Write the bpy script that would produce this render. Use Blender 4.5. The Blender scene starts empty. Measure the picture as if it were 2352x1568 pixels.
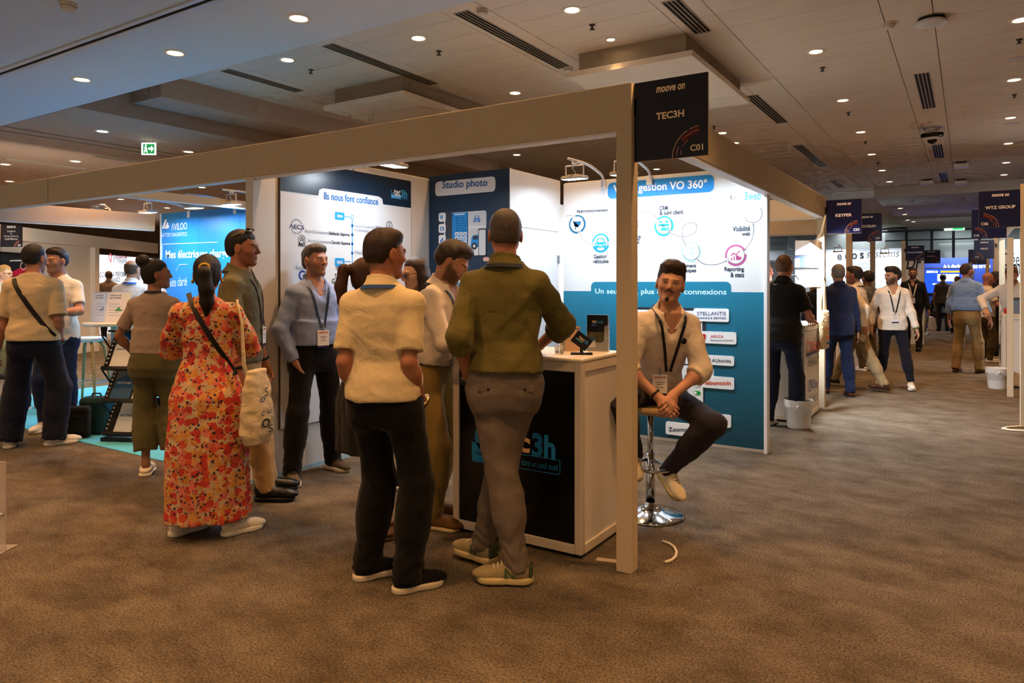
import bpy, bmesh, math, random
import numpy as np
from mathutils import Vector, Matrix

# ------------------------------------------------------------------ camera, world, exposure
S = bpy.context.scene
C = S.collection
FPX, CX, HOR, CAMH = 1629.0, 1176.0, 650.0, 1.48          # focal length, principal point, horizon (px of 2352x1568), eye height
YAW = math.atan2(2222 - 1176, FPX)                        # aisle runs along +Y, booth fronts along X
cam_d = bpy.data.cameras.new('camera')
cam = bpy.data.objects.new('camera', cam_d); C.objects.link(cam)
cam.location = (0, 0, CAMH); cam.rotation_euler = (math.pi / 2, 0, YAW)
cam_d.sensor_width = 36; cam_d.lens = FPX / 2352 * 36
cam_d.shift_y = -(1568 / 2 - HOR) / 2352
cam_d.clip_start = .05; cam_d.clip_end = 200
S.camera = cam
W = bpy.data.worlds.new('hall_air'); S.world = W; W.use_nodes = True
W.node_tree.nodes['Background'].inputs[0].default_value = (1.0, .74, .52, 1)
W.node_tree.nodes['Background'].inputs[1].default_value = .22
S.view_settings.view_transform = 'Standard'; S.view_settings.look = 'None'
S.view_settings.gamma = 1; S.view_settings.use_curve_mapping = False
S.view_settings.exposure = 1.33
DOWN_W = 66.0        # watts of each warm ceiling downlight
FLOOD_W = 6.5       # watts of the cool booth floodlights
S.cycles.use_denoising = True
S.cycles.max_bounces = 5; S.cycles.diffuse_bounces = 3; S.cycles.glossy_bounces = 2; S.cycles.transmission_bounces = 2; S.cycles.transparent_max_bounces = 6
S.cycles.use_adaptive_sampling = True; S.cycles.adaptive_threshold = .055; S.cycles.adaptive_min_samples = 12
S.cycles.caustics_reflective = False; S.cycles.caustics_refractive = False
S.cycles.sample_clamp_indirect = 4.0

# ------------------------------------------------------------------ pixel -> place
cR = np.array([math.cos(YAW), math.sin(YAW)]); cF = np.array([-math.sin(YAW), math.cos(YAW)])
def ray(px): return cF + (px - CX) / FPX * cR
def onz(px, py, z=0.0):
    d = FPX * (CAMH - z) / (py - HOR); r = ray(px) * d
    return (float(r[0]), float(r[1]), z)
def onx(px, py, x):
    r = ray(px); d = x / r[0]
    return (x, float(r[1] * d), float(CAMH + d * (HOR - py) / FPX))
def ony(px, py, y):
    r = ray(px); d = y / r[1]
    return (float(r[0] * d), y, float(CAMH + d * (HOR - py) / FPX))
def ond(px, py, d):
    r = ray(px) * d
    return (float(r[0]), float(r[1]), float(CAMH + d * (HOR - py) / FPX))
def heading(px, phi):          # phi 0: back to the viewer, 90: facing image left, 180: facing us, -90: image right
    return YAW + math.atan2(CX - px, FPX) + math.radians(phi)

# ------------------------------------------------------------------ materials
MATS = {}
def _nt(name):
    m = bpy.data.materials.new(name); m.use_nodes = True
    return m, m.node_tree, m.node_tree.nodes['Principled BSDF']
def srgb(h):
    if not isinstance(h, str): return tuple(h)
    h = h.lstrip('#'); v = [int(h[i:i + 2], 16) / 255 for i in (0, 2, 4)]
    return tuple(x / 12.92 if x <= .04045 else ((x + .055) / 1.055) ** 2.4 for x in v)
def mat(col, rough=.6, metal=0., spec=.35, bump=0., bscale=60., var=0., vscale=6., emit=0., alpha=1., trans=0., sheen=0., coat=0., key=None, stretch=None):
    col = srgb(col)
    k = key or ('m', tuple(round(c, 4) for c in col), rough, metal, spec, bump, bscale, var, vscale, emit, alpha, trans, sheen, coat, stretch)
    if k in MATS: return MATS[k]
    m, nt, b = _nt('surface_%03d' % len(MATS)); MATS[k] = m
    b.inputs['Base Color'].default_value = (*col, 1); b.inputs['Roughness'].default_value = rough
    b.inputs['Metallic'].default_value = metal; b.inputs['Specular IOR Level'].default_value = spec
    if emit:
        b.inputs['Emission Color'].default_value = (*col, 1); b.inputs['Emission Strength'].default_value = emit
    if trans: b.inputs['Transmission Weight'].default_value = trans
    if alpha < 1: b.inputs['Alpha'].default_value = alpha
    if sheen: b.inputs['Sheen Weight'].default_value = sheen
    if coat: b.inputs['Coat Weight'].default_value = coat
    if bump or var:
        tc = nt.nodes.new('ShaderNodeTexCoord'); src = tc.outputs['Object']
        if stretch:
            mp = nt.nodes.new('ShaderNodeMapping'); mp.inputs['Scale'].default_value = stretch
            nt.links.new(src, mp.inputs[0]); src = mp.outputs[0]
    if bump:
        n = nt.nodes.new('ShaderNodeTexNoise'); n.inputs['Scale'].default_value = bscale; n.inputs['Detail'].default_value = 3
        nt.links.new(src, n.inputs['Vector'])
        bm = nt.nodes.new('ShaderNodeBump'); bm.inputs['Strength'].default_value = bump; bm.inputs['Distance'].default_value = .01
        nt.links.new(n.outputs[0], bm.inputs['Height']); nt.links.new(bm.outputs[0], b.inputs['Normal'])
    if var:
        n = nt.nodes.new('ShaderNodeTexNoise'); n.inputs['Scale'].default_value = vscale; n.inputs['Detail'].default_value = 4
        nt.links.new(src, n.inputs['Vector'])
        r = nt.nodes.new('ShaderNodeMapRange'); r.inputs[1].default_value = .3; r.inputs[2].default_value = .7
        r.inputs[3].default_value = 1 - var; r.inputs[4].default_value = 1 + var
        nt.links.new(n.outputs[0], r.inputs[0])
        mx = nt.nodes.new('ShaderNodeVectorMath'); mx.operation = 'SCALE'; mx.inputs[0].default_value = col
        nt.links.new(r.outputs[0], mx.inputs['Scale']); nt.links.new(mx.outputs[0], b.inputs['Base Color'])
    return m
def glowmat(col, strength):
    k = ('glow', tuple(col), strength)
    if k in MATS: return MATS[k]
    m, nt, b = _nt('glow_%03d' % len(MATS)); MATS[k] = m
    nt.nodes.remove(b); e = nt.nodes.new('ShaderNodeEmission')
    e.inputs[0].default_value = (*col, 1); e.inputs[1].default_value = strength
    nt.links.new(e.outputs[0], nt.nodes['Material Output'].inputs[0])
    return m
def cloth(col, rough=.85, weave=260., fold=.28, var=.06, stretch=(1, 1, 1)):
    col = srgb(col); k = ('cloth', tuple(round(c, 4) for c in col), rough, weave, fold, var, stretch)
    if k in MATS: return MATS[k]
    m, nt, b = _nt('cloth_%03d' % len(MATS)); MATS[k] = m
    b.inputs['Roughness'].default_value = rough; b.inputs['Specular IOR Level'].default_value = .2; b.inputs['Sheen Weight'].default_value = .08
    tc = nt.nodes.new('ShaderNodeTexCoord')
    mp = nt.nodes.new('ShaderNodeMapping'); mp.inputs['Scale'].default_value = stretch; nt.links.new(tc.outputs['Object'], mp.inputs[0])
    n1 = nt.nodes.new('ShaderNodeTexNoise'); n1.inputs['Scale'].default_value = 11; n1.inputs['Detail'].default_value = 5; n1.inputs['Distortion'].default_value = .7
    nt.links.new(mp.outputs[0], n1.inputs['Vector'])
    n2 = nt.nodes.new('ShaderNodeTexNoise'); n2.inputs['Scale'].default_value = weave; nt.links.new(tc.outputs['Object'], n2.inputs['Vector'])
    b1 = nt.nodes.new('ShaderNodeBump'); b1.inputs['Strength'].default_value = fold; b1.inputs['Distance'].default_value = .03
    nt.links.new(n1.outputs[0], b1.inputs['Height'])
    b2 = nt.nodes.new('ShaderNodeBump'); b2.inputs['Strength'].default_value = .25; b2.inputs['Distance'].default_value = .002
    nt.links.new(n2.outputs[0], b2.inputs['Height']); nt.links.new(b1.outputs[0], b2.inputs['Normal']); nt.links.new(b2.outputs[0], b.inputs['Normal'])
    r = nt.nodes.new('ShaderNodeMapRange'); r.inputs[3].default_value = 1 - var * 2; r.inputs[4].default_value = 1 + var * 2
    nt.links.new(n2.outputs[0], r.inputs[0])
    mx = nt.nodes.new('ShaderNodeVectorMath'); mx.operation = 'SCALE'; mx.inputs[0].default_value = col
    nt.links.new(r.outputs[0], mx.inputs['Scale']); nt.links.new(mx.outputs[0], b.inputs['Base Color'])
    return m
def attr_skin():
    if 'skin' in MATS: return MATS['skin']
    m, nt, b = _nt('skin'); MATS['skin'] = m
    a = nt.nodes.new('ShaderNodeAttribute'); a.attribute_name = 'tone'
    nt.links.new(a.outputs['Color'], b.inputs['Base Color'])
    b.inputs['Roughness'].default_value = .5; b.inputs['Specular IOR Level'].default_value = .35
    tc = nt.nodes.new('ShaderNodeTexCoord'); n = nt.nodes.new('ShaderNodeTexNoise'); n.inputs['Scale'].default_value = 160
    nt.links.new(tc.outputs['Object'], n.inputs['Vector'])
    bm = nt.nodes.new('ShaderNodeBump'); bm.inputs['Strength'].default_value = .15; bm.inputs['Distance'].default_value = .003
    nt.links.new(n.outputs[0], bm.inputs['Height']); nt.links.new(bm.outputs[0], b.inputs['Normal'])
    return m
def hairmat(col):
    col = srgb(col); k = ('hair', tuple(round(c, 4) for c in col))
    if k in MATS: return MATS[k]
    m, nt, b = _nt('hair_%03d' % len(MATS)); MATS[k] = m
    b.inputs['Roughness'].default_value = .5; b.inputs['Specular IOR Level'].default_value = .4
    tc = nt.nodes.new('ShaderNodeTexCoord'); mp = nt.nodes.new('ShaderNodeMapping'); mp.inputs['Scale'].default_value = (90, 60, 22)
    nt.links.new(tc.outputs['Object'], mp.inputs[0])
    n = nt.nodes.new('ShaderNodeTexNoise'); n.inputs['Scale'].default_value = 2.2; n.inputs['Detail'].default_value = 3; n.inputs['Distortion'].default_value = .8
    nt.links.new(mp.outputs[0], n.inputs['Vector'])
    r = nt.nodes.new('ShaderNodeValToRGB')
    r.color_ramp.elements[0].position = .35; r.color_ramp.elements[1].position = .68
    r.color_ramp.elements[0].color = (*[c * .45 for c in col], 1); r.color_ramp.elements[1].color = (*[min(1, c * 1.7) for c in col], 1)
    nt.links.new(n.outputs[0], r.inputs[0]); nt.links.new(r.outputs[0], b.inputs['Base Color'])
    bm = nt.nodes.new('ShaderNodeBump'); bm.inputs['Strength'].default_value = .7; bm.inputs['Distance'].default_value = .006
    nt.links.new(n.outputs[0], bm.inputs['Height']); nt.links.new(bm.outputs[0], b.inputs['Normal'])
    return m

# ------------------------------------------------------------------ objects
def mk(name, me, parent=None, m=None, kind=None):
    o = bpy.data.objects.new(name, me); C.objects.link(o)
    if m is not None and me is not None and len(me.materials) == 0: me.materials.append(m)
    if parent is not None: o.parent = parent
    if kind: o['kind'] = kind
    return o
def tag(o, label, cat, group=None):
    o['label'] = label; o['category'] = cat
    if group: o['group'] = group
    return o
def thing(name, label, cat, loc=(0, 0, 0), rz=0., group=None):
    o = bpy.data.objects.new(name, None); C.objects.link(o); o.empty_display_size = .1
    o.location = loc; o.rotation_euler = (0, 0, rz)
    return tag(o, label, cat, group)
def dup(root, loc=None, rz=None, label=None):
    r = root.copy(); C.objects.link(r)
    if loc is not None: r.location = loc
    if rz is not None: r.rotation_euler = (0, 0, rz)
    if label: r['label'] = label
    for ch in list(root.children):
        c = ch.copy(); C.objects.link(c); c.parent = r
        for g in list(ch.children):
            d = g.copy(); C.objects.link(d); d.parent = c
    return r

class MB:
    """collects shapes into one mesh"""
    def __init__(self): self.bm = bmesh.new()
    def _quadbox(self, pts):
        v = [self.bm.verts.new(p) for p in pts]
        fs = [(3, 2, 1, 0), (4, 5, 6, 7), (0, 1, 5, 4), (1, 2, 6, 5), (2, 3, 7, 6), (3, 0, 4, 7)]
        return [self.bm.faces.new([v[i] for i in f]) for f in fs]
    def box(self, lo, hi, bev=0., M=None):
        x0, y0, z0 = lo; x1, y1, z1 = hi
        pts = [(x0, y0, z0), (x1, y0, z0), (x1, y1, z0), (x0, y1, z0), (x0, y0, z1), (x1, y0, z1), (x1, y1, z1), (x0, y1, z1)]
        if M is not None: pts = [M @ Vector(p) for p in pts]
        fs = self._quadbox(pts)
        if bev:
            es = list({e for f in fs for e in f.edges})
            bmesh.ops.bevel(self.bm, geom=es, offset=bev, segments=2, affect='EDGES', profile=.5)
        return self
    def cbox(self, c, s, rz=0., bev=0., rx=0., ry=0.):
        M = Matrix.Translation(c) @ Matrix.Rotation(rz, 4, 'Z') @ Matrix.Rotation(ry, 4, 'Y') @ Matrix.Rotation(rx, 4, 'X')
        return self.box([-k / 2 for k in s], [k / 2 for k in s], bev, M)
    def tube(self, pts, r, n=8, cap=True, closed=False):
        pts = [Vector(p) for p in pts]; rs = r if isinstance(r, (list, tuple)) else [r] * len(pts)
        rings = []; up = None; N = len(pts)
        for i, p in enumerate(pts):
            if closed: t = pts[(i + 1) % N] - pts[i - 1]
            else: t = pts[min(i + 1, N - 1)] - pts[max(i - 1, 0)]
            t.normalize()
            if up is None: up = Vector((0, 0, 1)) if abs(t.z) < .9 else Vector((1, 0, 0))
            a = t.cross(up); a.normalize(); b = a.cross(t); b.normalize(); up = b
            rings.append([self.bm.verts.new(p + (a * math.cos(2 * math.pi * k / n) + b * math.sin(2 * math.pi * k / n)) * rs[i]) for k in range(n)])
        for i in range(N if closed else N - 1):
            A, B = rings[i], rings[(i + 1) % N]
            for k in range(n): self.bm.faces.new((A[k], A[(k + 1) % n], B[(k + 1) % n], B[k]))
        if cap and not closed:
            self.bm.faces.new(rings[0][::-1]); self.bm.faces.new(rings[-1])
        return self
    def lathe(self, prof, c=(0, 0, 0), n=20, M=None, closed=True):
        M = M or Matrix.Translation(c)
        rings = []
        for r, z in prof:
            if r < 1e-6: rings.append([self.bm.verts.new(M @ Vector((0, 0, z)))])
            else: rings.append([self.bm.verts.new(M @ Vector((r * math.cos(2 * math.pi * k / n), r * math.sin(2 * math.pi * k / n), z))) for k in range(n)])
        for A, B in zip(rings, rings[1:]):
            for k in range(n):
                k2 = (k + 1) % n
                if len(A) == 1 and len(B) == 1: continue
                if len(A) == 1: self.bm.faces.new((A[0], B[k2], B[k]))
                elif len(B) == 1: self.bm.faces.new((A[k], A[k2], B[0]))
                else: self.bm.faces.new((A[k], A[k2], B[k2], B[k]))
        return self
    def prism(self, poly, P, t0=0., t1=.002):
        """2-D outline poly on plane P, from height t0 to t1 off the plane"""
        a = [self.bm.verts.new(P.pt(x, y, t1)) for x, y in poly]
        b = [self.bm.verts.new(P.pt(x, y, t0)) for x, y in poly]
        f = self.bm.faces.new(a); fs = [f]
        n = len(poly)
        for i in range(n): fs.append(self.bm.faces.new((a[i], b[i], b[(i + 1) % n], a[(i + 1) % n])))
        self.bm.faces.new(b[::-1])
        return self
    def strip(self, outer, inner, P, t0=0., t1=.002, closed=True):
        n = len(outer); oa = [self.bm.verts.new(P.pt(x, y, t1)) for x, y in outer]; ia = [self.bm.verts.new(P.pt(x, y, t1)) for x, y in inner]
        ob = [self.bm.verts.new(P.pt(x, y, t0)) for x, y in outer]; ib = [self.bm.verts.new(P.pt(x, y, t0)) for x, y in inner]
        for i in range(n if closed else n - 1):
            j = (i + 1) % n
            self.bm.faces.new((oa[i], oa[j], ia[j], ia[i])); self.bm.faces.new((oa[j], oa[i], ob[i], ob[j])); self.bm.faces.new((ia[i], ia[j], ib[j], ib[i]))
        return self
    def sphere(self, c, r, n=12, sc=(1, 1, 1)):
        m = Matrix.Translation(c) @ Matrix.Diagonal((*[r * k for k in sc], 1))
        bmesh.ops.create_uvsphere(self.bm, u_segments=n, v_segments=max(6, n // 2 + 2), radius=1, matrix=m)
        return self
    def mesh(self, name, smooth=False):
        bmesh.ops.recalc_face_normals(self.bm, faces=self.bm.faces)
        me = bpy.data.meshes.new(name); self.bm.to_mesh(me); self.bm.free()
        if smooth: me.polygons.foreach_set('use_smooth', [True] * len(me.polygons))
        return me
    def build(self, name, m, parent=None, kind=None, smooth=False, sharp=None):
        me = self.mesh(name, smooth)
        if smooth and sharp: me.set_sharp_from_angle(angle=math.radians(sharp))
        return mk(name, me, parent, m, kind)

class Plane:
    def __init__(self, o, u, v, pix=None):
        self.o = Vector(o); self.u = Vector(u).normalized(); self.v = Vector(v).normalized(); self.n = self.u.cross(self.v); self.pix = pix
    def pt(self, x, y, t=0.): return self.o + self.u * x + self.v * y + self.n * t
    def px(self, px, py):        # photo pixel -> plane coordinates
        p = Vector(self.pix(px, py)) - self.o
        return (p.dot(self.u), p.dot(self.v))
    def M(self, x=0, y=0, t=0):
        m = Matrix((self.u, self.v, self.n)).transposed().to_4x4(); m.translation = self.pt(x, y, t); return m
def wallY(y): return Plane((0, y, 0), (1, 0, 0), (0, 0, 1), lambda a, b: ony(a, b, y))      # faces -Y
def wallX(x): return Plane((x, 0, 0), (0, 1, 0), (0, 0, 1), lambda a, b: onx(a, b, x))      # faces +X
def wallXn(x): return Plane((x, 0, 0), (0, -1, 0), (0, 0, 1), lambda a, b: onx(a, b, x))    # faces -X
def rrect(x0, y0, x1, y1, r, n=5):
    r = min(r, (x1 - x0) / 2 * .999, (y1 - y0) / 2 * .999); out = []
    for cx, cy, a in ((x1 - r, y0 + r, -90), (x1 - r, y1 - r, 0), (x0 + r, y1 - r, 90), (x0 + r, y0 + r, 180)):
        for k in range(n + 1):
            t = math.radians(a + 90 * k / n); out.append((cx + r * math.cos(t), cy + r * math.sin(t)))
    return out
def arc(cx, cy, r, a0, a1, n=24): return [(cx + r * math.cos(math.radians(a0 + (a1 - a0) * k / n)), cy + r * math.sin(math.radians(a0 + (a1 - a0) * k / n))) for k in range(n + 1)]
def print_poly(name, poly, P, col, parent, t=.0012, rough=.5, t0=0.): return MB().prism(poly, P, t0, t).build(name, mat(col, rough), parent)
def print_arc(name, cx, cy, r0, r1, a0, a1, P, col, parent, t=.0012, n=24):
    return MB().strip(arc(cx, cy, r1, a0, a1, n), arc(cx, cy, r0, a0, a1, n), P, 0, t, closed=False).build(name, mat(col, .5), parent)
_tc = {}
def text_mesh(s, bold=0., shear=0., space=1.):
    k = (s, bold, shear, space)
    if k not in _tc:
        c = bpy.data.curves.new('lettering', 'FONT'); c.body = s; c.size = 1; c.resolution_u = 3; c.offset = bold; c.shear = shear; c.space_character = space
        o = bpy.data.objects.new('lettering', c); C.objects.link(o)
        me = bpy.data.meshes.new_from_object(o.evaluated_get(bpy.context.evaluated_depsgraph_get()))
        bpy.data.objects.remove(o); bpy.data.curves.remove(c)
        v = np.empty(len(me.vertices) * 3, np.float32); me.vertices.foreach_get('co', v); v = v.reshape(-1, 3)
        _tc[k] = (v.copy(), [tuple(p.vertices) for p in me.polygons]); bpy.data.meshes.remove(me)
    return _tc[k]
def lettering(s, P, a, b, hgt, col, parent, bold=.012, shear=0., t=.0022, space=1., emit=0., name='lettering', px=True):
    """text whose left middle sits at a and right middle at b (photo pixels or plane coordinates), hgt tall"""
    v, fs = text_mesh(s, bold, shear, space)
    if px: a = P.px(*a); b = P.px(*b)
    lo = v.min(0); hi = v.max(0); w = math.hypot(b[0] - a[0], b[1] - a[1]); ux, uy = (b[0] - a[0]) / w, (b[1] - a[1]) / w
    q = (v - (lo + hi) / 2) / np.maximum(hi - lo, 1e-6); X = q[:, 0] * w; Yv = q[:, 1] * hgt
    cx, cy = (a[0] + b[0]) / 2, (a[1] + b[1]) / 2
    me = bpy.data.meshes.new(name)
    me.from_pydata([P.pt(cx + x * ux - y * uy, cy + x * uy + y * ux, t) for x, y in zip(X.tolist(), Yv.tolist())], [], fs)
    return mk(name, me, parent, mat(col, .5, emit=emit))
# ------------------------------------------------------------------ implicit surfaces for figures
V3 = lambda *a: np.array(a, np.float32)
def unit(v): return v / (np.linalg.norm(v) + 1e-9)
def rotm(yaw=0, pitch=0, roll=0):
    """columns are the rotated x (right), y (forward), z (up); degrees; positive pitch looks down, yaw turns left, roll tilts to the right"""
    a, b, c = map(math.radians, (yaw, -pitch, roll))
    Rz = np.array([[math.cos(a), -math.sin(a), 0], [math.sin(a), math.cos(a), 0], [0, 0, 1]])
    Rx = np.array([[1, 0, 0], [0, math.cos(b), -math.sin(b)], [0, math.sin(b), math.cos(b)]])
    Ry = np.array([[math.cos(c), 0, math.sin(c)], [0, 1, 0], [-math.sin(c), 0, math.cos(c)]])
    return (Rz @ Rx @ Ry).astype(np.float32)
def axis(lo, hi, vs, fine=()):
    out = [lo]
    while out[-1] < hi:
        x = out[-1]; s = vs
        for a, b, f in fine:
            if a - vs * .5 <= x <= b: s = min(s, f)
        out.append(x + s)
    return np.array(out, np.float32)
_rs = np.random.RandomState(4)
class Field:
    def __init__(s, lo, hi, vs, fine=((), (), ())):
        s.ax = [axis(lo[i], hi[i], vs, fine[i]) for i in range(3)]
        s.v = np.full([len(a) for a in s.ax], 1., np.float32)
    def _win(s, lo, hi):
        sl = []
        for i in range(3):
            a = np.searchsorted(s.ax[i], lo[i]); b = np.searchsorted(s.ax[i], hi[i], 'right'); sl.append(slice(max(a - 1, 0), min(b + 1, len(s.ax[i]))))
        if any(q.stop <= q.start for q in sl): return None, None
        X = s.ax[0][sl[0]][:, None, None]; Y = s.ax[1][sl[1]][None, :, None]; Z = s.ax[2][sl[2]][None, None, :]
        return tuple(sl), (X, Y, Z)
    def _put(s, sl, d, k, op='+'):
        w = s.v[sl]; k = max(k, 1e-4)
        if op == '+':
            h = np.maximum(k - np.abs(w - d), 0) / k; s.v[sl] = np.minimum(w, d) - h * h * (k * .25)
        elif op == '-':
            d = -d; h = np.maximum(k - np.abs(w - d), 0) / k; s.v[sl] = np.maximum(w, d) + h * h * (k * .25)
        else: s.v[sl] = np.maximum(w, d)
    def cap(s, a, b, ra, rb=None, k=.02, op='+', flat=None):
        rb = ra if rb is None else rb; R = max(ra, rb) + k + .02
        lo = np.minimum(a, b) - R; hi = np.maximum(a, b) + R
        sl, g = s._win(lo, hi)
        if sl is None: return s
        ba = b - a; L2 = float(ba @ ba) + 1e-9
        px, py, pz = g[0] - a[0], g[1] - a[1], g[2] - a[2]
        h = np.clip((px * ba[0] + py * ba[1] + pz * ba[2]) / L2, 0, 1)
        qx, qy, qz = px - ba[0] * h, py - ba[1] * h, pz - ba[2] * h
        l2 = qx * qx + qy * qy + qz * qz
        if flat is not None:
            n, fr = flat; e = qx * n[0] + qy * n[1] + qz * n[2]; l2 = l2 + e * e * (1 / (fr * fr) - 1)
        s._put(sl, np.sqrt(l2) - (ra + (rb - ra) * h), k, op); return s
    def ell(s, c, r, k=.02, M=None, op='+'):
        r = np.array(r, np.float32); R = float(r.max()) + k + .02
        sl, g = s._win(c - R, c + R)
        if sl is None: return s
        p = [g[0] - c[0], g[1] - c[1], g[2] - c[2]]
        if M is not None: p = [p[0] * M[0, i] + p[1] * M[1, i] + p[2] * M[2, i] for i in range(3)]
        q2 = sum((p[i] / r[i]) ** 2 for i in range(3)); k0 = np.sqrt(q2); k1 = np.sqrt(sum((p[i] / (r[i] * r[i])) ** 2 for i in range(3))) + 1e-6
        s._put(sl, k0 * (k0 - 1) / k1, k, op); return s
    def loft(s, o, M, tab, g=0., k=.03, n=2.4, fold=None, op='+', ext=0.):
        """tab rows: t, half width, depth front, depth back, y offset, x offset; along M's z axis"""
        tab = np.array([list(r) + [0.] * (6 - len(r)) for r in tab], np.float32)
        t0, t1 = tab[0, 0] - ext, tab[-1, 0] + ext; R = float(tab[:, 1:4].max()) + g + k + .05
        ends = [o + M[:, 2] * t0, o + M[:, 2] * t1]
        sl, G = s._win(np.minimum(*ends) - R, np.maximum(*ends) + R)
        if sl is None: return s
        p = [G[0] - o[0], G[1] - o[1], G[2] - o[2]]
        x, y, z = [p[0] * M[0, i] + p[1] * M[1, i] + p[2] * M[2, i] for i in range(3)]
        it = lambda c: np.interp(z, tab[:, 0], tab[:, c]).astype(np.float32)
        w = it(1) + g; y = y - it(4); x = x - it(5); d = np.where(y > 0, it(2), it(3)) + g
        rho = (np.abs(x / w) ** n + np.abs(y / d) ** n) ** (1 / n)
        if fold: # folds: (count, depth at top, depth at bottom, phase)
            th = np.arctan2(y, x); f = (z - t0) / (t1 - t0)
            a = fold[2] + (fold[1] - fold[2]) * f
            rho = rho - a * (np.sin(fold[0] * th + fold[3] + 2 * np.sin(3 * th)) * .6 + np.sin((fold[0] * 1.7) // 1 * th + 1.3) * .4)
        m = np.minimum(w, d)
        dd = np.maximum((rho - 1) * m, np.maximum(t0 - z, z - t1)); s._put(sl, dd, k, op); return s
    def plane(s, p, n):       # keep the side n points away from
        d = (s.ax[0][:, None, None] - p[0]) * n[0] + (s.ax[1][None, :, None] - p[1]) * n[1] + (s.ax[2][None, None, :] - p[2]) * n[2]
        s.v = np.maximum(s.v, d.astype(np.float32)); return s
    def cut_tube(s, a, n, R, at=0.):   # cut a limb open end: removes what lies past point a along n within radius R
        sl, g = s._win(a - R * 2, a + R * 2)
        if sl is None: return s
        px, py, pz = g[0] - a[0], g[1] - a[1], g[2] - a[2]
        t = px * n[0] + py * n[1] + pz * n[2]; r = np.sqrt(np.maximum(px * px + py * py + pz * pz - t * t, 0))
        d = np.maximum(-t, r - R); s.v[sl] = np.maximum(s.v[sl], -d); return s
    def near(s, w=.04): return np.nonzero(np.abs(s.v) < w)
    def pts(s, idx): return [s.ax[i][idx[i]] for i in range(3)]
    def rumple(s, amp, scale=1., seed=0, dirv=(.35, .35, 1.), sharp=.5):
        idx = s.near(); p = s.pts(idx); r = np.random.RandomState(seed); tot = 0
        for i in range(5):
            d = r.normal(size=3) * dirv; d = d / np.linalg.norm(d) * (16 + 19 * i) * scale; e = r.normal(size=3) * 9 * scale
            ph = p[0] * d[0] + p[1] * d[1] + p[2] * d[2] + 1.8 * np.sin(p[0] * e[0] + p[1] * e[1] + p[2] * e[2] + i) + r.uniform(0, 6)
            w = np.sin(ph); w = w * (1 - sharp) + sharp * (2 * np.abs(np.sin(ph * .5)) ** .7 - 1.2)
            tot = tot + w / (1 + .45 * i)
        s.v[idx] += (amp * (tot * .55 - .75)).astype(np.float32); return s
    def front(s, x, z, sign=1):   # first surface hit from the front (+y) or back
        i = int(np.clip(np.searchsorted(s.ax[0], x), 0, len(s.ax[0]) - 1)); k = int(np.clip(np.searchsorted(s.ax[2], z), 0, len(s.ax[2]) - 1))
        col = s.v[i, :, k] < 0; w = np.nonzero(col)[0]
        if len(w) == 0: return None
        return float(s.ax[1][w[-1] if sign > 0 else w[0]])
    def mesh(s):
        v = s.v; ins = v < 0; nx, ny, nz = v.shape
        ins[0] = ins[-1] = False; ins[:, 0] = ins[:, -1] = False; ins[:, :, 0] = ins[:, :, -1] = False
        cnt = np.zeros((nx - 1, ny - 1, nz - 1), np.int8)
        cor = [(a, b, c) for a in (0, 1) for b in (0, 1) for c in (0, 1)]
        for a, b, c in cor: cnt += ins[a:nx - 1 + a, b:ny - 1 + b, c:nz - 1 + c]
        act = np.nonzero((cnt > 0) & (cnt < 8)); n = len(act[0])
        ids = np.full((nx - 1, ny - 1, nz - 1), -1, np.int32); ids[act] = np.arange(n)
        val = {q: v[act[0] + q[0], act[1] + q[1], act[2] + q[2]] for q in cor}
        acc = np.zeros((n, 3), np.float32); num = np.zeros(n, np.float32)
        for q in cor:
            for ax in range(3):
                if q[ax]: continue
                q2 = list(q); q2[ax] = 1; q2 = tuple(q2)
                A, B = val[q], val[q2]; m = (A < 0) != (B < 0)
                if not m.any(): continue
                t = np.where(m, A / np.where(m, A - B, 1), 0); p = np.empty((n, 3), np.float32)
                for j in range(3):
                    c0 = s.ax[j][act[j] + q[j]]
                    p[:, j] = c0 + (t * (s.ax[j][act[j] + q2[j]] - c0) if j == ax else 0)
                acc += np.where(m[:, None], p, 0); num += m
        co = acc / np.maximum(num, 1)[:, None]
        F = []
        for ax in range(3):
            a, b = (1, 2) if ax == 0 else ((2, 0) if ax == 1 else (0, 1))
            s0 = [slice(None)] * 3; s1 = [slice(None)] * 3; s0[ax] = slice(0, -1); s1[ax] = slice(1, None)
            for S_ in (s0, s1): S_[a] = slice(1, -1); S_[b] = slice(1, -1)
            i0 = ins[tuple(s0)]; df = np.nonzero(i0 != ins[tuple(s1)])
            base = [df[0].copy(), df[1].copy(), df[2].copy()]; fl = i0[df]; base[a] += 1; base[b] += 1
            def cell(da, db):
                z = [base[0], base[1], base[2]]; z[a] = base[a] + da; z[b] = base[b] + db
                return ids[z[0], z[1], z[2]]
            q = np.stack([cell(-1, -1), cell(0, -1), cell(0, 0), cell(-1, 0)], 1)
            q[~fl] = q[~fl][:, ::-1]; F.append(q)
        F = np.concatenate(F); F = F[(F >= 0).all(1)]
        return co, F
def to_mesh(name, co, F):
    me = bpy.data.meshes.new(name); nf = len(F)
    me.vertices.add(len(co)); me.vertices.foreach_set('co', co.astype(np.float32).ravel())
    me.loops.add(nf * 4); me.loops.foreach_set('vertex_index', F.astype(np.int32).ravel())
    me.polygons.add(nf); me.polygons.foreach_set('loop_start', np.arange(0, nf * 4, 4, dtype=np.int32))
    me.polygons.foreach_set('use_smooth', np.ones(nf, bool)); me.update(calc_edges=True)
    return me

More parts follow.
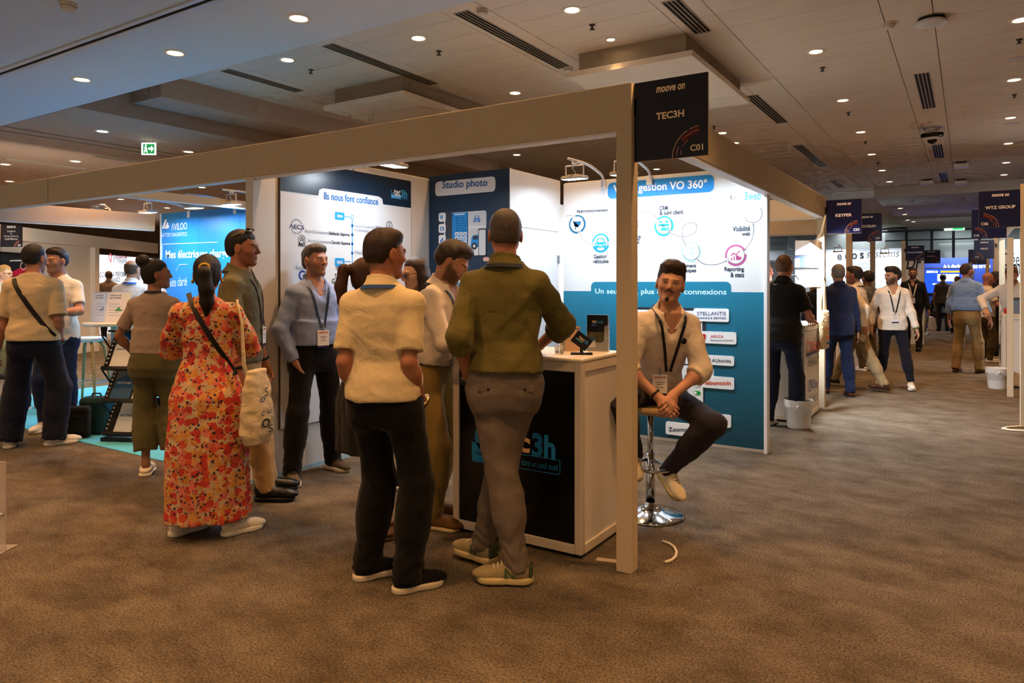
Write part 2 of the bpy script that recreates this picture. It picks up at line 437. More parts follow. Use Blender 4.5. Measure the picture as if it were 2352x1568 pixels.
def ik(a, b, l1, l2, pole):
    d = b - a; D = float(np.linalg.norm(d)); L = min(max(D, abs(l1 - l2) + .02), (l1 + l2) * .999); u = d / (D + 1e-9)
    c = (l1 * l1 - l2 * l2 + L * L) / (2 * L); h = math.sqrt(max(l1 * l1 - c * c, 0)); pole = np.array(pole, np.float32)
    pv = unit(pole - u * float(pole @ u))
    return a + u * c + pv * h, a + u * L
TM = [(-.13, .10, .08, .09), (-.06, .150, .096, .114), (.02, .152, .098, .112), (.10, .140, .098, .097), (.18, .134, .099, .092), (.30, .146, .106, .101), (.39, .152, .107, .107), (.45, .144, .094, .101), (.50, .108, .074, .082), (.56, .062, .055, .057)]
TF = [(-.13, .10, .08, .09), (-.06, .168, .10, .128), (.02, .160, .10, .120), (.10, .136, .095, .096), (.18, .120, .09, .085), (.30, .130, .098, .090), (.39, .138, .100, .094), (.45, .130, .084, .090), (.50, .095, .066, .074), (.55, .055, .048, .05)]
LODS = [(.0085, .0052), (.012, .008), (.017, .0125)]
def limb(Fd, a, b, ra, rb, k=.02, wall=.007, depth=.018, flat=None):
    """tapered sleeve from a to b with a flat, hollow end at b"""
    n = unit(b - a); R = max(ra, rb) + .05; lo = np.minimum(a, b) - R; hi = np.maximum(a, b) + R
    sl, g = Fd._win(lo, hi)
    if sl is None: return
    ba = b - a; L = float(np.linalg.norm(ba)); px, py, pz = g[0] - a[0], g[1] - a[1], g[2] - a[2]
    t = px * n[0] + py * n[1] + pz * n[2]; h = np.clip(t / L, 0, 1); th = np.clip(t, 0, None)
    qx, qy, qz = px - n[0] * th, py - n[1] * th, pz - n[2] * th
    rr = np.sqrt(qx * qx + qy * qy + qz * qz); d = np.maximum(rr - (ra + (rb - ra) * h), t - L)
    inner = np.maximum(rr - (ra + (rb - ra) * h - wall), L - depth - t); d = np.maximum(d, -inner)
    Fd._put(sl, d, k)
def hand(Fd, w, d, n, side, curl=25., sc=1., spread=.12, thumb=1.):
    d = unit(d); n = unit(n - d * float(n @ d)); a = np.cross(d, n) * side * -1.   # a points to the thumb side
    n0 = n
    Fd.cap(w, w + d * .03 * sc, .027 * sc, .03 * sc, .015, flat=(n, .75))
    for o in (-.02, 0., .02): Fd.cap(w + d * .03 * sc + a * o * .7 * sc, w + d * .085 * sc + a * o * sc, .02 * sc, .0175 * sc, .014, flat=(n, .72))
    tips = []
    for i, (o, L) in enumerate(((.031, .070), (.0105, .080), (-.0105, .074), (-.030, .058))):
        p = w + d * (.09 - .008 * (i == 3)) * sc + a * o * sc; dd = unit(d + a * (o * spread * 10)); r = .0092 * sc
        for j, f in enumerate((.45, .32, .25)):
            ang = math.radians(curl * (1.0 if j else .8)); dn = math.cos(ang) * dd + math.sin(ang) * n; n2 = math.cos(ang) * n - math.sin(ang) * dd
            q = p + dn * L * f * sc * 1.08; Fd.cap(p, q, r, r * .9, .004); p, dd, r = q, dn, r * .92; n = n2 if j < 2 else n
        tips.append(p); n = n0
    p = w + d * .025 * sc + a * .026 * sc; dd = unit(d * .75 + a * .6 * thumb + n * .35)
    q = p + dd * .045 * sc; Fd.cap(p, q, .0135 * sc, .0115 * sc, .01); dd = unit(d * .9 + a * .15 * thumb + n * .4); Fd.cap(q, q + dd * .03 * sc, .0108 * sc, .0095 * sc, .004)
    return tips
def head_field(Fd, c, M, hs, sex, nb, lod, jaw=1.):
    P = lambda x, y, z: c + M @ (V3(x, y, z) * hs)
    e = lambda x, y, z, rx, ry, rz, k=.02, op='+': Fd.ell(P(x, y, z), (rx * hs, ry * hs, rz * hs), k, M, op)
    cp = lambda a, b, ra, rb, k=.012, op='+': Fd.cap(P(*a), P(*b), ra * hs, rb * hs, k, op)
    e(0, -.014, .030, .077, .097, .086, .03)
    e(0, .020, -.012, .064, .072, .066, .03); e(0, .030, -.062, .046 * jaw, .058, .052, .03)
    nr = .053 if sex == 'm' else .045
    Fd.cap(P(0, -.022, -.05), nb + V3(0, -.005, -.02), nr * hs, nr * 1.12 * hs, .03)
    for sx in (-1, 1):
        cp((sx * .046 * jaw, .0, -.054), (sx * .015, .064, -.100), .015 * jaw, .014, .028)
        e(sx * .040, .060, -.024, .018, .018, .018, .03)
        e(sx * .079, -.008, -.012, .010, .021, .033, .008)
        if lod < 2: e(sx * .090, -.003, -.010, .006, .011, .020, .006, '-')
    e(0, .072, -.099, .022 * jaw, .018, .018, .025)
    if lod < 2:
        cp((-.036, .083, .017), (.036, .083, .017), .010, .010, .02)
        for sx in (-1, 1): e(sx * .031, .100, -.001, .017, .013, .0085, .010, '-')
    cp((0, .090, .012), (0, .108, -.026), .008, .0125, .014)
    if lod < 2:
        for sx in (-1, 1): cp((sx * .010, .096, -.031), (sx * .010, .099, -.031), .0085, .0085, .006)
        cp((-.024, .080, -.0575), (0, .0895, -.0555), .0045, .0068, .005); cp((.024, .080, -.0575), (0, .0895, -.0555), .0045, .0068, .005); cp((-.019, .082, -.0665), (0, .0895, -.0685), .005, .0075, .005); cp((.019, .082, -.0665), (0, .0895, -.0685), .005, .0075, .005)
        if lod == 0:
            for sx in (-1, 1):
                cp((sx * .016, .0865, .0055), (sx * .046, .080, .0045), .0056, .005, .004); cp((sx * .018, .0855, -.0085), (sx * .044, .0795, -.0078), .005, .0045, .004)
def hair_mesh(c, M, hs, st, lod, seed):
    vs = (.0062, .0085, .013)[lod]; style = st['style']; th = st.get('th', .012) * .85; long_ = style in ('long', 'ponytail', 'bun')
    R = .17 * hs + st.get('ext', 0)
    lo = c - R; hi = c + R + V3(0, 0, .05)
    if style == 'long': lo = lo - V3(.03, .03, .28)
    if style == 'ponytail': lo = lo - V3(.05, .05, .34)
    Fd = Field(lo, hi, vs); P = lambda x, y, z: c + M @ (V3(x, y, z) * hs)
    e = lambda x, y, z, rx, ry, rz, k=.02, op='+': Fd.ell(P(x, y, z), (rx * hs, ry * hs, rz * hs), k, M, op)
    e(0, -.016, .031, .077 + th * .45, .097 + th * .8, .086 + th, .01)
    e(0, -.030, -.02, .070 + th * .4, .078 + th * .6, .075, .02)
    for q in st.get('lumps', ()): e(q[0], min(q[1], .035), q[2] - .012, q[3], q[4], q[5], .04)
    # hairline
    X, Y, Z = Fd.ax[0][:, None, None] - c[0], Fd.ax[1][None, :, None] - c[1], Fd.ax[2][None, None, :] - c[2]
    x, y, z = [(X * M[0, i] + Y * M[1, i] + Z * M[2, i]) / hs for i in range(3)]
    fr = st.get('front', .062); nape = st.get('nape', -.062)
    y = y + .004 * np.sin(z * 140 + x * 90)
    zl = np.interp(y, [-.2, -.05, -.028, -.01, .012, .022, .05, .085, .2], [nape, nape, nape * .55, .012, -.005, .02, fr - .018, fr, fr + .01]).astype(np.float32)
    zl = zl + (.014 * np.clip((np.abs(x) - .028) / .03, 0, 1) * np.clip((y - .03) / .03, 0, 1) + .004 * np.sin(x * 260 + 1) * (y > .04)).astype(np.float32)
    if long_: zl = np.where(y < -.012, -9., zl)
    Fd.v += (np.clip(1 - (z - zl) / .045, 0, 1) ** 1.5 * (th * .95 if not long_ else th * .6)).astype(np.float32)
    Fd.v = np.maximum(Fd.v, ((zl - z + .004 * np.sin(x * 230) * np.sin(y * 170)) * hs).astype(np.float32))
    if style == 'bald':
        Fd.v = np.maximum(Fd.v, ((z - st.get('crown', .06)) * hs).astype(np.float32))
    if style == 'bun': e(*st.get('bun', (0, -.105, .10)), .058, .052, .052, .012)
    if style == 'ponytail':
        b = st.get('tie', (0, -.115, .035)); e(b[0], b[1] + .008, b[2], .03, .025, .03, .02)
        pts = [P(*b)] + [P(*q) for q in st['tail']]; rr = st.get('tr', [.02, .034, .036, .03, .012])
        for i in range(len(pts) - 1): Fd.cap(pts[i], pts[i + 1], rr[i], rr[i + 1], .015)
    if style == 'long':
        for sx in (-1, 1):
            pts = [P(sx * .05, -.03, .05), P(sx * .078, -.02, -.03), P(sx * .078, -.015, -.12), P(sx * .07, .0, -.22)]
            for i, r in enumerate((.04, .036, .034)): Fd.cap(pts[i], pts[i + 1], r, r * .85, .03)
        e(0, -.07, -.09, .075, .05, .13, .03)
    curl = st.get('curl', 0.)
    Fd.rumple(.0022 + curl, st.get('freq', 2.2), seed, (1, 1, .5), .4)
    return to_mesh('hair', *Fd.mesh())
def shoe(kind, col, sole, lod, extra=None):
    """shoe along +y, ankle above the origin; returns [(name, mesh, material)]"""
    vs = (.0072, .010, .014)[lod]; Fd = Field(V3(-.07, -.10, -.02), V3(.07, .24, .17), vs); z = V3(0, 0, 1)
    top = {'sneaker': .085, 'slip': .06, 'loafer': .06, 'boot': .13, 'sandal': .02}.get(kind, .08)
    Fd.ell(V3(0, -.028, .055), (.036, .044, .055), .02)
    Fd.cap(V3(0, -.02, .055), V3(0, .02, .06), .034, .036, .02)
    Fd.cap(V3(0, .0, .05), V3(.003, .135, .036), .040, .036, .03, flat=(V3(1, 0, 0), 1.05))
    Fd.ell(V3(.003, .15, .035), (.040, .058, .028), .02)
    if kind == 'boot': Fd.cap(V3(0, -.02, .07), V3(0, -.02, .13), .042, .045, .03)
    Fd.plane(V3(0, 0, .022), V3(0, 0, -1)); Fd.plane(V3(0, -.02, top), unit(V3(0, -.25, 1)))
    out = [('upper', to_mesh('upper', *Fd.mesh()), col)]
    Fs = Field(V3(-.07, -.10, -.02), V3(.07, .24, .06), vs * .9); X, Y = Fs.ax[0][:, None, None], Fs.ax[1][None, :, None]; Z = Fs.ax[2][None, None, :]
    h = np.clip((Y + .03) / .165, 0, 1); r = np.interp(h, [0, .45, .8, 1], [.041, .038, .047, .044]).astype(np.float32)
    d2 = np.sqrt((X - .003 * h) ** 2 + (Y + .03 - .165 * h) ** 2) - r - (.003 if kind != 'loafer' else 0)
    st = .030 if kind == 'sneaker' else .022
    toe = .012 * np.clip((Y - .13) / .07, 0, 1) ** 2
    Fs.v = (np.maximum(d2, np.abs(Z - st / 2 - toe * .5) - st / 2 + .004) - .004).astype(np.float32)
    out.append(('sole', to_mesh('sole', *Fs.mesh()), sole))
    if kind == 'sneaker' and lod < 2:
        m = MB()
        for i in range(5):
            y = .030 + i * .018; zz = .1000 - i * .0066
            m.tube([(-.021, y, zz - .008), (-.01, y + .002, zz + .003), (.01, y + .004, zz + .003), (.021, y + .006, zz - .008)], .0036, 5)
        out.append(('laces', m.mesh('laces', True), extra.get('lace', '#d8d0c0') if extra else '#d8d0c0'))
    return out

class Fig: pass
def person(label, at, rz, H=1.75, sex='m', build=1., belly=0., pose=None, skin='#b97a54', hair=None, beard=0., top=None, bottom=None, shoes=None, lod=0, brow=None, eyes=True, group=None, mouth=None):
    ps = pose or {}; s = H / 1.75; tab = np.array(TM if sex == 'm' else TF, np.float32) * s
    tab[:, 1] *= build; tab[:, 2] *= build; tab[:, 3] *= build
    bz = np.exp(-((tab[:, 0] / s - .14) / .11) ** 2); tab[:, 2] += belly * bz; tab[:, 1] += belly * .45 * bz
    vs, fine = LODS[lod]; seed = int(_rs.randint(1e6)); f = Fig(); f.s = s
    hipz = ps.get('hipz', .925) * s; hx, hy = ps.get('hips', (0, 0)); pel = V3(hx, hy, hipz)
    T = rotm(ps.get('twist', 0), ps.get('lean', 0), ps.get('side', 0)); f.T = T; f.pel = pel
    Tp = rotm(ps.get('pelvis', 0), ps.get('lean', 0) * ps.get('plean', .3), ps.get('side', 0) * .5)
    TP = lambda x, y, z: pel + T @ (V3(x, y, z) * s)
    sw = (.151 if sex == 'm' else .145) * build ** .5
    nb = TP(0, -.012, .535); f.nb = nb
    hy_, hp_, hr_ = ps.get('head', (0, 0, 0)); HM = rotm(hy_, hp_, hr_); hs = (1.0 if sex == 'm' else .96) * (s ** .5) * ps.get('hs', 1.)
    hc = nb + V3(0, 0, .052 * s) + rotm(hy_ * .3, hp_ * .7 + ps.get('neck', 0), hr_ * .6) @ V3(0, .028, .115 * hs); f.hc, f.HM, f.hs = hc, HM, hs
    # limbs
    l1, l2 = .285 * s, .255 * s; J = {}
    for sd, sx in (('L', -1), ('R', 1)):
        sh = TP(sx * sw, -.012, .452 + ps.get('shrug', 0)); tgt = ps.get('hand' + sd)
        tgt = V3(*tgt) * s if tgt is not None else sh + V3(sx * .07, .07, -.515) * s
        el, wr = ik(sh, tgt, l1, l2, ps.get('elbow' + sd, (sx * .5, -1., -.1)))
        hd = ps.get('dir' + sd); hd = unit(V3(*hd)) if hd is not None else unit(wr - el)
        pn = ps.get('palm' + sd); pn = unit(V3(*pn)) if pn is not None else V3(-sx, 0, 0)
        J[sd] = (sh, el, wr, hd, pn, sx)
    LG = {}
    for sd, sx in (('L', -1), ('R', 1)):
        ft = ps.get('foot' + sd, (sx * .11, 0, -sx * 12, 0, 0)); ft = list(ft) + [0] * (5 - len(ft))
        hj = pel + Tp @ V3(sx * .088 * s, 0, -.02 * s)
        an = V3(ft[0], ft[1], ft[4] + .085 * s)
        fm = rotm(ft[2], ft[3], 0)
        if ft[3]: an = an + V3(0, 0, .075) - fm @ V3(0, 0, .075) * 0
        kn, an = ik(hj, an, .418 * s, .415 * s, ps.get('knee' + sd, tuple(fm[:, 1] + V3(sx * .1, 0, .05))))
        LG[sd] = (hj, kn, an, fm, sx)
    f.J, f.LG = J, LG
    # ---- body
    allp = [hc + .17, hc - .17, pel + .24, pel - .24, nb + .1] + [q for j in J.values() for q in (j[0] + .1, j[0] - .1, j[2] + .09, j[2] - .09, j[1] + .06, j[1] - .06, j[2] + j[3] * .19 + .05, j[2] + j[3] * .19 - .05)]
    hasleg = bottom.get('bare', False) if bottom else False
    allp += [q for j in LG.values() for q in (j[1] + .09, j[1] - .09, j[2] + .09, j[2] - .12)]
    lo = np.min(allp, 0); hi = np.max(allp, 0)
    hh = .135 * hs; iv = [[(hc[i] - hh, hc[i] + hh, fine)] for i in range(3)]
    for sd in 'LR':
        if ps.get('hide' + sd): continue
        w, d = J[sd][2], J[sd][3]; mid = w + d * .085
        for i in range(3): iv[i].append((mid[i] - .105, mid[i] + .105, fine))
    iv[2][0] = (hc[2] - hh - .07, hc[2] + hh, fine)
    bare = (top or {}).get('sleeve', 'short') != 'long'
    for sd in 'LR':
        zs = sorted((J[sd][1][2], J[sd][2][2])); iv[2].append((zs[0] - .05, zs[1] + (.14 if bare else .02), fine * 2.2 if bare else vs * 1.5))
        iv[2].append((LG[sd][2][2] - .1, LG[sd][2][2] + .14, vs * 1.5))
    B = Field(lo, hi, vs * 1.5, iv[:2] + [[]]); B.ax[2] = axis(lo[2], hi[2], .034, iv[2]); B.v = np.full([len(a) for a in B.ax], 1., np.float32)
    B.loft(pel, T, tab, 0, .03)
    bareleg = not bottom or bottom.get('none') or bottom.get('hem', 0) > .03
    for sd in 'LR':
        sh, el, wr, hd, pn, sx = J[sd]; m = (1.0 if sex == 'm' else .84) * s * build ** .5
        B.cap(nb + V3(0, -.01, -.03), sh, .042 * m, .042 * m, .05); B.ell(sh, (.050 * m,) * 3, .03)
        B.cap(sh, el, .045 * m, .034 * m, .03); B.cap(el, wr, .036 * m, .0255 * m, .02); B.ell(el + (wr - el) * .25, (.037 * m,) * 3, .04)
        hand(B, wr, hd, pn, sx, ps.get('curl' + sd, ps.get('curl', 24)), (1.0 if sex == 'm' else .9) * s ** .5)
        hj, kn, an, fm, _ = LG[sd]
        if not bareleg: continue
        B.cap(hj, kn, .072 * m, .052 * m, .04); B.cap(kn, an, .049 * m, .034 * m, .03); B.ell(kn + (an - kn) * .3 - fm[:, 1] * .015, (.05 * m,) * 3, .05)
        B.cap(an, an + fm @ V3(0, .09, -.055), .034 * m, .026, .02)
    if sex == 'f':
        for sx in (-1, 1): B.ell(TP(sx * .07, .085, .36), (.062 * s, .055 * s, .06 * s), .04)
    head_field(B, hc, HM, hs, sex, nb, lod, ps.get('jaw', 1.))
    co, Fc = B.mesh(); me = to_mesh('person', co, Fc)
    sk = np.array(srgb(skin), np.float32); sk = (sk * .78 + sk.mean() * .22) * 1.12; tone = np.tile(sk, (len(co), 1)); q = ((co - hc) @ HM) / hs
    hcol = np.array(srgb((brow or (hair or {}).get('col', '#2a1c12'))), np.float32)
    def blend(mask, col):
        nonlocal tone; tone = tone * (1 - mask[:, None]) + np.array(col, np.float32) * mask[:, None]
    sm = lambda a, lo_, hi_: np.clip((a - lo_) / (hi_ - lo_), 0, 1)
    nz = np.sin(q[:, 0] * 310) * np.sin(q[:, 1] * 290) * np.sin(q[:, 2] * 330)
    fr = sm(q[:, 1], .03, .05)
    blend(fr * sm(.03 - np.hypot(np.abs(q[:, 0]) - .045, q[:, 2] + .03), 0, .03) * .25, sk * V3(1.1, .72, .65))
    blend(sm(.02 - np.abs(q[:, 2] + .028), 0, .01) * sm(.014 - np.abs(q[:, 0]), 0, .008) * sm(q[:, 1], .09, .1) * .25, sk * V3(1.1, .72, .65))
    ear = sm(np.abs(q[:, 0]), .076, .084) * sm(.05 - np.abs(q[:, 1] + .01), 0, .02) * (np.abs(q[:, 2] + .01) < .05); blend(ear * .3, sk * V3(1.1, .7, .6))
    if beard:
        lim = np.interp(np.abs(q[:, 0]), [0, .02, .05, .07, .09], [-.075, -.055, -.042, -.02, .01])
        bm_ = sm(lim - q[:, 2], -.004, .012) * sm(q[:, 1], -.008, .012) * sm(q[:, 2], -.135, -.115)
        mo = sm(.03 - np.abs(q[:, 0]), 0, .012) * sm(.008 - np.abs(q[:, 2] + .044), 0, .006) * sm(q[:, 1], .06, .07)
        blend(np.clip(np.maximum(bm_, mo) * beard * (1 + .25 * nz), 0, .92), hcol * 1.1)
    lipm = sm(.0095 - np.abs(q[:, 2] + .061), 0, .005) * sm(.025 - np.abs(q[:, 0]), 0, .006) * sm(q[:, 1], .075, .082); blend(lipm * .7, sk * V3(.95, .55, .52))
    blend(sm(.0024 - np.abs(q[:, 2] + .0615), 0, .002) * sm(.024 - np.abs(q[:, 0]), 0, .003) * sm(q[:, 1], .07, .075) * .6, sk * V3(.35, .2, .18))
    bl = sm(.0055 - np.abs(q[:, 2] - .0215 + .1 * np.abs(np.abs(q[:, 0]) - .03)), 0, .003) * (np.abs(q[:, 0]) > .012) * (np.abs(q[:, 0]) < .052) * fr; blend(np.clip(bl * .85, 0, 1), hcol)
    if lod:
        ey = (np.hypot((np.abs(q[:, 0]) - .031) / 1.7, q[:, 2]) < .0085) & (q[:, 1] > .05); blend(ey * .8, V3(.02, .014, .01))
    st = (hair or {}).get('stubble', 0)
    if st:
        bl = sm(q[:, 2], -.05, .02) * sm(.03 - q[:, 1], 0, .03); blend(np.clip(bl * st, 0, .9), hcol)
    a = me.attributes.new('tone', 'FLOAT_COLOR', 'POINT'); a.data.foreach_set('color', np.hstack([tone, np.ones((len(co), 1), np.float32)]).astype(np.float32).ravel())
    root = mk('person', me, None, attr_skin()); tag(root, label, 'person', group); root.location = (at[0], at[1], at[2] if len(at) > 2 else 0.); root.rotation_euler = (0, 0, rz)
    f.root = root; f.body = B
    if lod == 0 and eyes:
        for sx in (-1, 1):
            ec = hc + HM @ (V3(sx * .0315, .0772, -.0015) * hs)
            m = MB(); m.sphere(ec, .0125 * hs, 12); o = m.build('eye', mat('#b8aca0', .2), root, smooth=True)
            m = MB(); m.sphere(ec + HM @ V3(0, .0072, 0), .0062 * hs, 8); m.build('iris', mat('#1a120c', .15), o, smooth=True)
    if hair: mk('hair', hair_mesh(hc, HM, hs, hair, lod, seed), root, hairmat(hair['col']))
    if hair and hair.get('band'):
        b = hair.get('tie'); p = [hc + HM @ (V3(b[0] + .027 * math.cos(t), b[1] - .014, b[2] + .027 * math.sin(t) - .004) * hs) for t in np.linspace(0, 2 * math.pi, 14)[:-1]]
        MB().tube([tuple(x) for x in p], .008, 6, closed=True).build('hair_tie', mat(hair['band'], .6), root, smooth=True)
    # ---- top
    tp = top or {}; g = tp.get('g', .012) * (1 if sex == 'm' else .9); kind = tp.get('kind', 'shirt'); tcol = tp.get('col', '#dddddd')
    tm = tp.get('mat') or cloth(tcol, fold=tp.get('fold', .35))
    hem = tp.get('hem', -.05 if kind != 'tuck' else .085) * s; sl = tp.get('sleeve', 'short'); m = (1.0 if sex == 'm' else .84) * s * build ** .5; sg = tp.get('sg', .009)
    lo2 = np.min([q for j in J.values() for q in (j[0] - .14, j[1] - .13, (j[2] if sl != 'short' else j[1]) - .1)] + [pel - .30, nb - .2], 0); hi2 = np.max([q for j in J.values() for q in (j[0] + .14, j[1] + .13, (j[2] if sl != 'short' else j[1]) + .1)] + [pel + .30, nb + .06], 0)
    skirt = tp.get('skirt'); lo2[2] = min(lo2[2], hipz + hem - .06)
    if skirt: lo2[2] = skirt['z'] - .03; lo2[:2] -= .1; hi2[:2] += .1
    U = Field(lo2, hi2, vs if not skirt else vs * 1.15)
    tb = tab.copy()
    if not skirt:
        low = tb[:, 0] < .12 * s
        if hem < .05 * s: tb[low, 1:4] += .010; tb[low, 3] += .014; tb[low, 1] += .006
        if tp.get('loose'): tb[low, 1:4] = np.maximum(tb[low, 1:4], tp['loose'] * s)
        if hem < tb[0, 0]: tb = np.vstack([[hem - .02, *tb[1, 1:]], tb[1:]])
        elif tp.get('loose') or hem < 0: tb[0, 1:4] = tb[1, 1:4]
    U.loft(pel, T, tb, g, .03, n=2.3)
    if not skirt: U.plane(pel + T[:, 2] * hem, -T[:, 2])
    if sex == 'f':
        for sx in (-1, 1): U.ell(TP(sx * .068, .085, .355), (.066 * s, .06 * s, .066 * s), .05)
    if tp.get('blouse'): U.loft(pel, T, [(max(.07 * s, hem), tab[3, 1] + .006, tab[3, 2] + .006, tab[3, 3] + .006), (.13 * s, tab[3, 1] + tp['blouse'], tab[3, 2] + tp['blouse'], tab[3, 3] + tp['blouse'] * 1.2), (.24 * s, tab[4, 1] + .012, tab[4, 2] + .012, tab[4, 3] + .012)], .008, .05)
    for sd in 'LR':
        sh, el, wr, hd, pn, sx = J[sd]
        U.cap(nb + V3(0, -.01, -.034), sh + V3(0, 0, -.002), .042 * m + g * .5, .044 * m + g * .6, .05); U.ell(sh, (.050 * m + g * .6,) * 3, .03)
        if sl == 'short': e_ = sh + (el - sh) * tp.get('sl', .72); limb(U, sh, e_, .044 * m + sg, .045 * m + sg + .004, .014, .018)
        elif sl == 'elbow': U.cap(sh, sh + (el - sh) * .7, .05 * m + sg, .048 * m + sg, .03); limb(U, sh + (el - sh) * .6, el + (wr - el) * tp.get('sl', .12), .05 * m + sg, .058 * m + sg * 1.3, .02, .018)
        else:
            U.cap(sh, el, .05 * m + sg, .044 * m + sg, .018); fr_ = tp.get('sl', .97) if sl == 'long' else tp.get('sl', .35)
            limb(U, el, el + (wr - el) * fr_, .045 * m + sg, (.032 if sl == 'long' else .041) * m + sg, .02, .016)
            if sl == 'rolled':
                c0 = el + (wr - el) * (fr_ - .02); limb(U, c0 - unit(wr - el) * .045, c0 + unit(wr - el) * .006, .046 * m + sg, .047 * m + sg, .006, .012)
    if skirt:
        wz = tb[4]; zt = hipz + .15 * s
        rows = [(skirt['z'], skirt['r'] * 1.0, skirt['r'] * .8, skirt['r'] * .8, skirt.get('yo', 0)), (hipz * .6, skirt['r'] * .96, skirt['r'] * .78, skirt['r'] * .8), (hipz - .06 * s, tab[1, 1] + .045, tab[1, 2] + .04, tab[1, 3] + .045), (hipz + .05 * s, tab[3, 1] + .04, tab[3, 2] + .035, tab[3, 3] + .04), (zt, tab[4, 1] + .012, tab[4, 2] + .012, tab[4, 3] + .012)]
        U.loft(V3(hx, hy, 0), np.eye(3, dtype=np.float32), rows, 0, .02, 2.1, fold=(11, .01, .05, 1.))
    U.rumple(tp.get('amp', .004) * 1.25, tp.get('wf', 1.), seed + 1, tp.get('wd', (.5, .5, 1.)), .55)
    nk = tp.get('neck', .0); U.cap(nb + V3(0, .0, -.012 - nk) + T[:, 1] * (.018 + nk), nb + V3(0, 0, .12) + T[:, 1] * .05, (.060 if sex == 'm' else .052) * s + nk * .4, .085, .012, '-')
    if tp.get('vneck', kind in ('shirt', 'tuck', 'polo')): U.cap(TP(0, .16, .40), TP(0, .07, .54), .02, .055, .01, '-')
    f.top = U
    nm = {'shirt': 'shirt', 'tuck': 'shirt', 'tee': 't_shirt', 'polo': 'polo_shirt', 'blazer': 'suit_jacket', 'dress': 'dress', 'knit': 'knit_top'}[kind]
    f.shirt = mk(nm, to_mesh(nm, *U.mesh()), root, tm)
    if tp.get('collar', kind in ('shirt', 'tuck', 'polo', 'blazer')):
        K = Field(nb - .13, nb + .15, vs * .85); cM = rotm(ps.get('twist', 0), ps.get('lean', 0) + 14, ps.get('side', 0)); o = nb + V3(0, 0, .0)
        G = [K.ax[0][:, None, None] - o[0], K.ax[1][None, :, None] - o[1], K.ax[2][None, None, :] - o[2]]
        x, y, z = [G[0] * cM[0, i] + G[1] * cM[1, i] + G[2] * cM[2, i] for i in range(3)]
        z = z - .0; rn = ((.062 if sex == 'm' else .053) * s); R_ = rn + .012 + np.clip(.03 - z, 0, 1) * .42 + .006 * np.clip(y / rn, 0, 1)
        rho = np.sqrt((x / .97) ** 2 + (y / 1.05) ** 2); ch = tp.get('ch', .042) - .012 * np.clip(y / rn, -1, 1)
        d = np.maximum(np.abs(rho - R_) - .0065, np.maximum(-.022 - z - .02 * np.clip(y / rn, 0, 1), z - ch))
        op = tp.get('open', .35); d = np.maximum(d, (op * (z + .05) * 1.1 + .004 - np.abs(x)) * (y > 0) + (y <= 0) * -1.)
        K.v = d.astype(np.float32); mk('collar', to_mesh('collar', *K.mesh()), f.shirt, tp.get('cmat') or tm)
    f.collar = tp.get('collar', kind in ('shirt', 'tuck', 'polo', 'blazer'))
    # ---- bottom
    bt = bottom or {}
    if not bt.get('none'):
        bg = bt.get('g', .011); L_ = [q for j in LG.values() for q in (j[1], j[2], j[0])]
        lo3 = np.min([q - .15 for q in L_] + [pel - .26], 0); hi3 = np.max([q + .15 for q in L_] + [pel + .26], 0); lo3[2] = min(q[2] for q in L_) - .1
        Q = Field(lo3, hi3, vs * 1.22); wt = bt.get('waist', .11) * s
        tb = tab.copy(); tb[0, 1:4] = tb[1, 1:4] * .8
        Q.loft(pel, Tp if abs(ps.get('lean', 0)) > 25 else T, tb[tb[:, 0] < .2 * s], bg * .8, .03)
        wide = bt.get('wide', 1.); ht = bt.get('hem', .0); m2 = m if sex == 'm' else s * .9
        for sd in 'LR':
            hj, kn, an, fm, sx = LG[sd]
            Q.cap(hj, kn, .075 * m2 + bg, .052 * m2 * wide + bg, .045); Q.ell(hj + (kn - hj) * .16 - Tp[:, 1] * .028, (.072 * m2 + bg * .7,) * 3, .05)
            e_ = an + unit(an - kn) * (.035 - ht); Q.cap(kn, kn + (e_ - kn) * .5, .050 * m2 * wide + bg, .048 * m2 * wide + bg, .03)
            limb(Q, kn, e_, .052 * m2 * wide + bg, bt.get('cuff', .046) * m2 * wide + bg * .8, .03, wall=.016, depth=.02)
            Q.cap(kn + (an - kn) * .25 - fm[:, 1] * .012, kn + (an - kn) * .5 - fm[:, 1] * .01, .050 * m2 * wide + bg, .047 * m2 * wide + bg, .04)
        Q.rumple(bt.get('amp', .005), bt.get('wf', 1.), seed + 2, (.6, .6, 1.), .5)
        # bunching above the hem
        idx = Q.near(.03); p = Q.pts(idx)
        for sd in 'LR':
            hj, kn, an, fm, sx = LG[sd]; r = np.sqrt((p[0] - an[0]) ** 2 + (p[1] - an[1]) ** 2 + (p[2] - an[2]) ** 2); Q.v[idx] += (bt.get('bunch', .004) * .7 * np.exp(-(r / .15) ** 2) * np.sin(p[2] * 95 + 3.5 * np.sin(p[0] * 34 + sx * 2 + p[2] * 14) + 3 * np.sin(p[1] * 31 + p[2] * 11))).astype(np.float32)
        TT = Tp if abs(ps.get('lean', 0)) > 25 else T
        Q.plane(pel + TT[:, 2] * wt, TT[:, 2]); f.bot = Q
        tr = mk(bt.get('name', 'trousers'), to_mesh('trousers', *Q.mesh()), root, bt.get('mat') or cloth(bt.get('col', '#222222'), fold=bt.get('fold', .4), stretch=(1, 1, .6))); f.trousers = tr
        if bt.get('belt'):
            Bl = Field(pel - .26, pel + .3, vs * .85); Bl.loft(pel, TT, [(wt - .036, *np.array([np.interp(wt - .036, tab[:, 0], tab[:, c]) for c in (1, 2, 3)])), (wt, *np.array([np.interp(wt, tab[:, 0], tab[:, c]) for c in (1, 2, 3)]))], bg * .8 + .012, .002)
            mk('belt', to_mesh('belt', *Bl.mesh()), root, mat(bt['belt'], .45))
    # ---- shoes
    sh_ = shoes or {}
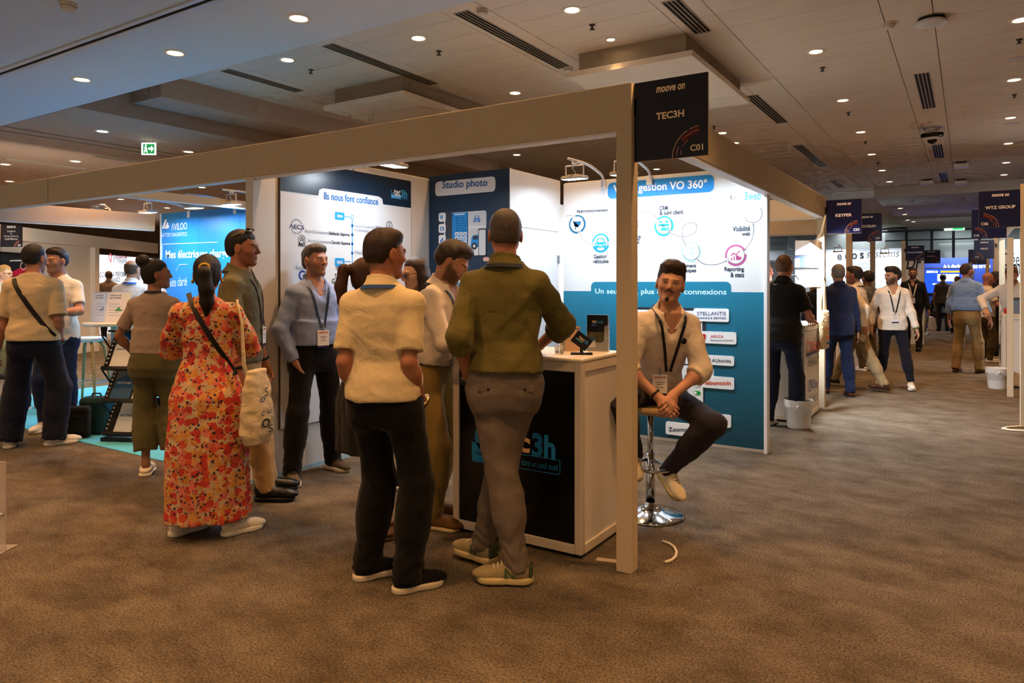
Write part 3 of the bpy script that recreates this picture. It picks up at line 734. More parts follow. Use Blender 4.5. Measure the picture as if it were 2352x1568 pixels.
    if not sh_.get('none'):
        parts = shoe(sh_.get('kind', 'sneaker'), sh_.get('col', '#dddddd'), sh_.get('sole', '#e8e4da'), lod, sh_); f.shoes = []
        for sd in 'LR':
            hj, kn, an, fm, sx = LG[sd]
            o = None
            for nm, sm_, col in parts:
                if o is None:
                    o = mk('shoe', sm_, root, cloth(col, fold=.1) if not sh_.get('leather') else mat(col, .35, bump=.05))
                    Mx = Matrix([list(map(float, r)) for r in fm]).to_4x4(); loc = an - fm @ V3(0, 0, .085 * s); Mx.translation = Vector([float(x) for x in loc]); o.matrix_local = Mx @ Matrix.Diagonal((s, s * sh_.get('len', 1.), s, 1))
                else: mk(nm, sm_, o, mat(col, .55))
            f.shoes.append(o)
    return f

def ribbon(pts, nrm, width, thick=.0025):
    """flat strap through pts; nrm = outward directions"""
    m = MB(); rows = []; pts = [Vector([float(c) for c in p]) for p in pts]
    for i, p in enumerate(pts):
        t = (pts[min(i + 1, len(pts) - 1)] - pts[max(i - 1, 0)]).normalized(); n = Vector([float(c) for c in nrm[i]]).normalized(); b = t.cross(n).normalized(); n = b.cross(t).normalized()
        rows.append([m.bm.verts.new(p + b * (sx * width / 2) + n * o) for sx, o in ((-1, 0), (1, 0), (1, thick), (-1, thick))])
    for A, B_ in zip(rows, rows[1:]):
        for k in range(4): m.bm.faces.new((A[k], A[(k + 1) % 4], B_[(k + 1) % 4], B_[k]))
    m.bm.faces.new(rows[0][::-1]); m.bm.faces.new(rows[-1])
    return m
def smooth(a, n=2):
    a = np.array(a, float)
    for _ in range(n):
        b = a.copy(); b[1:-1] = (a[:-2] + 2 * a[1:-1] + a[2:]) / 4; a = b
    return a
def lanyard(f, col='#10131f', badge=True, drop=.30, width=.017, letters=None, lcol='#e8e8ee', xoff=0., bcol='#e9e6e2'):
    U = f.top; nb = f.nb; s = f.s; o = None
    zb = nb[2] - drop * s; pts = []; nr = []
    T = f.T
    for sx in (-1, 1):
        P_ = []; N_ = []
        for t in np.linspace(0, 1, 7):       # collar part, back centre to the side of the neck
            a = math.radians(-90 + sx * 95 * t); rr = (.110 if f.collar else .078) * s
            w = nb + T @ V3(rr * math.cos(a) if True else 0, rr * 1.02 * math.sin(a), (.004 if f.collar else .020) - .004 * t)
            P_.append(w); N_.append(T @ V3(math.cos(a), math.sin(a), .5))
        for t in np.linspace(.0, 1, 12):
            x = nb[0] + (T @ V3(sx * .080 * s, 0, 0))[0] * (1 - t) + t * (xoff + sx * .012); z = nb[2] - .015 - t * (drop * s - .02) + T[2, 0] * sx * .08 * (1 - t)
            y = U.front(x, z); y = nb[1] + .09 if y is None else y
            if f.collar and z > nb[2] - .085: y = max(y, nb[1] + math.sqrt(max(.122 ** 2 - min(abs(x - nb[0]), .12) ** 2, 0)) * s)
            elif t < .25: y = max(y, nb[1] + .06 * t / .25)
            P_.append(V3(x, y + .010 + .010 * max(0, 1 - t * 4), z)); N_.append(V3(0, 1, .25))
        pts = smooth(P_, 4); o2 = ribbon(pts, N_, width).build('lanyard', mat(col, .6), f.root)
        o = o or o2
    y = U.front(xoff, zb); y = (nb[1] + .12 if y is None else y) + .008; yb = U.front(xoff, zb - .12); y = max(y, (yb or -9) + .008)
    f.badge_at = (xoff, y, zb)
    if badge:
        bd = MB().box((xoff - .046, y, zb - .145), (xoff + .046, y + .003, zb - .012), .001).build('badge', mat(bcol, .4), f.root)
        MB().box((xoff - .007, y, zb - .014), (xoff + .007, y + .006, zb + .03)).build('clip', mat('#9a9a9a', .3, 1.), bd)
        P = Plane((xoff, y + .003, zb), (-1, 0, 0), (0, 0, 1))
        MB().prism(rrect(-.046, -.145, .046, -.128, .001, 1), P, 0, .001).build('badge_band', mat('#1d1a4a', .5), bd)
        lettering('moove on', P, (-.036, -.03), (.036, -.03), .014, '#c02a2a', bd, px=False, shear=.2, t=.001)
        for i, (w, zz) in enumerate(((.028, -.06), (.02, -.072), (.024, -.09))): MB().prism(rrect(-w, zz - .002, w, zz + .002, .001, 1), P, 0, .001).build('badge_line', mat('#77737a', .5), bd)
    return o
# ------------------------------------------------------------------ hall: floor, ceiling, far walls
def carpet():
    m, nt, b = _nt('carpet'); L = nt.links
    tc = nt.nodes.new('ShaderNodeTexCoord')
    mp = nt.nodes.new('ShaderNodeMapping'); mp.inputs['Scale'].default_value = (1.2, 1.7, 1); mp.inputs['Rotation'].default_value = (0, 0, .5); L.new(tc.outputs['Object'], mp.inputs[0])
    n1 = nt.nodes.new('ShaderNodeTexNoise'); n1.inputs['Scale'].default_value = 2.6; n1.inputs['Detail'].default_value = 7; n1.inputs['Roughness'].default_value = .62; n1.inputs['Distortion'].default_value = .15; L.new(mp.outputs[0], n1.inputs['Vector'])
    n2 = nt.nodes.new('ShaderNodeTexNoise'); n2.inputs['Scale'].default_value = 95; n2.inputs['Detail'].default_value = 3; n2.inputs['Roughness'].default_value = .8; L.new(tc.outputs['Object'], n2.inputs['Vector'])
    r1 = nt.nodes.new('ShaderNodeValToRGB'); e = r1.color_ramp.elements; e[0].position = .30; e[0].color = (.084, .068, .050, 1); e[1].position = .70; e[1].color = (.190, .160, .124, 1); L.new(n1.outputs[0], r1.inputs[0])
    r2 = nt.nodes.new('ShaderNodeValToRGB'); e = r2.color_ramp.elements; e[0].position = .36; e[0].color = (.42, .42, .42, 1); e[1].position = .66; e[1].color = (1.7, 1.66, 1.6, 1); L.new(n2.outputs[0], r2.inputs[0])
    mx = nt.nodes.new('ShaderNodeMix'); mx.data_type = 'RGBA'; mx.blend_type = 'MULTIPLY'; mx.inputs[0].default_value = 1; L.new(r1.outputs[0], mx.inputs[6]); L.new(r2.outputs[0], mx.inputs[7])
    L.new(mx.outputs[2], b.inputs['Base Color']); b.inputs['Roughness'].default_value = .97; b.inputs['Specular IOR Level'].default_value = .1
    bm = nt.nodes.new('ShaderNodeBump'); bm.inputs['Strength'].default_value = .8; bm.inputs['Distance'].default_value = .012; L.new(n2.outputs[0], bm.inputs['Height']); L.new(bm.outputs[0], b.inputs['Normal'])
    return m
MB().box((-26, -6, -.06), (14, 38, 0)).build('floor', carpet(), None, 'structure')
CZ, SZ = 3.95, 3.5
ceil_paint = mat('#ded2c2', .8, var=.03, vscale=2); soffit_cool_lit = mat('#cfe0ec', .75); joint_dark = mat('#2a2622', .9)  # front soffit colour has the cool light falling on it painted in
ceiling = MB().box((-26, -6, CZ + .03), (14, 38, CZ + .1)).build('ceiling', joint_dark, None, 'structure')
# planks between service strips
SX = [1.23 - 1.69 * i for i in range(8)]                  # strip centres along X
plank = MB().box((-.644, -.2, 0), (.644, .196, .02), .003).mesh('ceiling_plank'); plank.materials.append(ceil_paint)
strip_me = MB().box((-.195, -1.2, 0), (.195, 1.194, .02), .003).mesh('ceiling_strip'); strip_me.materials.append(ceil_paint)
rest = MB()
for i, sx in enumerate(SX):
    for j in range(42):
        y = 4.3 + j * .4; px_ok = j < 27 and i < 7
        if y > 21: break
        if px_ok:
            o = mk('ceiling_plank', plank, ceiling); o.location = (sx - .845, y, CZ)
        else: rest.box((sx - .845 - .644, y - .2, CZ), (sx - .845 + .644, y + .196, CZ + .02))
    for j in range(7):
        o = mk('ceiling_strip', strip_me, ceiling); o.location = (sx, 5.3 + j * 2.4, CZ)
rest.build('ceiling_plank', ceil_paint, ceiling, 'stuff')
MB().box((SX[0] + .2, 4, CZ), (14, 38, CZ + .02)).build('ceiling_field', ceil_paint, ceiling)
MB().box((-26, 4, CZ), (SX[-1] - 1.5, 38, CZ + .02)).build('ceiling_field', ceil_paint, ceiling)
MB().box((-14, 21, CZ), (SX[0] + .2, 38, CZ + .02)).build('ceiling_field', ceil_paint, ceiling)
# lower soffits
sof = MB().box((-26, -6, SZ), (14, 4.13, CZ + .02)).build('trim_1', soffit_cool_lit, None, 'structure')
warm_soffit = mat('#b39a86', .8)
MB().box((-26, 4.14, SZ), (-8.62, 38, CZ + .02)).build('trim_2', warm_soffit, None, 'structure')
MB().box((-8.60, 4.80, SZ + .18), (-8.0, 12, CZ + .02)).build('trim_3', warm_soffit, None, 'structure')
MB().box((-2.05, 20.7, 3.7), (14, 38, CZ + .02)).build('trim_4', mat('#c4beb6', .8), None, 'structure')
# slot in the soffit
m = MB(); m.box((-26, 3.02, SZ - .012), (-3.6, 3.06, SZ)); m.box((-26, 3.10, SZ - .012), (-3.6, 3.14, SZ)); m.build('slot_frame', mat('#c4ccd2', .4), sof)
MB().box((-26, 3.06, SZ - .003), (-3.6, 3.10, SZ)).build('slot_gap', mat('#0a0a0c', .9), sof)
for k, (x0, z0) in enumerate(((-10.45, 0), (-10.75, 0))): MB().box((x0 - .02, 4.14, SZ - .006), (x0 + .02, 30, SZ)).build('soffit_joint', mat('#8a7e74', .6), sof)
# floating acoustic panels
raft_side = mat('#a89a86', .8)
for x0, x1, y0, y1, lab in ((-6.9, -5.56, 6.3, 8.6, 'floating ceiling panel hung above the studio photo wall'), (-3.62, -2.24, 6.72, 8.9, 'floating ceiling panel hung behind the dark corner name board')):
    t = thing('ceiling_raft', lab, 'ceiling panel', ((x0 + x1) / 2, (y0 + y1) / 2, 3.68), group='floating ceiling panels'); hx, hy = (x1 - x0) / 2, (y1 - y0) / 2
    MB().box((-hx + .1, -hy + .1, .06), (hx - .1, hy - .1, .27)).build('riser', raft_side, t)
    for j in range(5):
        yy = -hy + j * 2 * hy / 5; MB().box((-hx, yy, 0), (hx, yy + 2 * hy / 5 - .005, .06), .003).build('raft_plank', ceil_paint, t)
# ---- ceiling fittings
WARM = (1.0, .50, .18)
ring = MB().lathe([(.062, 0), (.064, -.006), (.075, -.010), (.094, -.006), (.098, 0)], n=24).mesh('trim_ring', True); ring.materials.append(mat('#e8e0d2', .4))
lens = MB().lathe([(0, -.002), (.066, -.002)], n=12).mesh('lens'); lens.materials.append(glowmat((1.0, .72, .42), 14.))
def where(x, y):
    col = 'over the aisle at the right' if x > -1.9 else ('over the corner booth' if x > -4.6 else ('over the blue booth' if x > -8.6 else 'over the far left booths'))
    return col
nlight = 0; LAMPS = []
beam_d = bpy.data.lights.new('beam', 'SPOT'); beam_d.energy = DOWN_W; beam_d.color = WARM; beam_d.spot_size = math.radians(108); beam_d.spot_blend = .7; beam_d.shadow_soft_size = .06
beam_s = bpy.data.lights.new('beam', 'SPOT'); beam_s.energy = DOWN_W * .3; beam_s.color = WARM; beam_s.spot_size = math.radians(100); beam_s.spot_blend = .7; beam_s.shadow_soft_size = .04
def downlight(px, py, z, small=False, note=''):
    p = onz(px, py, z) if not isinstance(px, tuple) else (*px, z)
    global nlight; nlight += 1
    t = thing('ceiling_downlight', 'round recessed warm downlight %s' % (note or where(p[0], p[1])), 'ceiling light', p, 0, 'recessed downlights ' + (note or where(p[0], p[1])))
    a = mk('trim_ring', ring, t); b = mk('lens', lens, t)
    if small: t.scale = (.6, .6, 1)
    LAMPS.append(t)
    ld = beam_d if not small else beam_s; lo = bpy.data.objects.new('beam', ld); C.objects.link(lo); lo.parent = t; lo.location = (0, 0, -.012)
    return t
MAIN = [(1314, 22), (961, 87), (660, 137), (1183, 213), (919, 268), (679, 268), (1874, 118), (1936, 230), (1977, 303), (2002, 354), (2026, 391), (2043, 417), (2057, 441), (2345, 45), (2329, 183), (2321, 270), (2316, 329), (2311, 373), (2306, 401), (2300, 428), (1187, 355), (1003, 376), (1659, 305), (1688, 328), (1508, 388)]
for q in MAIN: downlight(*q, CZ)
for q in ((1403, 90), (528, 215)): downlight(*q, CZ, True, 'of the small kind')
for q in ((686, 41), (402, 121), (188, 182)): downlight(*q, SZ, False, 'in the blue-grey soffit')
for q in ((235, 301), (433, 348), (173, 370), (12, 377), (22, 416), (277, 457), (247, 478), (423, 453), (464, 430), (384, 477)): downlight(*q, SZ)
for q in ((2068, 478), (2078, 492), (2085, 505), (2098, 509)): downlight(*q, 3.7, False, 'in the low far ceiling')
# the rows go on where the photograph does not look, as the hall's lighting would
for x in (-2.6, -.9, .8, 2.5, 4.2, 5.9):
    for y in (3.65, 1.6, -.6):
        downlight((x, y), 0, SZ, False, 'in the soffit above the viewer')
for x in (-4.3, -5.9, -7.5, -9.1, -11):
    for y in (1.6, -.6): downlight((x, y), 0, SZ, False, 'in the soffit above the viewer')
for x, y in ((-12.2, 7.4), (-12.2, 9.6), (-14.2, 3.4), (-14.2, 5.2), (-14.2, 8.6), (-16.6, 5.4), (-16.6, 7.4), (-18.6, 9.6), (-18.6, 12), (-16, 12)): downlight((x, y), 0, SZ, False, 'over the far left booths')
for x in (2.6, 4.6):
    for y in (5.7, 8.1, 10.5, 12.9, 15.2): downlight((x, y), 0, CZ, False, 'in the ceiling right of the aisle')
ORD = 'nearest,second,third,fourth,fifth,sixth,seventh,eighth,ninth,tenth,eleventh,twelfth,thirteenth,fourteenth,fifteenth,sixteenth,seventeenth,eighteenth,nineteenth,twentieth'.split(',')
ORD += ['twenty-' + w for w in ['first'] + ORD[1:9]] + ['thirtieth'] + ['thirty-' + w for w in ['first'] + ORD[1:9]]
byg = {}
for t in LAMPS: byg.setdefault(t['group'], []).append(t)
for g, ls in byg.items():
    for k, t in enumerate(sorted(ls, key=lambda o: o.location.x ** 2 + o.location.y ** 2)): t['label'] = t['label'] + ', ' + ORD[k] + (' nearest' if 0 < k else '') + ' to us'
def diffuser(a, b, z, lab):
    p, q = onz(*a, z), onz(*b, z); L = q[1] - p[1]; x = (p[0] + q[0]) / 2
    t = thing('ceiling_diffuser', lab, 'air vent', (x, (p[1] + q[1]) / 2, z), 0, 'slot air vents'); 
    m = MB()
    for k in range(5): m.box((-.085 + k * .04, -L / 2, -.006), (-.075 + k * .04, L / 2, 0))
    m.box((-.085, -L / 2 - .01, -.006), (.085, -L / 2, 0)); m.box((-.085, L / 2, -.006), (.085, L / 2 + .01, 0)); m.build('frame', mat('#b9aa98', .4), t)
    for k in range(4): MB().box((-.075 + k * .04, -L / 2, -.003), (-.045 + k * .04, L / 2, -.001)).build('slot', mat('#17130f', .8), t)
for i, (a, b, z) in enumerate((((1548, 0), (1608, 75), CZ), ((1080, 22), (1278, 158), CZ), ((775, 97), (975, 197), CZ), ((530, 157), (675, 212), CZ), ((1740, 217), (1785, 283), CZ), ((1845, 332), (1880, 383), CZ), ((1913, 414), (1932, 430), CZ), ((2118, 168), (2133, 248), CZ), ((2150, 332), (2160, 362), CZ), ((2163, 396), (2172, 418), CZ), ((25, 362), (175, 390), SZ), ((222, 357), (300, 372), SZ))):
    diffuser(a, b, z, 'dark slotted air vent in the ceiling, ' + ['top edge of the view above the name board', 'longest, left of the floating panel', 'above the middle of the long beam', 'short, beside the soffit corner', 'nearest of the left aisle row', 'second of the left aisle row', 'farthest of the left aisle row', 'nearest of the right aisle row', 'behind the dome camera', 'farthest of the right aisle row', 'long one in the far left soffit', 'short one by the exit sign'][i])
spr = MB(); spr.lathe([(.03, 0), (.03, -.008), (.012, -.012), (.010, -.04), (.026, -.042), (.026, -.046), (0, -.046)], n=12); spr_me = spr.mesh('sprinkler', True); spr_me.materials.append(mat('#55504a', .3, .8))
for i, (q, w) in enumerate((((1360, 57), 'left of the small downlight'), ((1008, 117), 'beside the long slot vent'), ((714, 160), 'above the long beam at the left'), ((1889, 155), 'nearest in the aisle'), ((1949, 258), 'second in the aisle'), ((1988, 325), 'third in the aisle'), ((2017, 373), 'fourth in the aisle'), ((460, 195), 'by the soffit edge'), ((585, 297), 'left, just over the long beam'), ((2341, 90), 'at the right edge'), ((2330, 217), 'right row, second'), ((1640, 290), 'over the right side beam'))):
    o = mk('sprinkler', spr_me); tag(o, 'small metal ceiling sprinkler, ' + w, 'sprinkler', 'ceiling sprinklers'); o.location = onz(*q, CZ)
for q, z, w in (((1108, 22), CZ, 'beside the longest slot vent'), ((953, 203), CZ, 'at the corner of the left floating panel'), ((1305, 155), CZ, 'at the corner of the right floating panel'), ((2042, 53), CZ, 'over the aisle, nearest'), ((2101, 283), CZ, 'over the aisle beyond the access point'), ((508, 253), CZ, 'above the beam near the soffit'), ((158, 8), SZ, 'on the blue-grey soffit')):
    t = thing('smoke_detector', 'white round smoke detector ' + w, 'smoke detector', onz(*q, z), 0, 'smoke detectors')
    MB().lathe([(.056, 0), (.056, -.016), (.052, -.022)], n=20).build('base', mat('#d8cfc2', .5), t, smooth=True, sharp=30)
    MB().lathe([(.046, -.02), (.05, -.03), (.044, -.048), (.03, -.055), (0, -.056)], n=20).build('cap', mat('#d8cfc2', .5), t, smooth=True, sharp=40)
for q, w in (((1705, 182), 'above the right side beam'), ((2340, 135), 'at the right edge of the view'), ((2325, 284), 'in the right aisle row')):
    o = MB().lathe([(.10, 0), (.10, -.006), (.09, -.009), (0, -.009)], n=24).build('ceiling_speaker', mat('#cfc9c6', .7, bump=.3, bscale=400)); o.location = onz(*q, CZ); tag(o, 'flat round white ceiling speaker ' + w, 'speaker', 'ceiling speakers')
t = thing('dome_camera', 'white multi-lens dome camera hanging over the aisle', 'camera', onz(2141, 293, CZ))
MB().lathe([(.17, 0), (.17, -.012), (.12, -.016)], n=24).build('base', mat('#b9bcc4', .4), t, smooth=True)
MB().lathe([(.10, -.01), (.10, -.05), (.165, -.09), (.165, -.10), (.12, -.105)], n=28).build('housing', mat('#d8d4cc', .4), t, smooth=True, sharp=40)
MB().lathe([(.163, -.10), (.155, -.145), (.10, -.165)], n=28).build('lens_band', mat('#14110f', .15), t, smooth=True)
MB().lathe([(.11, -.16), (.085, -.19), (.07, -.195)], n=24).build('collar', mat('#d8d4cc', .4), t, smooth=True)
MB().lathe([(.07, -.19), (.066, -.22), (.04, -.25), (0, -.262)], n=20).build('dome', mat('#0c0b0b', .08), t, smooth=True)
t = thing('access_point', 'white rounded wireless access point on the ceiling', 'access point', onz(2139, 42, CZ), math.radians(20))
MB().lathe([(.11, 0), (.11, -.03)], n=24).build('mount', mat('#1c1a18', .6), t)
MB().lathe([(.12, -.028), (.135, -.04), (.13, -.055), (.09, -.068), (0, -.072)], n=28).build('shell', mat('#d6d2cc', .35), t, smooth=True, sharp=40)
for q, w in (((2208, 372), 'nearest on the right of the vents'), ((2207, 412), 'farther on the right of the vents'), ((2129, 412), 'left of the farthest vent')):
    t = thing('projector_box', 'small white box on a dark ceiling mount, ' + w, 'ceiling box', onz(*q, CZ), 0, 'ceiling boxes'); MB().box((-.09, -.09, -.04), (.09, .09, 0)).build('mount', mat('#1c1a18', .6), t); MB().box((-.13, -.13, -.12), (.13, .13, -.04), .01).build('case', mat('#d8d4cc', .4), t)
# exit sign
e = onz(341, 321, SZ); t = thing('exit_sign', 'green and white running man exit sign hanging from the soffit', 'sign', (e[0], e[1], SZ - .02)); Pe = Plane((0, 0, 0), (cR[0], cR[1], 0), (0, 0, 1))
MB().prism(rrect(-.10, -.19, .10, -.02, .006), Pe, -.02, 0).build('panel', mat('#e4f2e8', .4, emit=.9), t)
MB().prism(rrect(-.075, -.175, .085, -.04, .004), Pe, 0, .002).build('green_field', mat('#12803c', .4, emit=.5), t)
MB().prism([(.0, -.12), (.04, -.12), (.04, -.15), (.078, -.105), (.04, -.062), (.04, -.09), (.0, -.09)], Pe, .002, .004).build('arrow', mat('#f2fff6', .4, emit=.9), t)
m = MB(); m.prism(arc(-.035, -.062, .012, 0, 330, 12), Pe, .002, .004); m.prism([(-.055, -.08), (-.025, -.08), (-.02, -.12), (-.01, -.16), (-.022, -.162), (-.036, -.13), (-.055, -.162), (-.066, -.155), (-.05, -.12)], Pe, .002, .004); m.build('running_man', mat('#f2fff6', .4, emit=.9), t)
for sx in (-.06, .06): MB().tube([Pe.pt(sx, -.02), Pe.pt(sx, .02)], .004, 6).build('hanger', mat('#888888', .4, .8), t)
t = thing('exit_sign', 'small bright green exit sign over the far windows', 'sign', ony(2192, 521, 33.8)); MB().box((-.35, -.03, -.14), (.35, 0, .14)).build('panel', mat('#bfeed4', .4, emit=1.), t); MB().box((-.05, -.04, -.12), (.3, -.03, .12)).build('green_field', mat('#1c9a50', .4, emit=1.), t)
# ---- far walls
brown = mat('#7a6048', .85)
MB().box((-26, 37.6, 0), (14, 37.8, CZ)).build('wall_back', mat('#7c766e', .9), None, 'structure')
MB().box((-24.2, -6, 0), (-24, 38, CZ)).build('wall_left', brown, None, 'structure')
for k in range(20): MB().box((-24, -6 + k * 2.2, .1), (-23.97, -6 + k * 2.2 + 2.17, 3.4), .004).build('wall_panel', brown, bpy.data.objects['wall_left'])
MB().box((12, -6, 0), (12.2, 38, CZ)).build('wall_right', mat('#8c7a66', .9), None, 'structure')
# window band at the far end with a rough concrete wall beyond
rock, nt, bs = _nt('concrete_outside'); tcn = nt.nodes.new('ShaderNodeTexCoord'); nn = nt.nodes.new('ShaderNodeTexNoise'); nn.inputs['Scale'].default_value = .9; nn.inputs['Detail'].default_value = 8; nt.links.new(tcn.outputs['Object'], nn.inputs['Vector'])
rr_ = nt.nodes.new('ShaderNodeValToRGB'); rr_.color_ramp.elements[0].color = (.12, .13, .13, 1); rr_.color_ramp.elements[1].color = (.5, .52, .5, 1); nt.links.new(nn.outputs[0], rr_.inputs[0]); nt.links.new(rr_.outputs[0], bs.inputs['Base Color']); bs.inputs['Roughness'].default_value = .9
wnd = MB().box((-7, 34.0, 3.63), (9, 34.1, 3.7)).build('window_1', mat('#14161a', .5), None, 'structure')
wx = -6.5; k = 0
for px_ in (2082, 2140, 2190, 2250): 
    x = ony(px_, 560, 34)[0]; MB().box((x - .05, 33.96, 0), (x + .05, 34.12, 3.66)).build('mullion', mat('#0e1013', .5), wnd)
xs = [ony(p, 560, 34)[0] for p in (2030, 2082, 2140, 2190, 2250, 2310)]
for a, b in zip(xs, xs[1:]):
    for z0, z1 in ((.05, 3.25), (3.30, 3.63)): MB().box((a + .05, 34.03, z0), (b - .05, 34.05, z1)).build('pane', mat('#8a9696', .08, alpha=.28), wnd)
    MB().box((a + .05, 34, 3.25), (b - .05, 34.08, 3.30)).build('transom', mat('#1a1d20', .5), wnd)
MB().box((-8, 35.6, 0), (9, 35.9, 3.9)).build('wall_outside', rock, None, 'structure')
for x in (-4, 0, 4):
    ld = bpy.data.lights.new('daylight', 'AREA'); ld.energy = 22; ld.size = 2; ld.color = (.85, .95, 1); lo_ = bpy.data.objects.new('daylight', ld); C.objects.link(lo_); lo_.location = (x, 34.9, 3.5); lo_.rotation_euler = (math.radians(25), 0, 0)
# ------------------------------------------------------------------ exhibition booths
WHITE = mat('#dcd8d2', .55, bump=.04, bscale=30); WHITE2 = mat('#e4e2de', .5); FAB = mat('#c9b89c', .8, bump=.12, bscale=350)
XL, XR, YF, YB, HT = -4.48, -1.46, 3.40, 6.37, 2.5
def post(x, y, lab, h=HT, w=.085):
    o = MB().box((-w / 2, -w / 2, 0), (w / 2, w / 2, h), .004).build('booth_post', FAB); o.location = (x, y, 0); tag(o, lab, 'post', 'booth posts'); return o
def beam(lo, hi, lab, gname='booth beams', cuts=()):
    t = thing('fascia_beam', lab, 'beam', ((lo[0] + hi[0]) / 2, (lo[1] + hi[1]) / 2, lo[2]), 0, gname); c = t.location
    a = [lo[i] - c[i] for i in range(3)]; b = [hi[i] - c[i] for i in range(3)]
    MB().box((a[0], a[1], .012), b, .006).build('cloth_cover', FAB, t)
    MB().box((a[0] + .004, a[1] + .008, 0), (b[0] - .004, b[1] - .008, .012)).build('rail', WHITE2, t)
    for cx in cuts: MB().box((cx - c[0] - .003, a[1] - .002, .01), (cx - c[0] + .003, a[1], b[2])).build('seam', mat('#8d8272', .8), t)
    return t
post(-1.478, 3.40, 'tall cloth-covered corner post beside the counter under the first name board')
beam((XL - .02, YF - .045, 2.25), (-1.437, YF + .045, 2.5), 'long cloth-covered front beam over the corner booth')
beam((-10.24, YF - .045, 2.25), (XL - .024, YF + .045, 2.5), 'long cloth-covered front beam over the blue booth at the left', cuts=(-7.5,))
beam((-1.51, YF + .05, 2.25), (-1.42, 9.06, 2.5), 'cloth-covered side beam along the aisle', cuts=())
# left partition of the corner booth
t = thing('partition_wall', 'white partition between the corner booth and the blue booth', 'wall', (XL, YF, 0))
MB().box((-.03, -.04, .03), (.05, 3.0, 2.5), .006).build('panel', WHITE, t)
MB().box((-.032, -.042, 0), (.056, 3.0, .03)).build('base_strip', mat('#9ec2d8', .4), t)
# closet (studio photo) walls
t = thing('closet', 'storage closet of the corner booth with dark studio photo front and white door side', 'closet', (-3.96, 5.9, 0))
MB().box((-.465, -.5, 0), (.475, .44, 2.52), .004).build('shell', mat('#c6cace', .5), t)
Pc = Plane((.475, 0, 0), (0, 1, 0), (0, 0, 1))
dr = MB().prism(rrect(-.40, .02, .38, 2.0, .002, 1), Pc, 0, .004).build('door', mat('#c2c7cc', .4), t)
MB().prism(rrect(-.43, 2.0, .41, 2.035, .002, 1), Pc, 0, .012).build('door_frame', WHITE2, t); MB().prism(rrect(-.43, .0, -.402, 2.0, .002, 1), Pc, 0, .012).build('door_frame', WHITE2, t); MB().prism(rrect(.382, .0, .41, 2.0, .002, 1), Pc, 0, .012).build('door_frame', WHITE2, t)
for zz in (1.72, .3): MB().box((.477, .365, zz - .04), (.495, .395, zz + .04), .003).build('hinge', mat('#9a9fa6', .3, .9), dr)
MB().cbox((.50, -.35, 1.02), (.05, .12, .02), bev=.006).build('door_handle', mat('#9a9fa6', .3, .9), dr)
# back wall
t = thing('partition_wall', 'back partition of the corner booth carrying the white and teal graphics', 'wall', ((-3.48 + XR) / 2, YB, 0))
MB().box((-.99, .012, 0), (1.0, .07, 2.5), .004).build('panel', WHITE, t)
MB().box((.985, -.02, 0), (1.015, .072, 2.5), .004).build('edge_profile', mat('#e8eaee', .35), t)

# ---- lettering helpers
def logo_tec(P, a, b, h, parent, word2='3h', c1='#ffffff', c2='#38a3e0', dy=(0, 0)):
    """the swoosh + tec + second word, from left pixel a to right pixel b"""
    A, B = P.px(*a), P.px(*b); w = B[0] - A[0]; y = (A[1] + B[1]) / 2; x = A[0]; n1 = .40 if word2 == '3h' else .27
    print_arc('swoosh', x + .09 * w, y, .07 * w, .092 * w, 120, 265, P, c2, parent, .002); print_arc('swoosh', x + .10 * w, y + .02 * w, .055 * w, .075 * w, 270, 345, P, c1, parent, .002)
    lettering('tec', P, (x + .18 * w, y), (x + .18 * w + n1 * w, y), h * .92, c1, parent, .02, px=False); lettering(word2, P, (x + .20 * w + n1 * w, y), (x + w, y), h, c2, parent, .02, px=False)
# ---- poster "Ils nous font confiance"
Pl = wallX(XL + .052)
t = thing('wall_poster', 'large white poster with a navy header and a timeline of partners', 'poster', (0, 0, 0)); y0 = 3.60; y1 = 5.11; z0, z1 = .365, 2.44
MB().prism([(y0, z0), (y1, z0), (y1, z1), (y0, z1)], Pl, 0, .014).build('board', mat('#e6e9ec', .35), t); Pl = wallX(XL + .066)
navy = '#12283f'; tb = [(y0, z1), (y0, 2.16), (4.12, 2.16)] + arc(4.20, 2.205, .05, 180, 90, 5) + [(4.72, 2.255)] + arc(4.74, 2.20, .05, 90, 0, 5) + [(4.79, 2.155), (y1, 2.155), (y1, z1)]
# measured tab outline
q = [Pl.px(*p) for p in ((643, 405), (643, 437), (731, 449), (733, 436), (742, 432), (870, 456), (878, 466), (880, 466), (940, 474), (940, 432))]
MB().prism([(y0, z1), (y0, q[1][1]), (q[2][0], q[2][1]), (q[3][0], q[3][1]), (q[4][0], q[4][1]), (q[5][0], q[4][1]), (q[6][0], q[3][1]), (q[7][0], q[2][1]), (y1, q[2][1]), (y1, z1)], Pl, 0, .001).build('header', mat(navy, .3, spec=.5), t)
lettering('Ils nous font confiance', Pl, (744, 449), (868, 463), .062, '#1d6fc0', t, .02)
logo_tec(Pl, (898, 440), (935, 446), .07, t); a, b = Pl.px(898, 450), Pl.px(936, 460)
print_poly('tag_band', rrect(a[0], b[1], (a[0] + b[0]) / 2 + .02, b[1] + .035, .006), Pl, '#38a3e0', t, .002); print_poly('tag_band', rrect((a[0] + b[0]) / 2 + .025, b[1], b[0], b[1] + .035, .006), Pl, '#1d4a70', t, .002)
lettering('Votre gestion VO 360', Pl, (a[0] + .01, b[1] + .0175), ((a[0] + b[0]) / 2 + .01, b[1] + .0175), .014, '#e8f0f8', t, .01, px=False, t=.003); lettering('dans un seul outil', Pl, ((a[0] + b[0]) / 2 + .035, b[1] + .0175), (b[0] - .01, b[1] + .0175), .014, '#38a3e0', t, .01, px=False, t=.003)
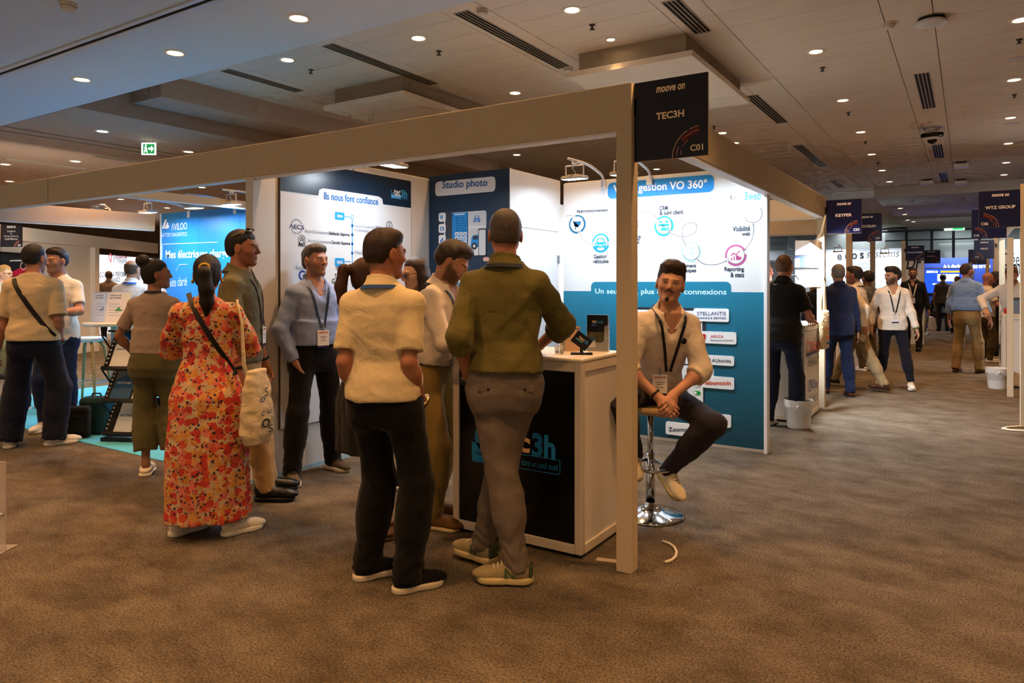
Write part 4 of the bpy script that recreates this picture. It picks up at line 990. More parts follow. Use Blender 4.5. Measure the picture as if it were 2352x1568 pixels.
def badge(P, x0, yy0, x1, yy1, s, parent, col='#1e9be0', tcol='#ffffff', r=.012):
    a, b = P.px(x0, yy0), P.px(x1, yy1); print_poly('tile', rrect(min(a[0], b[0]), min(a[1], b[1]), max(a[0], b[0]), max(a[1], b[1]), r), P, col, parent)
    if s: w = b[0] - a[0]; lettering(s, P, (a[0] + w * .2, (a[1] + b[1]) / 2), (b[0] - w * .2, (a[1] + b[1]) / 2), abs(a[1] - b[1]) * .34, tcol, parent, .025, px=False)
badge(Pl, 769, 486, 791, 506, '2026', t); badge(Pl, 769, 592, 791, 612, '2025', t)
tl = Pl.px(809, 499); xl = tl[0]
print_poly('timeline', rrect(xl - .004, Pl.px(809, 660)[1], xl + .004, tl[1] - .02, .001, 1), Pl, '#1e9be0', t); print_arc('timeline_ring', xl, tl[1], .015, .021, 0, 360, Pl, '#1e9be0', t)
for py in (499, 601): z = Pl.px(809, py)[1]; print_poly('timeline', rrect(Pl.px(791, py)[0], z - .003, xl - .02, z + .003, .001, 1), Pl, '#1e9be0', t)
for py in (518, 539, 560, 581): z = Pl.px(809, py)[1]; print_poly('timeline_dot', arc(xl, z, .014, 0, 345, 14), Pl, '#1e86d6', t)
for s1, s2, a, mid, b in (('Accord Groupement', 'Stellantis Espagne', (700, 531), (755, 536), (803, 540)), ('Accord Groupement', 'Citroën Espagne', (707, 553), (760, 557), (804, 560)), ('Accord Groupement', 'VW Group', (814, 519), (862, 523), (885, 526))):
    lettering(s1, Pl, a, (mid[0] - 1, mid[1]), .036, '#8a98ac', t, 0.); lettering(s2, Pl, mid, b, .036, '#16263c', t, .02)
lettering('(Volkswagen, Audi, Skoda)', Pl, (814, 528), (885, 535), .036, '#8a98ac', t, 0.); lettering('Déploiement', Pl, (814, 580), (862, 583), .034, '#8a98ac', t, 0.); lettering('Accord', Pl, (679, 614), (699, 615), .034, '#8a98ac', t, 0.); lettering('Groupe', Pl, (701, 615), (724, 617), .034, '#16263c', t, .02); lettering('Garage', Pl, (771, 616), (798, 619), .034, '#16263c', t, .02)
lettering('ΛECS', Pl, (664, 519), (698, 522), .036, '#2b3a7a', t, .012)
cA = Pl.px(681, 520)
for k in range(16):
    an = 30 + (120 / 7) * k if k < 8 else 210 + (120 / 7) * (k - 8); c_ = arc(cA[0] + .055 * math.cos(math.radians(an)), cA[1] + .055 * math.sin(math.radians(an)), .005, 0, 300, 5); print_poly('star', c_, Pl, '#2b3a7a', t)
cC = Pl.px(693, 550); print_arc('oval_ring', cC[0], cC[1], .033, .037, 0, 360, Pl, '#1a1a22', t)
for dz in (-.010, .009): print_poly('chevron', [(cC[0] - .022, cC[1] - .014 + dz), (cC[0], cC[1] + .008 + dz), (cC[0] + .022, cC[1] - .014 + dz), (cC[0] + .022, cC[1] - .006 + dz), (cC[0], cC[1] + .016 + dz), (cC[0] - .022, cC[1] - .006 + dz)], Pl, '#1a1a22', t)
lettering('ANSOC', Pl, (684, 561), (702, 563), .03, '#1a1a22', t, .03)
cV = Pl.px(894, 518); print_arc('round_ring', cV[0], cV[1], .036, .041, 0, 360, Pl, '#1a1a22', t)
lettering('V', Pl, (cV[0] - .018, cV[1] + .016), (cV[0] + .018, cV[1] + .016), .028, '#1a1a22', t, .0, px=False); lettering('W', Pl, (cV[0] - .028, cV[1] - .013), (cV[0] + .028, cV[1] - .013), .032, '#1a1a22', t, 0., px=False)
cG = Pl.px(695, 632); print_arc('big_g', cG[0], cG[1], .024, .040, 40, 330, Pl, '#22409a', t); print_poly('big_g', rrect(cG[0], cG[1] - .012, cG[0] + .04, cG[1] + .003, .002), Pl, '#22409a', t); lettering('GROUPE', Pl, (708, 631), (745, 634), .042, '#22409a', t, .02)
lettering('TOP', Pl, (768, 634), (784, 635), .042, '#22305a', t, .015); lettering('GARAGE', Pl, (762, 645), (800, 648), .042, '#22305a', t, .015)
MB().prism([(y0 - .006, z0), (y0, z0), (y0, z1), (y0 - .006, z1)], wallX(XL + .052), 0, .016).build('edge', mat('#4a4038', .6), t)
# ---- studio photo graphic on the closet
Ps = wallY(5.396)
t = thing('wall_poster', 'dark blue studio photo graphic with a tablet illustration', 'poster', (0, 0, 0))
MB().prism([(-4.425, .0), (-3.486, 0), (-3.486, 2.52), (-4.425, 2.52)], Ps, 0, .004).build('board', mat('#1b3550', .4), t); Ps = wallY(5.391)
a, b = Ps.px(1000, 451), Ps.px(1138, 397); print_poly('title_plate', rrect(a[0], a[1], b[0], b[1] - .03, .04), Ps, '#e9edf2', t, .002); lettering('Studio photo', Ps, (1016, 427), (1120, 421), .092, '#2468b4', t, .022)
def prect(P, x0, y0, x1, y1, col, parent, r=.012, name='print_block', t_=.0015): a, b = P.px(x0, y1), P.px(x1, y0); return print_poly(name, rrect(a[0], a[1], b[0], b[1], r), P, col, parent, t_)
prect(Ps, 1020, 483, 1117, 588, '#e2e6ec', t, .02, 'tablet', .001); prect(Ps, 1023, 487, 1039, 569, '#39434f', t, .004, 'sidebar', .002); prect(Ps, 1039, 487, 1074, 569, '#1b8fe0', t, .002, 'blue_column', .002); prect(Ps, 1074, 487, 1075.5, 569, '#22303c', t, .001); prect(Ps, 1078, 485, 1115, 519, '#cdd3da', t, .006, 'photo_tile', .002); prect(Ps, 1078, 523, 1115, 567, '#cdd3da', t, .006, 'photo_tile', .002)
prect(Ps, 1044, 490, 1068, 494, '#f4f8fc', t, .004, t_=.003)
for k in range(6):
    for u0, u1 in (((1047, 1055), (1058, 1066)), ((1047, 1055), (1058, 1073)), ((1047, 1055), (1058, 1073)), ((1047, 1064), (1066, 1073)), ((1047, 1052), (1055, 1072)), ((1047, 1056), (1059, 1073)))[k]: prect(Ps, u0, 500 + k * 5.6, u1, 502 + k * 5.6, '#12405e', t, .001, t_=.003)
for i in range(3):
    for j in range(3): prect(Ps, 1045.5 + i * 9.6, 533 + j * 9.6, 1053.5 + i * 9.6, 541 + j * 9.6, '#e8f1f8', t, .004, 'car_tile', .003); prect(Ps, 1047.5 + i * 9.6, 536 + j * 9.6, 1051.5 + i * 9.6, 539 + j * 9.6, '#5a6c80', t, .003, 'car_icon', .004)
for yy in (488, 513.5, 539): prect(Ps, 1008, yy, 1024, yy + 21.5, '#eef1f6', t, .02, 'app_tile', .003)
prect(Ps, 1012, 494, 1018, 503, '#6aa6e0', t, .003, 'camera_icon', .004); prect(Ps, 1011.5, 521, 1020, 530, '#2878cc', t, .01, 'camera_icon', .004)
c_ = Ps.px(1015.6, 526); print_poly('camera_icon', arc(*c_, .012, 0, 330, 12), Ps, '#ffffff', t, .005)
a, b = Ps.px(1012, 556), Ps.px(1018, 547); print_poly('wand_icon', [(a[0] - .006, a[1] + .006), (a[0] + .006, a[1] - .006), (b[0] + .006, b[1] - .006), (b[0] - .006, b[1] + .006)], Ps, '#2878cc', t, .004)
def car_front(P, x0, y0, x1, y1, col, parent, t_=.003):
    a, b = P.px(x0, y1), P.px(x1, y0); w, h = b[0] - a[0], b[1] - a[1]; X = lambda u, v: (a[0] + u * w, a[1] + v * h)
    m = MB(); m.prism([X(0, .12), X(1, .12), X(1, .5), X(.9, .6), X(.1, .6), X(0, .5)], P, 0, t_); m.prism([X(.12, .58), X(.22, .95), X(.78, .95), X(.88, .58), X(.78, .6), X(.7, .86), X(.3, .86), X(.22, .6)], P, 0, t_); m.prism([X(.04, 0), X(.2, 0), X(.2, .14), X(.04, .14)], P, 0, t_); m.prism([X(.8, 0), X(.96, 0), X(.96, .14), X(.8, .14)], P, 0, t_); m.build('car_icon', mat(col, .5), parent)
    for u in (.17, .83): print_poly('headlamp', arc(*X(u, .38), w * .07, 0, 330, 8), P, '#eef4fa', parent, t_ + .001)
    print_poly('grille', rrect(*X(.32, .26), *X(.68, .36), .002), P, '#eef4fa', parent, t_ + .001)
car_front(Ps, 1088, 494, 1103, 511, '#1b72c4', t)
a = Ps.px(1081, 572); m = MB(); m.prism([Ps.px(*p) for p in ((1081, 567), (1083, 548), (1086, 541), (1099, 538), (1099, 567))], Ps, 0, .003); m.build('car_side', mat('#1b8fe0', .5), t); c_ = Ps.px(1090, 565); print_poly('wheel', arc(*c_, .032, 0, 345, 16), Ps, '#20262c', t, .004); print_poly('hub', arc(*c_, .015, 0, 330, 10), Ps, '#e0e4ea', t, .005); prect(Ps, 1087, 541, 1098, 550, '#2c3a4a', t, .003, 'car_window', .004)
prect(Ps, 1099, 524, 1117, 588, '#2a3138', t, .012, 'phone_print', .004); prect(Ps, 1100.5, 527, 1116, 586, '#d4dae2', t, .01, 'phone_screen', .005)
for i, s in enumerate(('extérieur', 'cache-plaque')): yy = 632 + i * 26; prect(Ps, 1042, yy, 1120, yy + 24, '#1c8fe0', t, .008, 'button', .002); lettering(s, Ps, (1050, yy + 12), (1112, yy + 11), .05, '#f2f8ff', t, .02, t=.0035)
prect(Ps, 1110, 590, 1124, 600, '#e8b6a8', t, .02, 'hand_print', .003)
MB().prism([(-3.488, 0), (-3.478, 0), (-3.478, 2.525), (-3.488, 2.525)], wallY(5.394), 0, .006).build('edge', mat('#e8eaee', .4), t)
# ---- gestion VO graphic
Pg = wallY(YB + .012)
t = thing('wall_poster', 'white and teal back wall graphic about used car management', 'poster', (0, 0, 0)); G0, G1 = -3.47, XR - .015
teal = '#0e6480'; q = [Pg.px(*p) for p in ((1300, 668), (1358, 647), (1680, 647), (1762, 672))]; ztb, ztt = q[0][1], q[1][1]
MB().prism([(G0, .02), (G1, .02), (G1, 2.49), (G0, 2.49)], Pg, 0, .004).build('board', mat('#d6dce0', .35), t); Pg = wallY(YB + .007)
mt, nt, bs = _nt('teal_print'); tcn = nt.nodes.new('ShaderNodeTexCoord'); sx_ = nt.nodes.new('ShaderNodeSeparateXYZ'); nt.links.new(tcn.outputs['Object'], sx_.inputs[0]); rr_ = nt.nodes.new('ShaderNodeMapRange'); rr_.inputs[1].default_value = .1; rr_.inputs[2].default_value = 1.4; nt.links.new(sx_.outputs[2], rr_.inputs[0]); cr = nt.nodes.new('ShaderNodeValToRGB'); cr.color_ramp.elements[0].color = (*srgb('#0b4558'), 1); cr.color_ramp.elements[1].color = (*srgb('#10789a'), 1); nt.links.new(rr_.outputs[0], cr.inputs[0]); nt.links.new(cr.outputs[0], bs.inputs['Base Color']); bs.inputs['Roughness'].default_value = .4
r_ = .05
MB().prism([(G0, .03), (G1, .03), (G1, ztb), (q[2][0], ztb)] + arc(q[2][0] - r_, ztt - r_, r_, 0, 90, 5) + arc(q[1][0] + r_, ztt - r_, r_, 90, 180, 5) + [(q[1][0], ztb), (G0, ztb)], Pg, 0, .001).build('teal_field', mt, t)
a, b = Pg.px(1396, 457), Pg.px(1640, 400); print_poly('title_plate', rrect(a[0], a[1], b[0], b[1], .05), Pg, '#1f8fe4', t, .002)
lettering('Votre gestion VO 360°', Pg, (1409, 436), (1624, 424), .102, '#f4f9ff', t, .022)
lettering('Un seul outil, plus de 100 connexions', Pg, (1367, 670), (1669, 672), .066, '#b8e6f8', t, .02)
def ring_icon(px_, py_, c, a0, light=False):
    x, z = Pg.px(px_, py_); R = .079
    print_arc('ring_arc', x, z, R, R * 1.2, a0, a0 + 165, Pg, c, t, .0015); print_arc('ring_arc', x, z, R, R * 1.2, a0 + 190, a0 + 335, Pg, c, t, .0015); print_poly('disc', arc(x, z, R * .98, 0, 348, 28), Pg, '#f6f9fb', t, .002); print_arc('disc_edge', x, z, R * .94, R * .985, 200, 400, Pg, '#27333f', t, .003); return x, z
ic = {}
for n_, px_, py_, c, a0 in (('cart', 1326, 515, '#1f6a94', -60), ('car', 1380, 558, '#1b9be8', 10), ('sale', 1449, 515, '#b8dcec', 0), ('crm', 1525, 519, '#18b2bc', -30), ('team', 1588, 578, '#a4dfe4', -40), ('stats', 1690, 586, '#b0568c', 30), ('web', 1730, 491, '#d3c8e8', -100)): ic[n_] = ring_icon(px_, py_, c, a0)
x, z = ic['cart']; m = MB(); m.prism([(x - .035, z + .03), (x + .045, z + .03), (x + .036, z - .012), (x - .026, z - .012)], Pg, .002, .004); m.prism([(x - .052, z + .034), (x - .04, z + .034), (x - .022, z - .03), (x + .03, z - .03), (x + .03, z - .022), (x - .03, z - .024)], Pg, .002, .004); m.build('cart_icon', mat('#1f6a94', .5), t)
for dx in (-.02, .028): print_poly('cart_wheel', arc(x + dx, z - .042, .008, 0, 330, 8), Pg, '#16263c', t, .004)
print_poly('check_disc', arc(x + .035, z - .03, .018, 0, 340, 14), Pg, '#dcecf6', t, .005)
x, z = ic['car']; car_front(Pg, 1367, 545, 1393, 572, '#1b9be8', t, .004)
def man(x, z, s, c, name='person_icon'):
    print_poly(name, arc(x, z + .03 * s, .016 * s, 0, 340, 14), Pg, c, t, .004); print_poly(name, [(x - .03 * s, z - .02 * s), (x + .03 * s, z - .02 * s)] + arc(x, z - .02 * s, .03 * s, 10, 170, 8), Pg, c, t, .004)
x, z = ic['crm']; man(x - .03, z + .015, .8, '#18b2bc'); man(x + .03, z + .015, .8, '#18b2bc'); man(x - .002, z - .022, 1., '#18b2bc'); print_arc('gear_icon', x + .036, z - .03, .008, .018, 0, 360, Pg, '#18b2bc', t, .005)
x, z = ic['team']; man(x, z - .005, .9, '#a4dfe4'); print_arc('orbit_icon', x, z, .045, .052, 0, 360, Pg, '#a4dfe4', t, .004)
x, z = ic['stats']
for k in range(3): print_poly('bar_icon', rrect(x - .04 + k * .022, z - .045, x - .03 + k * .022, z - .02 + k * .012, .001), Pg, '#a0407c', t, .004)
print_poly('arrow_icon', [(x - .045, z + .002), (x - .018, z + .026), (x, z + .01), (x + .035, z + .042), (x + .04, z + .036), (x, z), (x - .018, z + .014), (x - .042, z - .006)], Pg, '#a0407c', t, .004); print_poly('pie_icon', arc(x + .03, z - .022, .021, 90, 400, 14) + [(x + .03, z - .022)], Pg, '#a0407c', t, .004)
x, z = ic['web']; print_poly('globe_icon', arc(x, z + .005, .045, 0, 345, 20), Pg, '#d8cdec', t, .004); 
for dx in (-.018, 0, .018): print_poly('globe_line', rrect(x + dx - .002, z - .04, x + dx + .002, z + .05, .001, 1), Pg, '#f6f9fb', t, .005)
for dz in (-.012, .02): print_poly('globe_line', rrect(x - .045, z + dz - .002, x + .045, z + dz + .002, .001, 1), Pg, '#f6f9fb', t, .005)
for s, a, b, h in (('Approvisionnement', (1324, 486), (1397, 483), .042), ('Gestion', (1364, 589), (1393, 588), .042), ('véhicules', (1362, 600), (1398, 599), .042), ('Vente', (1444, 544), (1472, 543), .04), ('de A à Z', (1436, 555), (1470, 554), .042), ('CRM', (1515, 478), (1534, 477), .042), ('& suivi client', (1515, 489), (1569, 486), .044), ('Management', (1543, 611), (1599, 611), .045), ('des équipes', (1548, 622), (1599, 622), .045), ('Reporting', (1664, 619), (1709, 619), .05), ('& stats', (1678, 631), (1709, 631), .042), ('Visibilité', (1683, 526), (1723, 524), .046), ('web', (1704, 537), (1723, 536), .036)): lettering(s, Pg, a, b, h, '#1d2c44', t, .025, t=.0014)
dots = MB()
def dotline(pts, n):
    p = np.array([Pg.px(*q) for q in pts]); s = np.linspace(0, len(p) - 1, n)
    for v in s:
        i = min(int(v), len(p) - 2); f = v - i; pm = p[max(i - 1, 0)]; p0 = p[i]; p1 = p[i + 1]; p2 = p[min(i + 2, len(p) - 1)]
        c = .5 * (2 * p0 + (p1 - pm) * f + (2 * pm - 5 * p0 + 4 * p1 - p2) * f * f + (3 * p0 - pm - 3 * p1 + p2) * f ** 3); dots.prism(arc(c[0], c[1], .0042, 0, 300, 5), Pg, 0, .0015)
dotline([(1301, 496), (1310, 494), (1318, 497)], 7); dotline([(1331, 534), (1343, 553), (1362, 562)], 12); dotline([(1398, 559), (1415, 552), (1424, 547), (1440, 532)], 14); dotline([(1459, 499), (1476, 489), (1492, 488), (1505, 495), (1512, 506)], 18); dotline([(1538, 534), (1555, 541), (1575, 543), (1596, 533), (1600, 517), (1588, 511), (1572, 518), (1567, 535), (1570, 553), (1577, 566)], 46); dotline([(1602, 596), (1618, 606), (1645, 607), (1669, 599)], 24); dotline([(1711, 574), (1726, 552), (1731, 530), (1730, 514)], 20)
dots.build('dotted_path', mat('#2e4256', .5), t, 'stuff')
prect(Pg, 1672, 443, 1757, 466, '#f8fbfd', t, .02, 'logo_plate', .002); logo_tec(Pg, (1678, 452), (1748, 449), .075, t, '3web', '#dfe6ee', '#49b2ee')
# laptop and phone mock-up and partner plates
prect(Pg, 1433, 708, 1622, 856, '#24303c', t, .02, 'screen_frame', .002); prect(Pg, 1437, 714, 1613, 836, '#dfe6ea', t, .004, 'screen', .003); prect(Pg, 1540, 736, 1570, 744, '#4a3fc0', t, .002, 'blue_bar', .004); prect(Pg, 1575, 738, 1610, 745, '#d8342c', t, .002, 'red_bar', .004); prect(Pg, 1556, 756, 1610, 761, '#2c3640', t, .002, 'dark_bar', .004); prect(Pg, 1440, 848, 1640, 853, '#c2ccd2', t, .006, 'base_bar', .003)
for i in range(2):
    for j in range(4): prect(Pg, 1576 + i * 18, 768 + j * 14, 1586 + i * 18, 778 + j * 14, '#c6ced6', t, .004, 'car_tile', .004); car_front(Pg, 1577 + i * 18, 769 + j * 14, 1585 + i * 18, 777 + j * 14, '#4a5866', t, .006)
prect(Pg, 1563, 838, 1618, 962, '#161d26', t, .035, 'phone_print', .005); prect(Pg, 1565, 841, 1615.5, 960, '#e3e9ed', t, .03, 'phone_screen', .006)
for j in range(5):
    on = j % 2 == 0; yy = 866 + j * 18; prect(Pg, 1594, yy - 4, 1610, yy + 4, '#1f9a3c' if on else '#c9d2d8', t, .03, 'toggle', .008); c_ = Pg.px(1598 if on else 1606, yy); print_poly('toggle_knob', arc(*c_, .013, 0, 330, 10), Pg, '#f4f8fa', t, .010)
    if j < 4: car_front(Pg, 1572, yy - 6, 1582, yy + 4, '#4a5866', t, .008)
def plate(x0, y0, x1, y1, s, col, sub=None, bold=.012, icon=None):
    prect(Pg, x0, y0, x1, y1, '#edf3f6', t, .018, 'partner_plate', .012); w = x1 - x0; h = abs(Pg.px(x0, y1)[1] - Pg.px(x0, y0)[1]); lx = x0 + w * (.1 if not icon else .3)
    if sub: lettering(s, Pg, (lx, y0 + (y1 - y0) * .38), (x1 - w * (.08 if not icon else .35), y0 + (y1 - y0) * .38), h * .28, col, t, bold, t=.014); lettering(sub, Pg, (lx, y0 + (y1 - y0) * .74), (x1 - w * .08, y0 + (y1 - y0) * .76), h * .16, col if not icon else '#2a2a30', t, .01, t=.014)
    else: lettering(s, Pg, (lx, (y0 + y1) / 2), (x1 - w * .1, (y0 + y1) / 2 + 1), h * .44, col, t, bold, t=.014)
plate(1594, 709, 1675, 737, 'STELLANTIS', '#27408a', 'FINANCE & SERVICES', .0); plate(1608, 763, 1692, 787, 'ARKEA', '#c4262c', 'Financements & Services', .0, True); plate(1614, 818, 1687, 836, 'AUtoviza', '#4a4c58', icon=True); plate(1613, 867, 1687, 889, 'leboncoin', '#d2461c', None, .025); plate(1606, 953, 1680, 974, 'laCentrale', '#c0242e', None, .012); plate(1530, 974, 1596, 996, 'Zoomcar', '#22305a', None, .02)
c_ = Pg.px(1616, 771); prect(Pg, 1611, 767, 1622, 779, '#c4262c', t, .004, 'red_emblem', .014)
for k, cc in enumerate(('#b8c030', '#2a2c38')): x, z = Pg.px(1624 + k * 4, 826); print_arc('loop_emblem', x, z, .016, .022, 0, 360, Pg, cc, t, .014)
# ---- name boards
def arc_motif(P, cx, cy, r, a0, a1, parent, dim=1.):
    for rr, s0, s1, c in ((1., .0, .72, '#c89a66'), (1., .78, 1., '#c89a66'), (.86, .05, .28, '#c87a56'), (.86, .5, 1., '#c85a3c'), (.72, .08, .22, '#b07a6a'), (.72, .35, .6, '#b06048')): print_arc('glow_line', cx, cy, r * rr, r * rr + .004, a0 + (a1 - a0) * s0, a0 + (a1 - a0) * s1, P, c, parent, .002, 14)
    print_arc('glow_band', cx, cy, r * .74, r * .98, a0 + (a1 - a0) * .45, a1, P, '#4a1216', parent, .001, 14); print_arc('glow_band', cx, cy, r * .74, r * .98, a0, a0 + (a1 - a0) * .45, P, '#1c1438', parent, .001, 14)
def name_board(x0, x1, y, z0, z1, name, code, lab, side=1, lod=0, bold=.02):
    """board facing -Y; side=1: motif at the lower right, -1: lower left"""
    t = thing('name_board', lab, 'sign', ((x0 + x1) / 2, y, z0), 0, 'hanging name boards'); P = Plane((0, 0, 0), (1, 0, 0), (0, 0, 1)); w = x1 - x0; h = z1 - z0
    MB().box((-w / 2, 0, 0), (w / 2, .008, h)).build('board', mat('#0b0a1e' if lod == 0 else '#0e1240', .35), t); MB().box((-w / 2 - .002, .008, -.002), (w / 2 + .002, .012, h + .002)).build('board_edge', mat('#c8a67c', .5), t)
    Pm = Plane((0, 0, 0), (1, 0, 0), (0, 0, 1)); c = '#ffe2b4' if lod == 0 else '#f0eaea'; bold = bold + .012
    lettering('moove on', Pm, (-.075 * w / .39, h * .87), (.08 * w / .39, h * .87), .029 * h / .4, c, t, .03, .25, px=False)
    lines = name.split('\n'); nl = len(lines)
    for i, s in enumerate(lines): wd = min(.8 * w, .030 * len(s) * w / .39); lettering(s, Pm, (-wd / 2, h * (.54 + (nl - 1) * .055 - i * .12)), (wd / 2, h * (.54 + (nl - 1) * .055 - i * .12)), .036 * h / .4 if nl == 1 else .034, c, t, bold, px=False)
    r = .165 * w / .39; cx = side * (w / 2 - .005) + (.02 if side > 0 else -.02)
    if side > 0: arc_motif(Pm, w / 2 - .03, .0, r * .9, 180, 95, t)
    else: arc_motif(Pm, -w / 2 + .03, .0, r * .9, 0, 85, t)
    xc = side * (w / 2 - .055 * w / .39); lettering(code, Pm, (xc - .032, h * .10), (xc + .032, h * .10), .031, c, t, .025, px=False)
    for zz in (h * .7,): MB().box((-side * (w / 2 + .02) - .012, .0, zz - .04), (-side * (w / 2 + .02) + .03, .02, zz + .04)).build('clamp', mat('#2a2320', .5), t)
    return t
name_board(-1.432, -1.055, 3.39, 2.10, 2.50, 'TEC3H', 'C01', 'nearest dark blue name board reading TEC3H on the corner post')
# ------------------------------------------------------------------ floodlights
def flood(clamp, direction, lab, reach=.60, power=FLOOD_W, col=(.80, .90, 1.), tilt=4, drop=.16, aim=None):
    """arm clamped on a wall top at clamp, reaching along direction (unit xy); lamp hangs at its end"""
    d = Vector((direction[0], direction[1], 0)).normalized(); rz = math.atan2(-d.x, d.y)      # local +y = reach direction
    t = thing('floodlight', lab, 'floodlight', clamp, rz, 'arm-mounted booth floodlights')
    wp = mat('#dfe3e8', .4); tan_ = mat('#d9d2c4', .5)
    MB().tube([(0, -.01, -.06), (0, .0, .02), (0, .05, .05), (0, reach * .45, .095), (0, reach * .75, .105), (0, reach + .12, .10)], .013, 8).build('arm', wp, t, smooth=True)
    MB().box((-.03, -.03, -.09), (.03, .012, .0), .004).build('clamp', wp, t)
    y, z = reach, .10
    MB().lathe([(.03, 0), (.03, -.02), (.012, -.035), (0, -.035)], c=(0, y, z - .005), n=14).build('swivel', wp, t, smooth=True, sharp=40)
    MB().tube([(-.09, y, z - drop), (-.09, y, z - .045), (.09, y, z - .045), (.09, y, z - drop)], .008, 6).build('bracket', wp, t)
    R = Matrix.Translation((0, y, z - drop)) @ Matrix.Rotation(math.radians(-tilt), 4, 'X')
    m = MB(); m.box((-.105, -.08, -.01), (.105, .08, .012), .004, R); m.build('housing', tan_, t)
    m = MB(); m.box((-.055, -.04, .012), (.055, .04, .032), .004, R); m.build('driver_box', tan_, t)
    m = MB()
    for k in range(9): m.box((-.095 + k * .0225, -.075, .012), (-.089 + k * .0225, .075, .022), 0, R)
    m.build('fin', tan_, t, 'stuff')
    m = MB(); m.box((-.095, -.07, -.0125), (.095, .07, -.0105), 0, R); m.build('lens', glowmat(col, 9.), t)
    MB().tube([(0, y, z - .03), (.02, y + .01, z - .07), (-.01, y + .005, z - .11), (0, y, z - drop + .03)], .005, 6).build('cable', mat('#c8ccd2', .5), t)
    ld = bpy.data.lights.new('flood_or_fill_beam', 'AREA'); ld.shape = 'RECTANGLE'; ld.size = .19; ld.size_y = .14; ld.energy = power; ld.color = col; ld.spread = math.radians(175)
    lo = bpy.data.objects.new('flood_or_fill_beam', ld); C.objects.link(lo); lo.parent = t; lo.matrix_local = R @ Matrix.Translation((0, 0, -.016))
    return t
def top(px, py, y): p = ony(px, py, y); return (p[0], y, 2.5)
flood(top(1385, 420, YB), (0, -1), 'floodlight on the back wall left of the corner post', power=FLOOD_W * .75); flood(top(1492, 408, YB), (0, -1), 'floodlight on the back wall hidden behind the corner post'); flood((-1.72, YB, 2.5), (0, -1), 'floodlight over the right end of the white graphic wall')
flood((XL + .05, 4.33, 2.5), (1, 0), 'floodlight in front of the timeline poster', reach=.50, tilt=4, power=FLOOD_W * .6)
for i, (px_, lab) in enumerate(((434, 'left'), (540, 'middle'), (625, 'right'))): flood((ony(px_, 490, 6.0)[0], 6.0, 2.5), (0, -1), 'floodlight over the blue booth wall, %s one of its row' % lab, power=FLOOD_W * 2.0, col=(.50, .78, 1.), tilt=2)
# ------------------------------------------------------------------ blue booth at the left
Pa = wallY(6.0)
t = thing('partition_wall', 'bright blue back wall of the battery diagnostics booth', 'wall', (-7.25, 6.0, 0))
MB().box((-2.73, .02, 0), (2.73, .08, 2.5)).build('panel', WHITE, t)
bl, nt, bs = _nt('blue_print'); bs.inputs['Base Color'].default_value = (*srgb('#1484d2'), 1); bs.inputs['Roughness'].default_value = .4
for k in range(6): MB().box((-2.73 + k * .91, 0, .01), (-2.73 + (k + 1) * .91 - .003, .02, 2.5)).build('blue_sheet', bl, t)
MB().box((-2.76, -.01, 0), (-2.735, .08, 2.5)).build('edge_profile', mat('#dfe8f0', .4), t)
T0 = thing('wall_lettering', 'white AVILOO lettering and frame on the blue wall', 'lettering', (0, 0, 0)); Pa = wallY(5.998)
m = MB()
for x0, x1, tp_, sl in ((373, 381, 503, 7), (379, 385, 510, 5), (383, 388, 516, 3)):
    A = [Pa.px(*p) for p in ((x0 - 1, 525), (x0 + 4, 525), (x0 + sl + 3, tp_ + 2), (x0 + sl + 0, tp_))]; m.prism(A, Pa, 0, .002)
m.build('peak_logo', mat('#f2f6fa', .5), T0); lettering('ΛVILOO', Pa, (394, 521), (430, 518), .105, '#f2f6fa', T0, .008); lettering('BATTERY DIAGNOSTICS', Pa, (372, 540), (430, 537), .055, '#e6f2fa', T0, .004, space=1.15)
lettering('Mes électriques chargées', Pa, (381, 587), (540, 583), .15, '#f4faff', T0, .02); lettering('en toute clarté', Pa, (372, 650), (430, 645), .13, '#f4faff', T0, .0)
A = [Pa.px(*p) for p in ((372, 592), (372, 563), (375, 561), (500, 556))]; m = MB(); m.tube([Pa.pt(*a) for a in A], .006, 4); m.tube([Pa.pt(*Pa.px(*p)) for p in ((404, 622), (412, 608), (430, 607))], .006, 4); m.build('outline', mat('#e6f2fa', .5), T0)
beam((-10.24, YF + .05, 2.25), (-10.15, 6.0, 2.5), 'pale blue-lit side beam at the left end of the blue booth'); post(-10.195, 3.395, 'cloth-covered post at the left front of the blue booth'); beam((-7.66, YF + .05, 2.40), (-7.58, 5.98, 2.5), 'white crossbar under the ceiling of the blue booth')
bc = MB().box((-10.44, YF - .01, 0), (XL - .02, 6.3, .006)).build('booth_carpet', cloth('#52b4d4', fold=.05)); tag(bc, 'light blue carpet on the floor of the blue booth', 'carpet')
